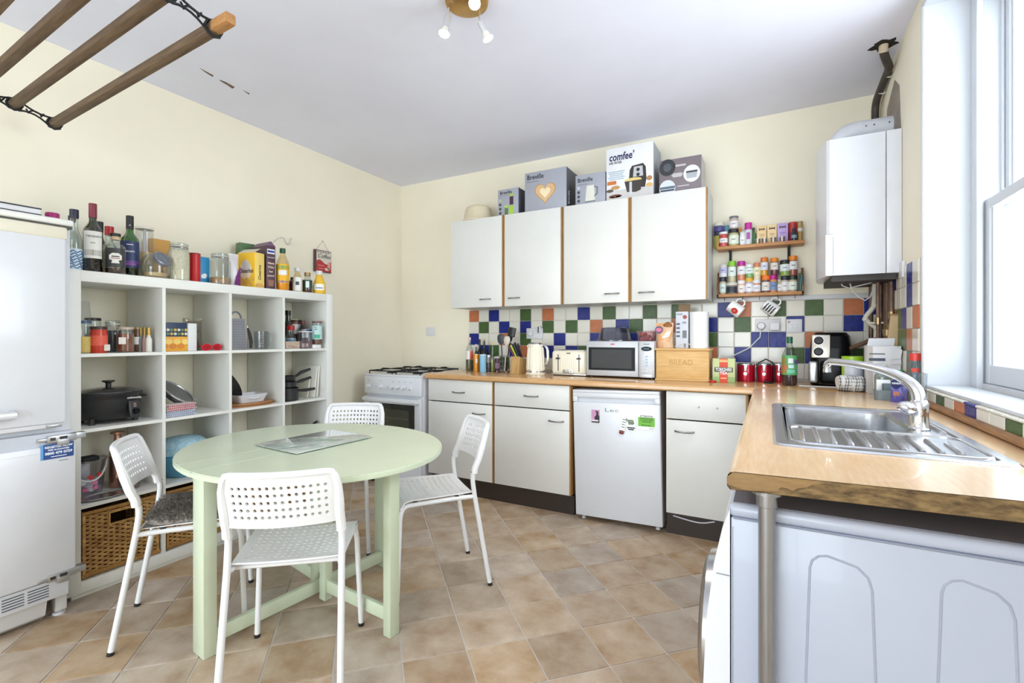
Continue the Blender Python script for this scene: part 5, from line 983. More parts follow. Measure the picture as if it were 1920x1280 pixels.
# third cell: frying pan, dish, board
t = thing('frying_pan', 'black frying pan standing on edge in the shelf unit', 'pan', (-2.99, KY0 + ky(2) + .03, Z + .0005)); MB().lathe([(.092, 0), (.094, .004), (.118, .04), (.12, .04), (.096, .002), (.001, .002)], 32, Matrix.Translation((0, .028, .118)) @ Matrix.Rotation(R(-62), 4, 'X')).build('pan', PANB, t); MB().tube([tuple(Matrix.Translation((0, .028, .118)) @ Matrix.Rotation(R(-62), 4, 'X') @ Vector(v)) for v in ((-.115, 0, .035), (-.2, 0, .045))], .009, 8).build('handle', BLACK, t)
t = thing('wooden_board', 'oval wooden chopping board under the white oven dish', 'chopping board', (-2.90, KY0 + ky(2) + .175, Z + .0005)); MB().prism(ell(.098, .155, 28), .0, .019).build('slab', PINE, t, ang=60); MB().prism(ell(.10, .157, 28), .004, .015).build('bark_edge', P((140, 92, 54), .7), t, ang=60)
t = thing('oven_dish', 'white rectangular oven dish on the wooden board', 'dish', (-2.915, KY0 + ky(2) + .175, Z + .0205)); mb = MB(); ring(mb, rr(-.055, -.08, .055, .08, .02), 0, rr(-.072, -.1, .072, .1, .02), .05); ring(mb, rr(-.072, -.1, .072, .1, .02), .05, rr(-.067, -.095, .067, .095, .018), .05); ring(mb, rr(-.067, -.095, .067, .095, .018), .05, rr(-.052, -.077, .052, .077, .018), .005); q_ = rr(-.052, -.077, .052, .077, .018); mb.add([(x, y, .005) for x, y in q_] + [(x, y, 0.0) for x, y in rr(-.055, -.08, .055, .08, .02)], [tuple(range(len(q_))), tuple(range(2 * len(q_) - 1, len(q_) - 1, -1))]); mb.build('body', WHITE, t)
MB().tube(bez([(.068, -.035, .03), (.082, 0, .022), (.068, .035, .03)]), .005, 8).build('grip', WHITE, t)
# fourth cell: saucepans and boards
py = KY0 + ky(3) + .055
for k, (r, z0, hh_, lab) in enumerate(((.072, 0, .085, 'black saucepan at the bottom of the saucepan stack'), (.062, .087, .04, 'black saucepan in the middle of the saucepan stack'), (.056, .130, .035, 'black saucepan at the top of the saucepan stack'))):
    t = thing('saucepan', lab, 'saucepan', (-2.875 - .004 * k, py + .022, Z + z0 + .001), 0, 'saucepans stacked in the end cubby')
    MB().lathe([(r * .93, 0), (r, .006), (r, hh_), (r * 1.04, hh_ + .001), (r * .95, hh_), (r * .94, .006), (.001, .006)], 26).build('pan', PANB, t)
    ang = R((58, 72, 66)[k]); c, s = math.cos(ang), math.sin(ang); L = (.105, .10, .10)[k]; MB().tube([(c * r * .95, s * r * .95, hh_ * .75), (c * (r + L * .4), s * (r + L * .4), hh_ * .75 + (.0, .012, .03)[k]), (c * (r + L), s * (r + L), hh_ * .75 + (.008, .03, .05)[k])], [.007, .012, .009], 8, flat=(0, 0, 1)).build('handle', BLACK, t)
for k, (y, wd, ht, lean, lab) in enumerate(((.232, .16, .135, -10, 'low cream plastic chopping board leaning in the end cubby'), (.272, .20, .215, -7, 'tall white chopping board leaning in the end cubby'), (.298, .2, .225, -5, 'tallest white chopping board against the side panel of the end cubby'))):
    t = thing('chopping_board', lab, 'chopping board', (-2.95, KY0 + ky(3) + y, Z + .001)); t.rotation_euler = (R(lean), 0, R(4)); MB().box(-wd / 2, -.005, 0, wd / 2, .005, ht, .004).build('slab', P((226, 222, 206) if k == 0 else (234, 232, 224), .5), t); MB().box(-.03, -.0055, ht - .035, .03, .0055, ht - .02, .004).build('grip_inlay', P((206, 202, 190), .5), t)
# third row
Z = kz(1)
t = thing('toy_bucket', 'clear plastic bucket printed with red characters, full of odds and ends', 'bucket', (-2.985, KY0 + ky(0) + .090, Z + .0005)); hb = .175
MB().lathe([(.058, 0), (.06, .003), (.078, hb), (.082, hb), (.082, hb - .006)], 28).build('shell', glass('milky_plastic', (228, 229, 236), .3, .2), t); MB().lathe([(.055, .003), (.060, .035), (.064, .055), (.001, .06)], 20).build('contents', P((214, 190, 196), .6, rgb2=(150, 154, 170), scale=40), t)
for k, (a_, z, c, s) in enumerate(((-8, .095, (190, 40, 40), .016), (22, .100, (196, 44, 42), .018), (10, .04, (222, 110, 160), .014), (-25, .035, (216, 100, 150), .013), (35, .05, (90, 90, 100), .012), (-30, .07, (226, 226, 232), .016), (5, .066, (224, 120, 166), .015))):
    q = .062 + .018 * z / hb + .0018; s *= .72; MB().prism([(s * (1.0 + .35 * math.sin(3 * b)) * math.cos(b * .6283), s * math.sin(b * .6283)) for b in range(10)], 0, .0008).build('print', P(c), t, False, (q * math.cos(R(a_)), q * math.sin(R(a_)), z), (R(84), 0, R(a_ + 90)))
MB().tube(bez([(.0, -.083, hb - .012), (.10, -.07, hb - .12), (.125, .03, hb - .13), (.0, .083, hb - .012)], 12), .004, 8).build('bail_handle', WPLAST, t); MB().box(-.03, -.03, hb - .02, .03, .045, hb + .012, .012).build('black_strap', P((30, 30, 32), .7), t); pouch(t, .09, .12, .05, P((226, 228, 234), .5), 'white_cloth', Matrix.Translation((.0, -.03, .06)) @ Matrix.Rotation(R(80), 4, 'Z'))
CPR = mat('copper_shaker', (196, 150, 132), .22, .9, var=.06)
p = AX(213, 905, -3.0); t = thing('cocktail_shaker', 'tall narrow copper bottle shaker at the back of the cubby', 'shaker', (-3.0, KY0 + ky(0) + .225, Z + .0005)); MB().lathe([(.034, 0), (.036, .004), (.036, .17), (.028, .205), (.015, .235), (.015, .27), (.03, .275), (.03, .285), (.001, .286)], 22).build('body', CPR, t); MB().lathe([(.0365, .165), (.0365, .17)], 22).build('band', CHROME, t)
t = thing('cocktail_shaker', 'copper cocktail shaker with a steel cap inside a clear sleeve', 'shaker', (-2.91, KY0 + ky(0) + .240, Z + .0005)); MB().lathe([(.034, .006), (.036, .01), (.041, .15), (.041, .155)], 24).build('body', CPR, t); MB().lathe([(.042, .155), (.043, .162), (.040, .175), (.024, .2), (.021, .206), (.021, .24), (.018, .245), (.001, .246)], 24).build('cap', CHROME, t); MB().lathe([(.042, 0), (.043, .004), (.047, .14), (.047, .15)], 24).build('clear_sleeve', PLGL, t)
t = thing('steel_tray', 'oval silver tray lying at the front of the cubby', 'tray', (-2.855, KY0 + ky(0) + .112, Z + .0005)); MB().lathe([(.001, .003), (.86, .003), (.9, .004), (1, .010), (1, .0115), (.9, .0055), (.001, .005)], 36, Matrix.Diagonal((.060, .108, 1, 1))).build('dish', STEEL, t)
t = thing('blue_bowl_set', 'translucent blue plastic bowl with a patterned dome lid', 'bowl', (-2.95, KY0 + ky(1) + .165, Z + .0005)); BLP = glass('blue_plastic', (120, 186, 214), .14, .1)
MB().lathe([(.085, 0), (.09, .003), (.095, .012), (.13, .10), (.138, .115), (.138, .122), (.128, .118), (.09, .014), (.001, .012)], 36).build('bowl', mat('blue_bowl', (98, 172, 206), .2, var=.05, coat=.3), t)
mb = MB(); mb.lathe([(.132, .124), (.136, .128), (.132, .15), (.115, .185), (.08, .21), (.001, .222)], 36); mb.build('dome_lid', mat('blue_dome', (128, 186, 212), .25, rgb2=(196, 222, 232), scale=60, bump=.5, bscale=120, coat=.3), t); MB().tube([(.137 * math.cos(R(q_)), .137 * math.sin(R(q_)), .124) for q_ in range(0, 360, 12)], .004, 6, closed=True).build('rim', mat('blue_rim', (52, 136, 182), .25), t)
t = thing('griddle_pan', 'flat black griddle pan in the third-row cubby behind the table', 'pan', (-2.93, KY0 + ky(2) + .136, Z + .0005)); MB().lathe([(.11, 0), (.115, .003), (.128, .03), (.131, .03), (.112, .006), (.001, .006)], 30).build('pan', PANB, t); MB().tube([(.03, .12, .028), (.05, .155, .04), (.068, .182, .05)], [.008, .009, .007], 8, flat=(0, 0, 1)).build('handle', BLACK, t)
for k, (z, rz_, lab) in enumerate(((0, 50, 'lower black frying pan in the third-row end cubby'), (.046, 66, 'upper black frying pan in the third-row end cubby'))):
    t = thing('frying_pan', lab, 'pan', (-2.945, KY0 + ky(3) + .125, Z + z + .0005), 0, 'frying pans stacked in the end cubby'); MB().lathe([(.09, 0), (.093, .003), (.113, .042), (.116, .042), (.09, .005), (.001, .005)], 30).build('pan', PANB, t); c, s = math.cos(R(rz_)), math.sin(R(rz_)); zz = .03; MB().tube([(c * .11, s * .11, zz), (c * .14, s * .14, zz + .03 * k + .01), (c * .185, s * .185, zz + .012 + .075 * k), (c * .205, s * .205, zz + .02 + .08 * k)], [.007, .0095, .010, .008], 8, flat=(0, 0, 1)).build('handle', BLACK, t)
# ============================================================ boxes on the wall cabinets
ZT = 1.447 + .72 + .0005; YBX = 3.325
def topbox(u0, u1, vt, m, label, name='appliance_box', dp=.2, sm=None, y=YBX):
    a, b = AY(u0, vt, y), AY(u1, vt, y); wd = b.x - a.x; h = AY(u0, vt, y).z - ZT; t = thing(name, label, 'box', ((a.x + b.x) / 2, y, ZT)); MB().box(-wd / 2, 0, 0, wd / 2, dp, h, .0015).build('carton', m, t); 
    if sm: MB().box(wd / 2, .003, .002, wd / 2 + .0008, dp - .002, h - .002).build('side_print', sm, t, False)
    return t, wd, h
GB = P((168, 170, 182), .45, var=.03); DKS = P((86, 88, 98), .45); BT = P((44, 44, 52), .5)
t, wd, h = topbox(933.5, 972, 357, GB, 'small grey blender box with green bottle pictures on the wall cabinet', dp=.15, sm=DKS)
text('Breville', .034, BT, t, (-wd * .1, -.0008, h * .87), FY, bold=.012, fit=wd * .58); print_((wd * .5, .004), P((130, 132, 142)), t, (-wd * .2, -.0006, h * .77))
for k in range(4): print_(ell(.011, .011, 12), P((190, 206, 160) if k == 0 else (64, 66, 74)), t, (-wd * .38, -.0006, h * (.60 - .155 * k)))
print_((.038, h * .34), P((168, 206, 60)), t, (wd * .16, -.0005, h * .2)); print_((.034, h * .30), P((72, 40, 66)), t, (wd * .17, -.0006, h * .55)); print_([(-.014, 0), (.014, 0), (.012, .02), (-.012, .02)], P((168, 206, 60)), t, (wd * .17, -.0007, h * .72)); print_((.03, h * .28), P((92, 120, 70)), t, (-wd * .08, -.0005, h * .16)); print_((.034, .02), P((178, 210, 96)), t, (-wd * .08, -.0006, h * .36))
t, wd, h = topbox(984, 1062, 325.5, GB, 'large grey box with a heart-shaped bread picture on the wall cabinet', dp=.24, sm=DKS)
text('Breville', .052, BT, t, (-wd * .24, -.0008, h * .87), FY, bold=.012, fit=wd * .40); print_((wd * .3, .005), P((130, 132, 142)), t, (-wd * .3, -.0006, h * .76))
heart = lambda s: [(s * .0625 * 16 * math.sin(q_) ** 3, s * .0625 * (13 * math.cos(q_) - 5 * math.cos(2 * q_) - 2 * math.cos(3 * q_) - math.cos(4 * q_))) for q_ in [i * math.pi / 18 for i in range(36)]]
print_(heart(.088), P((196, 150, 96)), t, (0, -.0006, h * .46)); print_(heart(.080), P((222, 184, 136)), t, (0, -.0010, h * .462)); print_(heart(.044), P((246, 228, 190)), t, (0, -.0014, h * .46))
text('Breville', .034, WTEXT, t, (wd / 2 + .0012, .05, h * .3), (R(90), R(-90), R(90)), bold=.01)
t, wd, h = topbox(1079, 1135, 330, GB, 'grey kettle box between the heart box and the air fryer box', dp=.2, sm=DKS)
text('Breville', .042, BT, t, (-wd * .17, -.0008, h * .82), FY, bold=.012, fit=wd * .5); print_((wd * .32, .004), P((130, 132, 142)), t, (-wd * .26, -.0006, h * .68))
for k in range(4): print_(ell(.011, .011, 12), P((200, 202, 210) if k == 0 else (70, 72, 82)), t, (-wd * .39, -.0006, h * (.58 - .14 * k)))
print_([(-.038, 0), (.038, 0), (.03, .118), (-.026, .118)], P((226, 224, 214)), t, (0, -.0006, h * .1)); print_([(.032, .03), (.058, .05), (.058, .1), (.03, .112), (.03, .102), (.048, .092), (.048, .056), (.032, .044)], P((120, 120, 126)), t, (0, -.0008, h * .1)); print_((.08, .006), P((110, 108, 104)), t, (0, -.0009, h * .11))
t, wd, h = topbox(1137, 1225, 280.6, P((236, 236, 242), .45), 'tall white air fryer box on the wall cabinets', dp=.26, sm=P((170, 178, 190), .45))
NAVY = P((34, 36, 84)); text('comfee’', .075, NAVY, t, (-wd * .17, -.0008, h * .82), FY, bold=.022, shear=.12, fit=wd * .54); text('AIR FRYER', .024, INK, t, (-wd * .3, -.0008, h * .715), FY, bold=.015, fit=wd * .28)
for k in range(5): print_((wd * (.36 - .04 * (k % 3)), .005), P((150, 176, 196)), t, (-wd * .28, -.0006, h * (.55 - .035 * k)))
print_((wd * .2, .026), P((206, 118, 60)), t, (-wd * .38, -.0006, h * .345))
print_((wd, h * .2), P((206, 202, 202)), t, (0, -.0003, h * .1)); DK = P((52, 46, 46), .4)
print_([(x_ * wd, z_ * h) for x_, z_ in ((-.15, .13), (.17, .11), (.20, .26), (.185, .48), (.13, .55), (-.10, .53), (-.15, .46), (-.17, .25))], DK, t, (wd * .16, -.0006, h * .08)); print_([(-.03, 0), (.04, 0), (.036, .07), (-.024, .07)], P((196, 196, 200), .3), t, (wd * .17, -.0010, h * .40))
for k in range(2): print_(ell(.012, .012, 14), INK, t, (wd * .185, -.0015, h * (.435 + .09 * k)))
print_(ell(.06, .017), P((232, 206, 130)), t, (wd * .08, -.0012, h * .345)); print_([(-.06, 0), (.06, 0), (.054, -.07), (.02, -.082), (-.042, -.074)], P((64, 56, 54)), t, (wd * .08, -.0014, h * .335)); print_((.018, .09), P((210, 210, 214), .3), t, (wd * .03, -.0018, h * .2))
for x, z, a_, b_, c in ((-.30, .25, .05, .025, (196, 150, 96)), (-.42, .2, .04, .02, (96, 80, 72)), (-.3, .09, .07, .022, (110, 70, 60)), (-.38, .07, .03, .012, (206, 160, 120)), (-.24, .08, .03, .01, (206, 150, 120)), (.42, .22, .035, .026, (220, 180, 110)), (.42, .34, .03, .03, (186, 130, 84))): print_(ell(wd * a_ * 2.0, h * b_ * 1.5), P(c), t, (wd * x, -.0008 - .0002 * (z < .1), h * z))
t, wd, h = topbox(1236, 1315, 302.5, P((128, 116, 122), .45), 'mauve grey appliance box at the right end of the wall cabinets', dp=.2, sm=P((196, 192, 190), .5))
for x, z, c in ((-.3, .77, (50, 50, 56)), (.28, .50, (232, 234, 238)), (-.3, .16, (214, 220, 228))): print_(ell(.052, .056, 26), P(c), t, (wd * x, -.0006, h * z))
print_(ell(.026, .028), P((84, 88, 96)), t, (-wd * .3, -.0012, h * .77)); print_([(-.036, .014), (.036, .014), (.03, -.03), (-.03, -.03)], P((176, 180, 188), .3), t, (wd * .28, -.0012, h * .50)); print_((.07, .012), P((60, 60, 66)), t, (wd * .28, -.0016, h * .555)); print_((.098, .016), P((96, 108, 124)), t, (-wd * .3, -.0012, h * .18)); print_((.09, .012), P((66, 74, 88)), t, (-wd * .3, -.0012, h * .10))
for k, (x, z) in enumerate(((.0, .8), (.02, .77), (-.06, .56), (-.06, .53), (-.06, .50), (-.06, .47), (.08, .18))): print_((.075 - .01 * (k % 3), .005), P((214, 210, 212)), t, (wd * x, -.0006, h * z))
p = AY(895, 410, 3.40); t = thing('upturned_bowl', 'cream plastic mixing bowl upturned on the left wall cabinet', 'bowl', (p.x, 3.42, ZT)); CRM = mat('cream_plastic', (228, 214, 184), .4, var=.03)
hb = AY(895, 384, 3.36).z - ZT; MB().lathe([(.142, 0), (.145, .004), (.138, .012), (.128, .022), (.112, hb * .8), (.1, hb * .93), (.08, hb), (.001, hb)], 36).build('shell', CRM, t); MB().lathe([(.1475, .001), (.1475, .008)], 36).build('rolled_lip', CRM, t)
# ============================================================ spice racks
YR = 3.475
def rack_board(u0, v0, u1, v1, y, th, name, label):
    a, b = AY(u0, v0, y), AY(u1, v1, y); z = (a.z + b.z) / 2; t = thing(name, label, 'rack', ((a.x + b.x) / 2, YB - .002, z)); hw_ = (b.x - a.x) / 2
    MB().box(-hw_, y - YB, -th, hw_, 0, 0, .003).build('shelf_board', PINE, t); return t, hw_, z
r1, hw1, zr1 = rack_board(1344, 462, 1509, 449, YR, .022, 'upper_spice_rack', 'upper pine spice shelf on black brackets beside the wall cabinet')
MB().box(-hw1, -.115, .0, -hw1 + .012, -.03, .04, .002).build('end_stop', PINE, r1); MB().box(-hw1, -.012, .0, hw1, 0, .014).build('back_rail', PINE, r1)
for u in (1368, 1480):
    x = AY(u, 480, YR + .03).x - r1.location.x; MB().box(x - .008, -.085, -.03, x + .008, 0, -.0225).box(x - .008, -.006, -.14, x + .008, 0, -.0225).tube([(x, -.08, -.028), (x, -.04, -.06), (x, -.005, -.125)], .005, 6).build('bracket', P((34, 42, 40), .5), r1)
r2, hw2, zr2 = rack_board(1343.5, 551.5, 1508, 545, YR + .01, .02, 'lower_spice_rack', 'lower pine spice rack with side panels and hooks beneath')
for s in (-1, 1): MB().prism([(0, -.02), (YR + .01 - YB, -.02), (YR + .01 - YB, .03), (-.03, .155), (0, .155)], s * hw2 - (.012 if s > 0 else 0), s * hw2 + (.012 if s < 0 else 0), Matrix(((0, 0, 1, 0), (1, 0, 0, 0), (0, 1, 0, 0), (0, 0, 0, 1)))).build('side_panel', mat('dark_pine', (128, 88, 54), .5, rgb2=(96, 64, 40), scale=10, stretch=(1, 1, 8)), r2, False)
HK = []
for u in (1358, 1392, 1424, 1459, 1491):
    x = AY(u, 562, YR + .03).x - r2.location.x; y = YR + .05 - YB; HK.append((x + r2.location.x, y + YB, zr2 - .02)); MB().tube([(x, y, -.02), (x, y, -.03)] + [(x, y - .009 + .009 * math.cos(R(q_)), -.034 - .010 * math.sin(R(q_))) for q_ in (0, 45, 90, 135, 180)] + [(x, y - .018, -.026)], .0016, 6).build('cup_hook', IRON, r2)
SG = 'spice jars on the pine racks'
def spice(u, wd, v0, z, lid, body, lab, label, y=3.535, lf=.22, z1=None, name='spice_jar', lr=1.02, lz=(.12, .62), neck=.92):
    p = AY(u, v0, y); r = wd / F * depth(p) / 2; h = p.z - z; t = jar(name, label, 'jar', (p.x, y, z + .0005), r, h, P(body, .25, coat=.3), (P(lid, .35), h * lf, lr), None, (P(lab), lz[0], lz[1], 78) if lab else None, neck, .88, SG, n=16)
    if lab: print_((r * .8, h * .05), P(tuple(c * .55 for c in lab)), t, (0, -r - .0016, h * ((lz[0] + lz[1]) / 2)))
    return z + h
zb_ = zr2
rowb = [(1355, 12.5, 520, (44, 44, 56), (196, 176, 156), (214, 230, 222), 'dark lid and pale mint label'), (1372, 19, 530, (206, 200, 190), (120, 116, 110), (40, 44, 56), 'broad black label'), (1390, 13, 526, (232, 232, 234), (222, 178, 156), (236, 226, 224), 'white lid over pink salt'), (1404.5, 13, 521, (226, 176, 60), (190, 176, 190), (232, 232, 240), 'mustard yellow lid'), (1418.5, 13.5, 525, (226, 228, 234), (206, 140, 104), (226, 226, 234), 'white lid over orange spice'), (1436, 14, 517, (236, 122, 34), (112, 82, 84), (228, 222, 214), 'bright orange lid'), (1450, 12.5, 516, (180, 20, 130), (214, 140, 80), (120, 140, 176), 'magenta lid over orange spice'), (1461.5, 6.5, 524, (206, 196, 170), (176, 166, 130), (226, 226, 224), 'cork stopper, a slim tube'), (1471.5, 13, 518, (40, 44, 54), (206, 196, 192), (232, 228, 232), 'black lid and tall white label'), (1486.5, 15, 517, (28, 46, 40), (190, 172, 140), (220, 230, 218), 'dark green lid and pale label')]
tops = [spice(u, w_, v, zb_, l, b, lb, 'spice jar in the bottom row of the lower rack, ' + d, lf=(.24 if w_ > 10 else .12)) for u, w_, v, l, b, lb, d in rowb]
rowt = [(0, 1356, 14, 496, (206, 202, 196), (222, 220, 226), (190, 186, 220), 'grey lid and lavender label'), (1, 1372.5, 13.5, 490, (130, 196, 44), (186, 182, 150), (222, 232, 228), 'lime green lid'), (2, 1390, 13.5, 490, (176, 30, 150), (206, 132, 96), (228, 228, 234), 'magenta lid and white label'), (3, 1405, 14, 496, (222, 226, 228), (120, 164, 106), (220, 232, 230), 'white lid over green herbs'), (4, 1419.5, 12.5, 493, (206, 124, 84), (220, 206, 172), (232, 226, 190), 'copper lid'), (5, 1433, 12.5, 483, (214, 122, 50), (206, 150, 50), (216, 222, 240), 'tan orange lid over turmeric'), (6, 1452, 13, 484, (226, 134, 38), (96, 50, 56), (226, 218, 210), 'orange lid over dark flakes'), (8, 1472, 17, 488, (30, 34, 40), (132, 162, 84), (222, 232, 238), 'black lid over green herbs'), (9, 1487, 14, 480, (226, 130, 34), (140, 74, 66), (226, 226, 228), 'orange lid over paprika')]
for i, u, w_, v, l, b, lb, d in rowt: spice(u, w_, v, tops[i] + .0008, l, b, lb, 'spice jar in the top layer of the lower rack, ' + d, lz=(.3, .72))
p = AY(1500, 520, 3.53); t = thing('spice_sachets', 'green and blue flat sachets at the right end of the lower rack', 'sachet', (p.x, 3.53, zr2 + .0005))
for k, c in enumerate(((60, 96, 84), (92, 140, 122), (60, 96, 130))): MB().box(-.012 + k * .008, -.04 + .004 * k, 0, -.006 + k * .008, .04, .115 - .012 * k, .002).build('sachet', P(c, .4), t, True, None, (0, R(4), 0))
Zs = zr1
s1t = spice(1347, 15, 436, Zs, (60, 60, 84), (196, 186, 80), None, 'yellow jar under the indigo tub on the upper rack', 3.55, .2); spice(1347.5, 17, 419, s1t + .0008, (220, 212, 196), (70, 62, 120), (86, 80, 140), 'indigo tub with cream lid at the left end of the upper rack', 3.55, .3)
spice(1356.5, 14.5, 435.5, Zs, (230, 230, 228), (192, 74, 68), (236, 232, 230), 'red paste jar with white lid on the upper rack', 3.50, .14, lz=(.25, .55)); spice(1363, 10, 423, Zs, (116, 166, 196), (170, 196, 214), (226, 214, 220), 'pale blue capped tub at the back of the upper rack', 3.57)
z5 = spice(1375.5, 17.5, 430, Zs, (28, 34, 36), (180, 180, 130), (222, 230, 214), 'black lidded jar with green and white label on the upper rack', 3.515, .22); spice(1376, 15.5, 406, z5 + .0008, (110, 106, 112), (186, 172, 160), (226, 222, 226), 'glass jar with dark lid stacked on the black lidded jar', 3.515, .14)
spice(1385.5, 8, 428, Zs, (236, 146, 56), (100, 84, 80), (190, 110, 80), 'slim jar with orange cap on the upper rack', 3.56); spice(1392, 9.5, 435, Zs, (206, 210, 210), (226, 228, 230), (232, 234, 238), 'small white tin on the upper rack', 3.52, .1); 
p = AY(1403, 418, 3.525); bottle('sprinkles_bottle', 'clear bottle with magenta cap on the upper rack', (p.x, 3.525, Zs + .0005), 13.5 / F * depth(p) / 2, p.z - Zs, P((206, 210, 214), .2), P((190, 40, 146), .3), .70, .8, .62, .7, lab=(P((168, 80, 160)), .25, .55, 25), capr=1.15)
p = AY(1413, 427, 3.55); bottle('green_bottle', 'tiny green bottle behind the magenta capped bottle', (p.x, 3.55, Zs + .0005), 8 / F * depth(p) / 2, p.z - Zs, P((74, 122, 70), .2), P((60, 80, 50)), .86, .5)
for k, u in enumerate((1420.5, 1433.5, 1450, 1466.5)):
    y = 3.492; p = AY(u, 444.5, y); r = 9.5 / F * depth(p) / 2; h = .031; t = thing('shot_glass', ('small steel-rimmed measure in front of the first cream box', 'small measure between the two cream boxes', 'small measure with a spout before the second cream box', 'small measure in front of the lilac box')[k], 'cup', (p.x, y, Zs + .0005), 0, 'little measures on the upper rack')
    MB().lathe([(r * .8, 0), (r, h), (r * .94, h), (r * .74, .003), (.0005, .003)], 14).build('cup', P((150, 140, 132), .25, .6), t); MB().lathe([(r * 1.02, h - .003), (r * 1.02, h)], 14).build('rim', STEEL, t)
for k, (u0, u1, v, c, lab) in enumerate(((1419.5, 1437, 423, (238, 206, 150), 'cream tea box on the upper rack, left one'), (1438.5, 1456.5, 421, (240, 210, 158), 'cream tea box on the upper rack, right one'), (1457.5, 1477.5, 418, (190, 168, 222), 'lilac tea box on the upper rack'))):
    y = 3.53; a, b = AY(u0, v, y), AY(u1, v, y); wd = b.x - a.x; h = (a.z + b.z) / 2 - Zs; t = carton('tea_box', lab, ((a.x + b.x) / 2, y, Zs + .0005), wd, .045, h, P(c, .5)); 
    for j, (x, q_) in enumerate(((-.26, .02), (-.12, .011), (.0, .013), (.12, .011), (.25, .017))): print_((wd * .11, q_ * .8), P((84, 58, 62)), t, (wd * x, -.0006, h * .8))
    print_((wd * .55, .004), P((176, 148, 120) if k < 2 else (130, 116, 184)), t, (0, -.0006, h * .52)); print_((wd * .4, .003), P((196, 168, 130) if k < 2 else (140, 124, 190)), t, (0, -.0006, h * .45))
p = AY(1487, 417, 3.545); jar('red_tin', 'round red tea tin on the upper rack', 'tin', (p.x, 3.548, Zs + .0005), 16 / F * depth(p) / 2, p.z - Zs, P((166, 44, 48), .35), (P((180, 60, 60), .35), .012, 1.02), None, (P((120, 32, 40)), .1, .5), 1, .9)
p = AY(1489, 428, 3.497); bottle('essence_bottle', 'tiny dark bottle with black cap in front of the red tin', (p.x, 3.497, Zs + .0005), 9.5 / F * depth(p) / 2, p.z - Zs, P((40, 44, 56), .15), BLACK, .78, .6, .5, .68, lab=(P((120, 150, 170)), .2, .45, 60))
p = AY(1500, 415, 3.54); jar('grinder', 'tall tan grinder jar at the right end of the upper rack', 'jar', (p.x, 3.545, Zs + .0005), 9.5 / F * depth(p) / 2, p.z - Zs, P((176, 140, 76), .3), (P((170, 150, 100), .4), .03, 1.02), None, (P((222, 218, 214)), .5, .66), 1, .9)
# mugs on the hooks
def mug(hk, label, art, tilt, spin):
    t = thing('hanging_mug', label, 'mug', (hk[0], hk[1] - .009, hk[2] - .0225)); M0 = Matrix.Rotation(R(spin), 4, 'Z') @ Matrix.Rotation(R(tilt), 4, 'Y') @ Matrix.Translation((-.0, 0, -.072))
    CER = mat('white_ceramic', (240, 240, 240), .15, var=.01, coat=.4)
    MB().lathe([(.034, -.045), (.04, -.042), (.042, .042), (.0405, .046), (.038, .044), (.036, -.038), (.0005, -.04)], 26, M0 @ Matrix.Rotation(R(90), 4, 'Y')).build('body', CER, t)
    MB().tube([(x, 0, z) for x, z in ((.026, .038), (.028, .058), (.018, .071), (.0, .074), (-.018, .070), (-.027, .056), (-.024, .038))], .0052, 8, M=M0).build('handle', CER, t)
    for (a_, u, s, c, kind) in art:
        MM = M0 @ Matrix.Rotation(R(a_), 4, 'X') @ Matrix.Translation((u, 0, -.0424)) @ Matrix.Rotation(R(180), 4, 'X')
        MB().prism(s, 0, .0009, MM).build('print', P(c), t, False)
    return t, M0
mug(HK[1], 'white mug with a red poppy hanging from a rack hook', [(-72, .008, ell(.022, .019), (200, 34, 40), 0), (-72, .008, ell(.006, .006), (240, 220, 160), 0)], 38, 0)
bars = [(a_, -.026 + .017 * k, [(-.005, -.012), (.002, -.012), (.002, -.002), (.005, .0), (.005, .010), (-.002, .012), (-.002, .003), (-.005, .001)], (40, 40, 44), 0) for k in range(4) for a_ in (-98, -78, -58)]
mug(HK[3], 'white mug with black hand lettering hanging from a rack hook', bars, 38, 0)
# ============================================================ things on the back worktop
ZW = .9206
def cw(u, wd, y): p = AY(u, 690, y); return Vector((p.x, y, ZW)), lw(wd, (p.x, y, ZW))
def htop(u, v, y): return AY(u, v, y).z - ZW
def cb(u, wd, vt, y): p, r = cw(u, wd, y); return tuple(p), r, htop(u, vt, y)
p, r, h = cb(880.5, 14.5, 632, 3.37); t = bottle('oil_bottle', 'half-empty clear oil bottle with white and red label at the worktop end', p, r, h, KCL, P((226, 190, 190), .4), .92, .32, .56, .8, (P((112, 104, 74), .2), .34), lab=[(P((232, 230, 228)), .35, .6, 70)]); a_ = face_cam(p); MB().lathe([(r + .0015, h * .35), (r + .0015, h * .6)], 8, a0=a_ + 5, a1=a_ + 62).build('red_panel', P((206, 90, 60)), t)
p, r, h = cb(893, 9, 645, 3.47); bottle('vinegar_bottle', 'green glass bottle with white cap behind the orange can', p, r, h, glass('bottle_deep_green', (60, 130, 70), .14), WPLAST, .9, .4, .5, .75, lab=(P((70, 140, 90)), .2, .45, 60))
p, r, h = cb(899.5, 8, 636, 3.52); bottle('balsamic_bottle', 'slim black bottle at the back between the cans', p, r, h, P((26, 26, 34), .12), BLACK, .9, .4, .55, .75)
p, r, h = cb(908, 11, 635, 3.49); bottle('balsamic_bottle', 'dark sauce bottle with cork top behind the blue can', p, r, h, P((28, 24, 30), .12), P((206, 176, 130), .5), .94, .34, .52, .68, lab=(PAPER, .28, .42, 55))
p, r, h = cb(893.5, 11.5, 664, 3.33); t = jar('orange_can', 'orange drink can on the worktop', 'can', p, r, h, P((222, 150, 62), .3, .3), None, None, None, .9, .93); MB().lathe([(r * .9, h), (r * .9, h + .002), (r * .8, h + .001), (.0005, h + .001)], 18).build('can_top', STEEL, t); cyl_label(t, r, h * .5, h * .75, P((236, 226, 206)), p, 18, 'emblem')
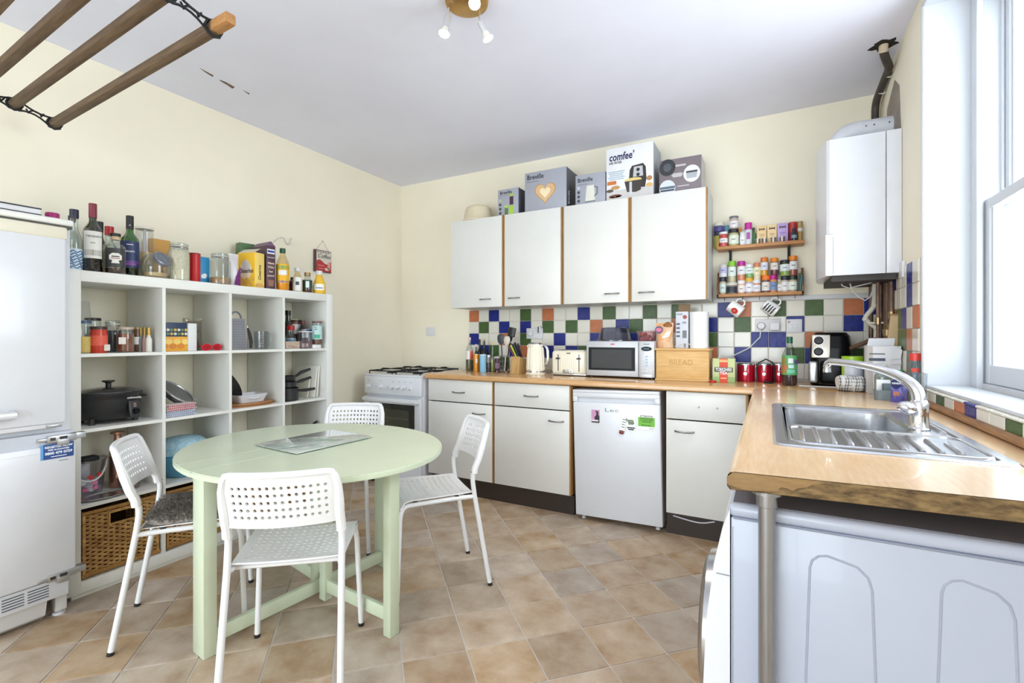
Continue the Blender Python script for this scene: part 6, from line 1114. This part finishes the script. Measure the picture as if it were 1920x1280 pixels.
p, r, h = cb(905.5, 12.5, 664, 3.31); t = jar('blue_can', 'light blue cylinder tub on the worktop beside the orange can', 'can', p, r, h, P((142, 194, 226), .35), (P((196, 216, 230), .35), .008, 1.02), None, None, 1, .94)
p, r, h = cb(916, 9, 665, 3.36); jar('pepper_jar', 'small glass pepper jar between the blue tub and the slim oil bottle', 'jar', p, r, h, GL, (STEEL, .014, 1), (P((70, 62, 70), .6), .6), None, .95, .9)
p, r, h = cb(923.5, 8.5, 641, 3.39); bottle('slim_oil_bottle', 'slim clear bottle of golden oil with cork stopper', p, r, h, KCL, P((226, 196, 110), .5), .92, .4, .42, .52, (P((176, 176, 70), .2), .40))
p, r, h = cb(932.5, 10, 668, 3.35); jar('jam_jar', 'dark purple labelled jar beside the wire caddy', 'jar', p, r, h, P((72, 36, 58), .25), (P((206, 206, 196), .35), .012, .96), None, (P((140, 110, 140)), .25, .6, 50), .9, .85)
pl = cw(945, 18, 3.36)[0]; WIRE = mat('chrome_wire', (205, 206, 210), .2, 1); t = thing('wire_caddy', 'chrome wire utensil caddy beside the knife block', 'caddy', tuple(pl)); hh_ = htop(945, 667, 3.36); a_ = .042
mb = MB()
for z in (.012, hh_ * .36, hh_ * .68, hh_): mb.tube([(-a_, -a_, z), (a_, -a_, z), (a_, a_, z), (-a_, a_, z)], .0016, 5, closed=True)
for x in (-a_, -a_ / 3, a_ / 3, a_):
    for y in (-a_, a_): mb.tube([(x, y, .012), (x, y, hh_)], .0014, 5)
    mb.tube([(-a_, x, .012), (-a_, x, hh_)], .0014, 5); mb.tube([(a_, x, .012), (a_, x, hh_)], .0014, 5); mb.tube([(x, -a_, .012), (x, a_, .012)], .0014, 5)
mb.build('wire_basket', WIRE, t)
for x in (-a_, a_):
    for y in (-a_, a_): MB().ball((x, y, .006), .006).build('foot', WIRE, t)
def utensil(u0, u1, v1, y, head, label, hm, headm, z0=.935, cat='utensil'):
    a, b = AY(u0, 690, y), AY(u1, v1, y); a.z = z0; t = thing('kitchen_utensil', label, cat, tuple(a), 0, 'utensils in the wire caddy'); d = b - a
    MB().tube([(0, 0, 0), tuple(d * .72)], .005, 8).build('handle', hm, t); M = Matrix.Translation(d * .72) @ d.to_track_quat('Z', 'Y').to_matrix().to_4x4()
    MB().lathe(head, 16, M, .35, 1).build('head', headm, t); return t
SLATE = P((62, 68, 76), .45)
utensil(943, 939, 627, 3.355, [(.006, 0), (.03, .02), (.036, .05), (.03, .078), (.001, .085)], 'slate grey serving spoon on the left of the wire caddy', SLATE, SLATE)
utensil(946, 951, 630, 3.35, [(.006, 0), (.026, .02), (.03, .05), (.022, .075), (.001, .08)], 'cream rimmed spoon in the wire caddy', P((226, 216, 204)), P((214, 204, 192)))
utensil(948, 962, 608, 3.37, [(.006, 0), (.034, .008), (.036, .075), (.034, .08), (.001, .082)], 'black slotted turner standing tallest in the wire caddy', BLACK, BLACK)
utensil(950, 957, 622, 3.385, [(.006, 0), (.022, .02), (.026, .05), (.02, .07), (.001, .075)], 'black ladle at the back of the wire caddy', BLACK, BLACKG)
y = 3.29; a = AY(957, 690, y); b = AY(976, 690, y); t = thing('knife_block', 'pale wooden knife block with coloured knives beside the kettle', 'knife block', ((a.x + b.x) / 2, y, ZW), R(-12)); wd = (b.x - a.x) / 2; hk = htop(966, 668, y); KBW = mat('knife_block_beech', (214, 176, 120), .5, rgb2=(188, 146, 90), scale=8, stretch=(8, 8, 1))
MB().prism([(-.01, 0), (.115, 0), (.135, hk * .75), (.0, hk)], -wd, wd, Matrix(((0, 0, 1, 0), (1, 0, 0, 0), (0, 1, 0, 0), (0, 0, 0, 1)))).build('block', KBW, t, False)
for k, (x, dy, c, L, lean) in enumerate(((-.6, .02, (96, 36, 66), .10, -28), (-.2, .022, (190, 200, 70), .105, -22), (.2, .03, (40, 42, 70), .115, -18), (-.45, .06, (30, 30, 34), .13, -26), (.05, .065, (32, 32, 36), .135, -16), (.55, .05, (36, 36, 44), .12, -8))):
    d = Vector((math.sin(R(lean)), -.28, 1)).normalized(); s = Vector((x * wd, dy, hk * (1 - dy * 1.9))); kn = MB().tube([tuple(s - d * .01), tuple(s + d * L * .5), tuple(s + d * L)], [(.0075, .011), (.0085, .0125), (.008, .010)], 8).build('knife_handle', P(c, .35), t); MB().tube([tuple(s - d * .014), tuple(s - d * .004)], (.004, .008) if 0 else .006, 6).build('bolster', STEEL, kn)
p = AY(986, 660, 3.34); t = thing('slotted_spoon', 'grey slotted spoon resting behind the knife block', 'utensil', (p.x, 3.45, ZW)); MB().tube([(-.03, 0, .004), (.0, .01, .12), (.012, .012, .15)], .005, 8).build('handle', P((190, 150, 130), .4), t); MB().lathe([(.004, 0), (.02, .015), (.024, .045), (.016, .075), (.001, .08)], 14, Matrix.Translation((.012, .012, .148)) @ Matrix.Rotation(R(22), 4, 'Y'), 1, .3).build('bowl', P((110, 114, 124), .4), t)
MB().lathe([(.024, 0), (.026, .006), (.026, .046), (.02, .054), (.0005, .055)], 18, Matrix.Translation((.046, -.0, .03)) @ Matrix.Rotation(R(90), 4, 'X') @ Matrix.Diagonal((.8, 1.25, .5, 1))).build('plug_in_unit', WPLAST, s1); MB().box(.04, -.0325, .005, .05, -.0285, .055, .002).build('unit_slot', BLACK, s1)
# kettle
y = 3.30; p, r = cw(1004.5, 35, y); hk = htop(1004, 642, y); CREAM = mat('cream_enamel', (240, 232, 212), .25, var=.012, coat=.3)
t = thing('kettle', 'cream ribbed electric kettle with chrome trim beside the toaster', 'kettle', tuple(p)); MB().lathe([(r * 1.06, 0), (r * 1.08, .004), (r * 1.08, .016), (r * 1.0, .018)], 30).build('base', CREAM, t); MB().lathe([(r * 1.01, .018), (r * 1.01, .03)], 30).build('chrome_ring', CHROME, t)
MB().lathe([(r * 1.0, .030), (r * 1.0, .034), (r * .93, hk * .5), (r * .80, hk * .9), (r * .76, hk * .94)], 30).build('body', CREAM, t); MB().lathe([(r * .77, hk * .94), (r * .74, hk * .97), (r * .5, hk * 1.0), (.0005, hk * 1.005)], 30).build('lid', CHROME, t)
for k in range(15): a_ = 2 * math.pi * k / 15; MB().tube([(r * .985 * math.cos(a_), r * .985 * math.sin(a_), .04), (r * .93 * math.cos(a_), r * .93 * math.sin(a_), hk * .5), (r * .83 * math.cos(a_), r * .83 * math.sin(a_), hk * .84)], .0035, 6).build('rib', CREAM, t)
MB().tube([(r * .7, -.0, hk * .93), (r * 1.05, -.0, hk * .93), (r * 1.38, 0, hk * .82), (r * 1.46, 0, hk * .5), (r * 1.32, 0, hk * .34), (r * .97, 0, hk * .3)], [.008, .010, .011, .011, .010, .007], 10).build('handle', CHROME, t); MB().prism([(0, 0), (.016, .022), (.0, .04), (-.016, .022)][:3], -.012, .012, Matrix.Translation((-r * .78, 0, hk * .80)) @ Matrix.Rotation(R(90), 4, 'X') @ Matrix.Rotation(R(180), 4, 'Y')).build('spout', CREAM, t, False)
print_((.016, .006), P((150, 140, 120), .3, .5), t, (-.02, -r * 1.0 - .001, .036))
# toaster
y = 3.26; a, b = AY(1034, 690, y), AY(1099, 690, y); wd = (b.x - a.x) / 2; hk = htop(1066, 657, y); t = thing('toaster', 'cream four-slice toaster between the kettle and the microwave', 'toaster', ((a.x + b.x) / 2, y, ZW))
MB().box(-wd, 0, .012, wd, .2, hk, .022).build('body', CREAM, t); MB().box(-wd - .002, -.003, .006, wd + .002, .203, .018, .005).build('base_band', CHROME, t); MB().box(-wd * .94, .012, .0, wd * .94, .19, .01).build('feet', BLACK, t, False); MB().box(-wd * .82, .03, hk - .002, wd * .82, .17, hk + .003, .002).build('slot_plate', STEEL, t)
for k in range(4): MB().box(-wd * .75 + (k % 2) * wd * .78, .05 + .06 * (k // 2), hk + .002, -.03 + (k % 2) * wd * .78, .078 + .06 * (k // 2), hk + .0045).build('slot', BLACK, t, False)
for k in range(9): MB().tube([(-wd * .42 + k * wd * .105, -.0005, .03), (-wd * .42 + k * wd * .105, -.0005, hk - .03)], .0035, 6).build('rib', CREAM, t)
for s in (-1, 1): MB().box(s * wd * .6 - .003, -.001, .035, s * wd * .6 + .003, .003, hk - .028).build('lever_slot', BLACK, t, False); MB().box(s * wd * .6 - .014, -.016, hk * .66, s * wd * .6 + .014, 0, hk * .72, .003).build('lever', P((60, 58, 56), .3, .6), t)
MB().box(-wd * .3, -.010, .022, wd * .3, .0, .048, .003).build('control_strip', CHROME, t)
for k in range(3): MB().box(-.03 + k * .022, -.013, .028, -.014 + k * .022, -.009, .042, .002).build('button', P((180, 178, 172), .3), t)
print_((.03, .009), P((120, 104, 70), .3, .5), t, (0, -.0006, hk - .02))
# microwave with bowl and tub
y = 3.23; a, b = AY(1099.5, 690, y), AY(1227, 690, y); wd = (b.x - a.x) / 2; hk = htop(1100, 639, y); t = thing('microwave', 'silver microwave oven on the back worktop', 'microwave', ((a.x + b.x) / 2, y, ZW)); SILV = mat('silver_paint', (196, 198, 204), .35, .25, var=.02)
MB().box(-wd, .02, .012, wd, .34, hk, .004).build('case', SILV, t)
for x in (-wd * .9, wd * .9):
    for q_ in (.05, .3): MB().lathe([(.012, 0), (.012, .013)], 10).build('foot', BLACK, t, True, (x, q_, 0))
MB().box(-wd, 0, .014, wd * .55, .021, hk - .001, .005).build('door', SILV, t); dm = MB().box(-wd * .93, -.0012, hk * .21, wd * .46, .002, hk * .83).build('window_frame', BLACKG, t, False); MB().box(-wd * .84, -.0022, hk * .27, wd * .36, .0, hk * .77).build('window', mat('microwave_window', (66, 68, 68), .35, var=.05, spec=.15), t, False)
MB().box(wd * .56, 0, .014, wd, .021, hk - .001, .005).build('control_panel', SILV, t); MB().prism(ell(wd * .15, .015), 0, .002).build('display', BLACKG, t, False, (wd * .78, -.0002, hk * .80), FY); print_((wd * .15, .006), P((70, 120, 150)), t, (wd * .78, -.0028, hk * .80))
for k in range(6):
    for j in range(3): MB().box(wd * (.64 + .11 * j), -.0018, hk * (.20 + .075 * k), wd * (.71 + .11 * j), .001, hk * (.24 + .075 * k)).build('button', P((160, 182, 206) if j == 1 and k > 1 else (206, 208, 214), .4), t, False)
MB().box(wd * .62, -.003, hk * .05, wd * .94, .001, hk * .14, .002).build('door_button', SILV, t); print_((.03, .007), P((196, 60, 60)), t, (-wd * .2, -.0004, hk * .915)); print_((.04, .005), P((110, 112, 120)), t, (wd * .78, -.0004, hk * .92))
zm = ZW + hk + .0005
p = AY(1152, 637, 3.40); r = 66 / F * depth(p) / 2; t = thing('glass_bowl', 'grey tinted glass bowl upturned on the microwave', 'bowl', (p.x, 3.41, zm)); hb = AY(1152, 614, 3.40).z - zm; MB().lathe([(r, 0), (r, .004), (r * .94, .012), (r * .82, hb * .8), (r * .76, hb * .96), (r * .7, hb), (.0005, hb)], 34).build('shell', glass('grey_glass', (176, 180, 200), .16), t); MB().lathe([(r * 1.01, 0), (r * 1.01, .006)], 34).build('lip', glass('grey_glass'), t)
p = AY(1211.5, 637, 3.36); t = thing('berry_punnet', 'clear punnet of red berries on the microwave', 'punnet', (p.x, 3.38, zm)); wp_ = 34 / F * depth(p) / 2; hp_ = AY(1211, 620, 3.36).z - zm; mb = MB(); ring(mb, rr(-wp_ * .85, -.04, wp_ * .85, .04, .01), 0, rr(-wp_, -.05, wp_, .05, .012), hp_); mb.build('tub', glass('rosy_plastic', (236, 200, 206), .16), t); rs = random.Random(9)
for k in range(22): MB().ball((rs.uniform(-wp_ * .7, wp_ * .7), rs.uniform(-.032, .032), .012 + .017 * (k % 3)), .0125, n=10).build('berry', P((168, 30, 48), .3), t)
# bread bin and what stands on it
y = 3.235; a, b = AY(1230, 690, y), AY(1329, 690, y); wd = (b.x - a.x) / 2; hk = htop(1280, 653, y); t = thing('bread_bin', 'pale wooden bread bin carved BREAD on the worktop', 'bread bin', ((a.x + b.x) / 2, y, ZW))
MB().box(-wd - .006, -.006, 0, wd + .006, .206, .012, .003).build('base', BREADW, t); MB().box(-wd, 0, .012, wd, .20, hk - .014, .003).build('body', BREADW, t); MB().box(-wd - .008, -.010, hk - .014, wd + .008, .21, hk, .003).build('lid', BREADW, t); MB().box(-wd, -.0006, hk * .42, wd, .001, hk * .425).build('board_joint', P((176, 132, 78)), t, False); text('BREAD', .052, P((196, 150, 88), .6), t, (-.005, -.0004, hk * .56), FY, fit=wd * .88)
zb2 = ZW + hk + .0005
p = AY(1249, 640, 3.31); hb = AY(1249, 605, 3.31).z - zb2; t = thing('bread_bag', 'orange and white bread loaf bag on the bread bin', 'bag', (p.x - .01, 3.31, zb2)); pouch(t, .115, hb, .10, P((222, 146, 62), .35, rgb2=(236, 214, 190), scale=18)); print_(ell(.026, .024), P((70, 56, 110)), t, (-.028, -.046, hb * .72)); print_(ell(.02, .014), P((206, 110, 140)), t, (-.028, -.0468, hb * .72)); print_([(-.03, 0), (.02, .012), (.03, .05), (-.004, .04)], P((240, 232, 222)), t, (.02, -.052, hb * .38))
MB().ball((.02, .01, hb * .86), .036, .03, .03, 12).build('crust', P((150, 96, 50), .6), t)
y = 3.29; a, b = AY(1267, 640, y), AY(1290, 640, y); wd = (b.x - a.x); hb = AY(1278, 584, y).z - zb2; t = carton('hardware_box', 'grey product box with photos standing open on the bread bin', ((a.x + b.x) / 2, y, zb2), wd, .10, hb, P((204, 206, 216), .45)); print_(ell(.013, .013), P((150, 60, 60)), t, (wd * .25, -.0006, hb * .85)); print_((wd * .5, .012), P((150, 154, 166)), t, (-wd * .2, -.0006, hb * .93))
for k in range(4): print_((wd * .3, .013), P((84, 92, 108)), t, (-wd * .3, -.0006, hb * (.66 - .11 * k)))
print_((wd * .34, .05), P((112, 114, 122)), t, (wd * .22, -.0006, hb * .38)); print_((wd * .3, .012), P((130, 140, 160)), t, (wd * .2, -.0006, hb * .70)); print_((wd * .16, .03), P((130, 130, 138)), t, (wd * .25, -.0006, hb * .08))
MB().add([(-wd / 2, .10, hb), (wd / 2, .10, hb), (wd / 2, .115, hb + .055), (-wd / 2, .115, hb + .055)], [(0, 1, 2, 3), (3, 2, 1, 0)]).build('open_flap', P((150, 122, 92), .7), t, False)
p = AY(1311.5, 640, 3.33); r = 33 / F * depth(p) / 2; hb = AY(1311, 585, 3.33).z - zb2; t = thing('kitchen_roll', 'white paper kitchen roll standing on the bread bin', 'kitchen roll', (p.x - .002, 3.33, zb2)); MB().lathe([(r, 0), (r, hb), (r * .3, hb), (r * .3, hb - .03), (.0005, hb - .03)], 30).build('roll', mat('paper_towel', (240, 240, 240), .85, var=.015, bump=.15, bscale=200), t); MB().add([(r * 1.0, -.02, .002), (r * 1.02, .002, .002), (r * 1.02, .002, hb - .002), (r * 1.0, -.02, hb - .002)], [(0, 1, 2, 3), (3, 2, 1, 0)]).build('loose_sheet', mat('paper_towel', (240, 240, 240)), t, False)
cbl = [AY(u, v, 3.26) for u, v in ((1265, 650), (1275, 644), (1286, 643), (1294, 646))]; tag(MB().tube([(v.x, 3.262 + .004 * i, max(v.z, zb2 + .004)) for i, v in enumerate(cbl)], .0022, 6).build('white_cable', WPLAST), 'thin white cord lying on the bread bin lid', 'cable')
# tea, canisters, bottle
y = 3.27; a, b = AY(1336, 700, y), AY(1378, 700, y); wd = b.x - a.x; hk = htop(1356, 672, y); t = carton('tea_carton', 'green and red tea carton on the worktop beside the bread bin', ((a.x + b.x) / 2, y, ZW), wd, .08, hk, P((196, 206, 150), .45)); print_((wd * .38, hk), P((214, 70, 40)), t, (0, -.0004, hk / 2)); print_((wd * .98, hk * .22), P((150, 180, 110)), t, (0, -.0002, hk * .12)); print_((wd * .82, hk * .2), P((40, 42, 44)), t, (0, -.0008, hk * .53)); text('YORKSHIRE', .03, WTEXT, t, (0, -.0016, hk * .53), FY, bold=.02, fit=wd * .74); text('TEA', .026, WTEXT, t, (0, -.0012, hk * .38), FY, bold=.02); print_((wd * .26, .007), P((236, 190, 130)), t, (0, -.001, hk * .17)); print_((wd * .36, .016), P((236, 180, 120)), t, (0, -.0008, hk * .9))
for k, (u, v, c, lab) in enumerate(((1343, 711.5, (206, 40, 44), 'red bottle lid lying before the tea carton'), (1338, 706, (112, 60, 150), 'purple bottle lid behind the red lid'))): p = AZ(u, v, ZW); t = thing('screw_closure', lab, 'lid', (p.x, 3.225 + .035 * k, ZW)); MB().lathe([(.02, 0), (.021, .002), (.021, .011), (.018, .013), (.0005, .013)], 18).build('shell', P(c, .3), t); MB().lathe([(.0214, .003), (.0214, .006)], 18).build('grip_ring', P(tuple(x * .8 for x in c), .3), t)
CAN = mat('metallic_red', (176, 18, 48), .22, .35, var=.05)
for k, (u, wd_, y, lab) in enumerate(((1398.5, 34, 3.42, 'metallic red canister beside the tea carton'), (1433, 31, 3.42, 'metallic red canister in the middle of the three'), (1461, 28, 3.45, 'metallic red canister half hidden by the squash bottle'))):
    p, r = cw(u, wd_, y); hk = htop(u, 679, y); t = thing('red_canister', lab, 'canister', tuple(p), 0, 'red clip-lid canisters on the worktop'); MB().lathe([(r * .98, 0), (r, .003), (r, hk * .86), (r * .97, hk * .88)], 26).build('body', CAN, t); MB().lathe([(r * 1.03, hk * .87), (r * 1.03, hk * .93)], 26).build('steel_band', STEEL, t); MB().lathe([(r * .98, hk * .93), (r * .94, hk), (.0005, hk * 1.02)], 26).build('clear_lid', PLGL, t); MB().box(-.008, -r * 1.03 - .008, hk * .55, .008, -r * .97, hk * .92, .003).build('clasp', CHROME, t); MB().lathe([(.010, 0), (.010, .004), (.0005, .005)], 14, Matrix.Translation((0, -r * 1.0, hk * .42)) @ Matrix.Rotation(R(90), 4, 'X')).build('vent_dial', CHROME, t)
q = [AY(u, v, 3.36) for u, v in ((1420, 705), (1418, 690), (1423, 680), (1436, 673), (1448, 679), (1452, 690), (1452, 706))]; q[0].z = q[-1].z = ZW + .004; t = thing('black_cable', 'thick black cable arching over the red canisters', 'cable', (q[0].x, 3.36, ZW)); MB().tube([tuple(v - t.location) for v in q], .0045, 8).build('cord', BLACK, t); MB().box(.035, -.045, .0, .085, -.01, .012, .004).build('plug_block', BLACKG, t)
p, r = cw(1480.5, 29, 3.24); hk = htop(1480, 631, 3.24); t = bottle('squash_bottle', 'large blackcurrant squash bottle with green cap on the worktop', tuple(p), r, hk, glass('pale_plastic_cool', (226, 232, 232), .12), P((18, 92, 62), .35), .87, .36, .56, .82, (P((52, 20, 40), .15), .22), lab=[(P((88, 168, 110)), .22, .62, 85)])
a_ = face_cam(p)
for k, (z0_, z1_, a0, a1, c) in enumerate(((.24, .58, -85, -25, (150, 140, 70)), (.30, .42, -60, -15, (196, 120, 80)), (.46, .56, -10, 25, (226, 236, 236)), (.26, .33, -20, 40, (120, 200, 170)), (.44, .53, 35, 80, (120, 80, 150)), (.36, .43, -8, 30, (196, 226, 226)))): MB().lathe([(r + .0014 + .0003 * k, hk * z0_), (r + .0014 + .0003 * k, hk * z1_)], 8, a0=a_ + a0, a1=a_ + a1).build('label_print', P(c), t)
# white flex from the socket
q = [Vector((s2.location.x - .04, YT - .03, s2.location.z - .02))] + [AY(u, v, YB - .03) for u, v in ((1425, 632), (1405, 652), (1380, 664), (1370, 670))] + [Vector((AY(1366, 680, 3.45).x, 3.47, ZW + .06))]; tag(MB().tube([tuple(v) for v in q], .0042, 8).build('white_flex', WPLAST), 'white appliance flex running from the double socket down behind the tea carton', 'cable')
# air fryer
y = 3.28; a, b = AY(1519, 700, y), AY(1600, 700, y); wd = (b.x - a.x) / 2; hk = htop(1550, 623, y); t = thing('air_fryer', 'black air fryer with silver panel and two dials in the worktop corner', 'air fryer', ((a.x + b.x) / 2 + .01, y + .13, ZW), R(-10)); mb = MB()
for z, s in ((0, .92), (.01, .98), (hk * .3, 1.02), (hk * .7, .98), (hk * .92, .86), (hk, .72)): pass
lv = [(0, .92), (.01, .98), (hk * .3, 1.02), (hk * .7, .98), (hk * .93, .88), (hk, .72)]; base_ = rr(-wd, -.12, wd, .12, .06, 6)
for (z0_, s0), (z1_, s1_) in zip(lv, lv[1:]): ring(mb, [(x * s0, y_ * s0) for x, y_ in base_], z0_, [(x * s1_, y_ * s1_) for x, y_ in base_], z1_)
mb.add([(x * .72, y_ * .72, hk) for x, y_ in base_], [tuple(range(len(base_)))]); mb.build('body', BLACKG, t)
pn = MB().box(-wd * .82, -.006, -hk * .22, wd * .06, .006, hk * .22, .006).build('control_panel', mat('champagne_panel', (212, 206, 196), .3, .5, var=.03), t, True, (0, -.116, hk * .74), (R(-10), 0, 0))
for k in (-1, 1): MB().lathe([(.024, 0), (.024, .004), (.02, .006), (.018, .018), (.0005, .019)], 20, Matrix.Rotation(R(90), 4, 'X')).build('dial', BLACK, pn, True, (-wd * .48, -.006, k * hk * .105)); MB().lathe([(.027, 0), (.027, .003)], 22, Matrix.Rotation(R(90), 4, 'X')).build('dial_ring', CHROME, pn, True, (-wd * .48, -.0055, k * hk * .105))
MB().box(-wd * .94, -.165, hk * .06, -wd * .5, -.11, hk * .46, .012).build('basket_handle', mat('handle_silver', (186, 188, 192), .25, .7), t); MB().box(-wd * .45, -.13, hk * .04, wd * .7, -.10, hk * .48, .02).build('basket_front', BLACKG, t)
q = [AZ(u, v, ZW + .003) for u, v in ((1496, 720), (1505, 716), (1520, 716), (1540, 722), (1560, 724), (1575, 722), (1585, 718))] + []; tag(MB().tube([(v.x, min(v.y, 3.2), ZW + .0035) for v in q], .0032, 6).build('white_charger_lead', WPLAST), 'thin white lead lying on the worktop before the air fryer', 'cable')
# things in the corner by the window
def rz(u, v): return AZ(u, v, ZW)
p = Vector((.355, 3.14, ZW)); r = 34 / F * depth(p) / 2; hk = AY(1600, 668, p.y).z - ZW; p.x = AY(1599, 690, p.y).x; t = jar('green_food_jar', 'lime green beaker with a white middle behind the tap spout', 'jar', tuple(p), r, hk, P((214, 216, 226), .3), None, None, None, .98, .9); MB().lathe([(r * 1.03, hk * .80), (r * 1.03, hk), (r * .9, hk * 1.01), (.0005, hk * 1.01)], 24).build('lid', P((160, 206, 50), .3), t); a_ = face_cam(p); MB().lathe([(r + .001, 0), (r + .001, hk * .8)], 8, a0=a_ - 88, a1=a_ - 48).build('side_band', P((170, 206, 70), .3), t)
y = 3.02; a, b = AY(1571, 720, y), AY(1621, 720, y); wd = b.x - a.x; hk = AY(1595, 704, y).z - ZW; t = thing('checked_cloth', 'rolled black and white checked cloth beyond the sink', 'tea towel', ((a.x + b.x) / 2, y, ZW)); CL = P((226, 224, 222), .9)
MB().tube([(-wd / 2 + wd * i / 8, .004 * math.sin(i * 2), hk * .5 + .002 * math.sin(i)) for i in range(9)], [hk * .42] + [hk * .5] * 7 + [hk * .42], 14).build('roll', CL, t)
for k in range(10): x = -wd * .45 + wd * .1 * k; MB().tube([(x + .003 * math.sin(q_), .004 * math.sin(k * 1.8) + (hk * .505) * math.cos(R(q_ * 20)), hk * .5 + (hk * .505) * math.sin(R(q_ * 20))) for q_ in range(18)], .0011, 5, closed=True).build('check_line', P((50, 48, 56), .9), t)
for q_ in (140, 165, 190, 215, 240): MB().tube([(-wd / 2 + wd * i / 8, .004 * math.sin(i * 2) + hk * .505 * math.cos(R(q_)), hk * .5 + hk * .505 * math.sin(R(q_))) for i in range(9)], .0013, 5).build('check_line', P((50, 48, 56), .9), t)
y = 2.94; a, b = AY(1629, 720, y), AY(1692, 720, y); wd = b.x - a.x; hk = AY(1660, 634, y).z - ZW; WC = P((232, 233, 238), .5); t = thing('white_packaging', 'torn white product carton standing open in the window corner', 'box', ((a.x + b.x) / 2 - .004, y, ZW)); MB().box(-wd / 2, 0, 0, wd / 2, .10, hk * .86, .001).build('carton', WC, t); MB().prism([(-wd * .42, hk * .85), (wd * .42, hk * .85), (wd * .45, hk), (-wd * .36, hk)], 0, .002, Matrix.Translation((0, .1, 0)) @ Matrix.Rotation(R(90), 4, 'X')).build('open_flap', WC, t, False); MB().box(-wd / 2 - .001, -.0008, 0, -wd / 2 + .02, .001, hk * .86).build('edge_strip', P((196, 188, 182), .5), t, False)
MB().prism([(-.012, 0), (.03, .01), (.034, .05), (.01, .065)], 0, .003, Matrix.Translation((wd * .25, -.003, hk * .62)) @ Matrix.Rotation(R(100), 4, 'X')).build('torn_flap', WC, t, False); print_((wd * .5, .014), P((74, 84, 104)), t, (-wd * .22, -.0006, hk * .62)); print_((wd * .48, .006), P((110, 112, 120)), t, (-wd * .22, -.0006, hk * .72))
for k in range(8): print_((wd * .4, .0015), P((190, 194, 204)), t, (-wd * .25, -.0006, hk * (.54 - .04 * k)))
p = rz(1655, 742); p = Vector((.44, 2.86, ZW)); p.x = AY(1655, 730, p.y).x; t = bottle('washing_up_bottle', 'milky washing-up bottle in front of the torn carton', tuple(p), .033, AY(1655, 683, p.y).z - ZW, glass('milky_bottle', (214, 226, 222), .2, .15), P((226, 230, 228), .4), .88, .5, .6, .8, (P((190, 206, 200), .4), .5))
p = Vector((0, 2.80, ZW)); p.x = AY(1686, 730, p.y).x; hk = AY(1686, 680, p.y).z - ZW; t = bottle('soap_dispenser', 'white pump soap dispenser with a green collar', tuple(p), .026, hk * .80, P((222, 216, 220), .35), P((70, 176, 110), .35), .92, .55, .7, .86, cat='dispenser'); MB().tube([(0, 0, hk * .8), (0, 0, hk)], .006, 8).tube([(.006, 0, hk * .985), (-.03, -.012, hk * .97)], .0065, 8).build('pump', WPLAST, t)
p = Vector((0, 2.70, ZW)); p.x = AY(1661, 740, p.y).x; GRYP = P((124, 134, 140), .45); hk = AY(1661, 731, p.y).z - ZW; t = thing('sponge_caddy', 'grey sponge holder on the worktop beyond the sink', 'sponge holder', tuple(p)); mb = MB(); ring(mb, rr(-.042, -.03, .042, .03, .02), 0, rr(-.045, -.033, .045, .033, .022), hk); ring(mb, rr(-.045, -.033, .045, .033, .022), hk, rr(-.041, -.029, .041, .029, .02), hk); ring(mb, rr(-.041, -.029, .041, .029, .02), hk, rr(-.038, -.026, .038, .026, .018), .004); mb.add([(x, y_, .004) for x, y_ in rr(-.038, -.026, .038, .026, .018)], [tuple(range(24))]); mb.build('tub', GRYP, t); MB().box(-.012, -.012, .005, .036, .016, hk + .03, .005).build('sponge', P((96, 112, 116), .9), t); MB().box(-.032, .014, .005, .02, .024, hk + .045, .003).build('white_pad', P((228, 230, 232), .8), t)
p = Vector((0, 2.615, ZW)); p.x = AY(1686, 745, p.y).x; t = thing('cream_sachet', 'purple and blue sachet standing by the sponge holder', 'sachet', tuple(p)); pouch(t, .06, .075, .02, P((84, 78, 156), .3)); MB().prism(ell(.018, .020), 0, .006).build('round_badge', P((30, 34, 90), .3), t, False, (-.012, -.006, .082), FY); text('NIVEA', .011, WTEXT, t, (-.012, -.0135, .082), FY, bold=.02); print_((.022, .018), P((176, 110, 90)), t, (-.012, -.0115, .038))
p = Vector((.522, 2.50, ZW)); t = thing('clear_caddy', 'clear plastic tub on the worktop behind the tap', 'tub', tuple(p)); hk = AY(1720, 700, 2.5).z - ZW; mb = MB(); ring(mb, rr(-.032, -.04, .032, .04, .012), 0, rr(-.036, -.045, .036, .045, .012), hk); mb.add([(x, y_, .0) for x, y_ in rr(-.032, -.04, .032, .04, .012)], [tuple(range(24))[::-1]]); mb.build('tub', PLGL, t); MB().tube([(x, y_, hk) for x, y_ in rr(-.036, -.045, .036, .045, .012)], .0022, 6, closed=True).build('rim', PLGL, t)
p = Vector((0, 2.66, ZW)); p.x = AY(1716, 720, p.y).x; t = bottle('red_cap_bottle', 'grey clear bottle with red cap against the tiled window wall', tuple(p), .027, AY(1716, 662, p.y).z - ZW, glass('cool_plastic', (176, 196, 206), .2), P((216, 66, 60), .35), .86, .6, .66, .8, (P((150, 168, 178), .3), .6), lab=(P((212, 74, 66)), .62, .70, 30), capr=1.3)
t = thing('wooden_offcut', 'narrow pale board leaning in the corner below the boiler', 'board', (.535, 3.06, ZW)); t.rotation_euler = (R(4), R(5), 0); MB().box(-.028, 0, 0, .028, .012, .40, .002).build('plank', P((188, 160, 120), .6), t); MB().box(-.0285, -.0005, .39, .0285, .0125, .4005).build('cut_end', P((160, 130, 92), .8), t, False)
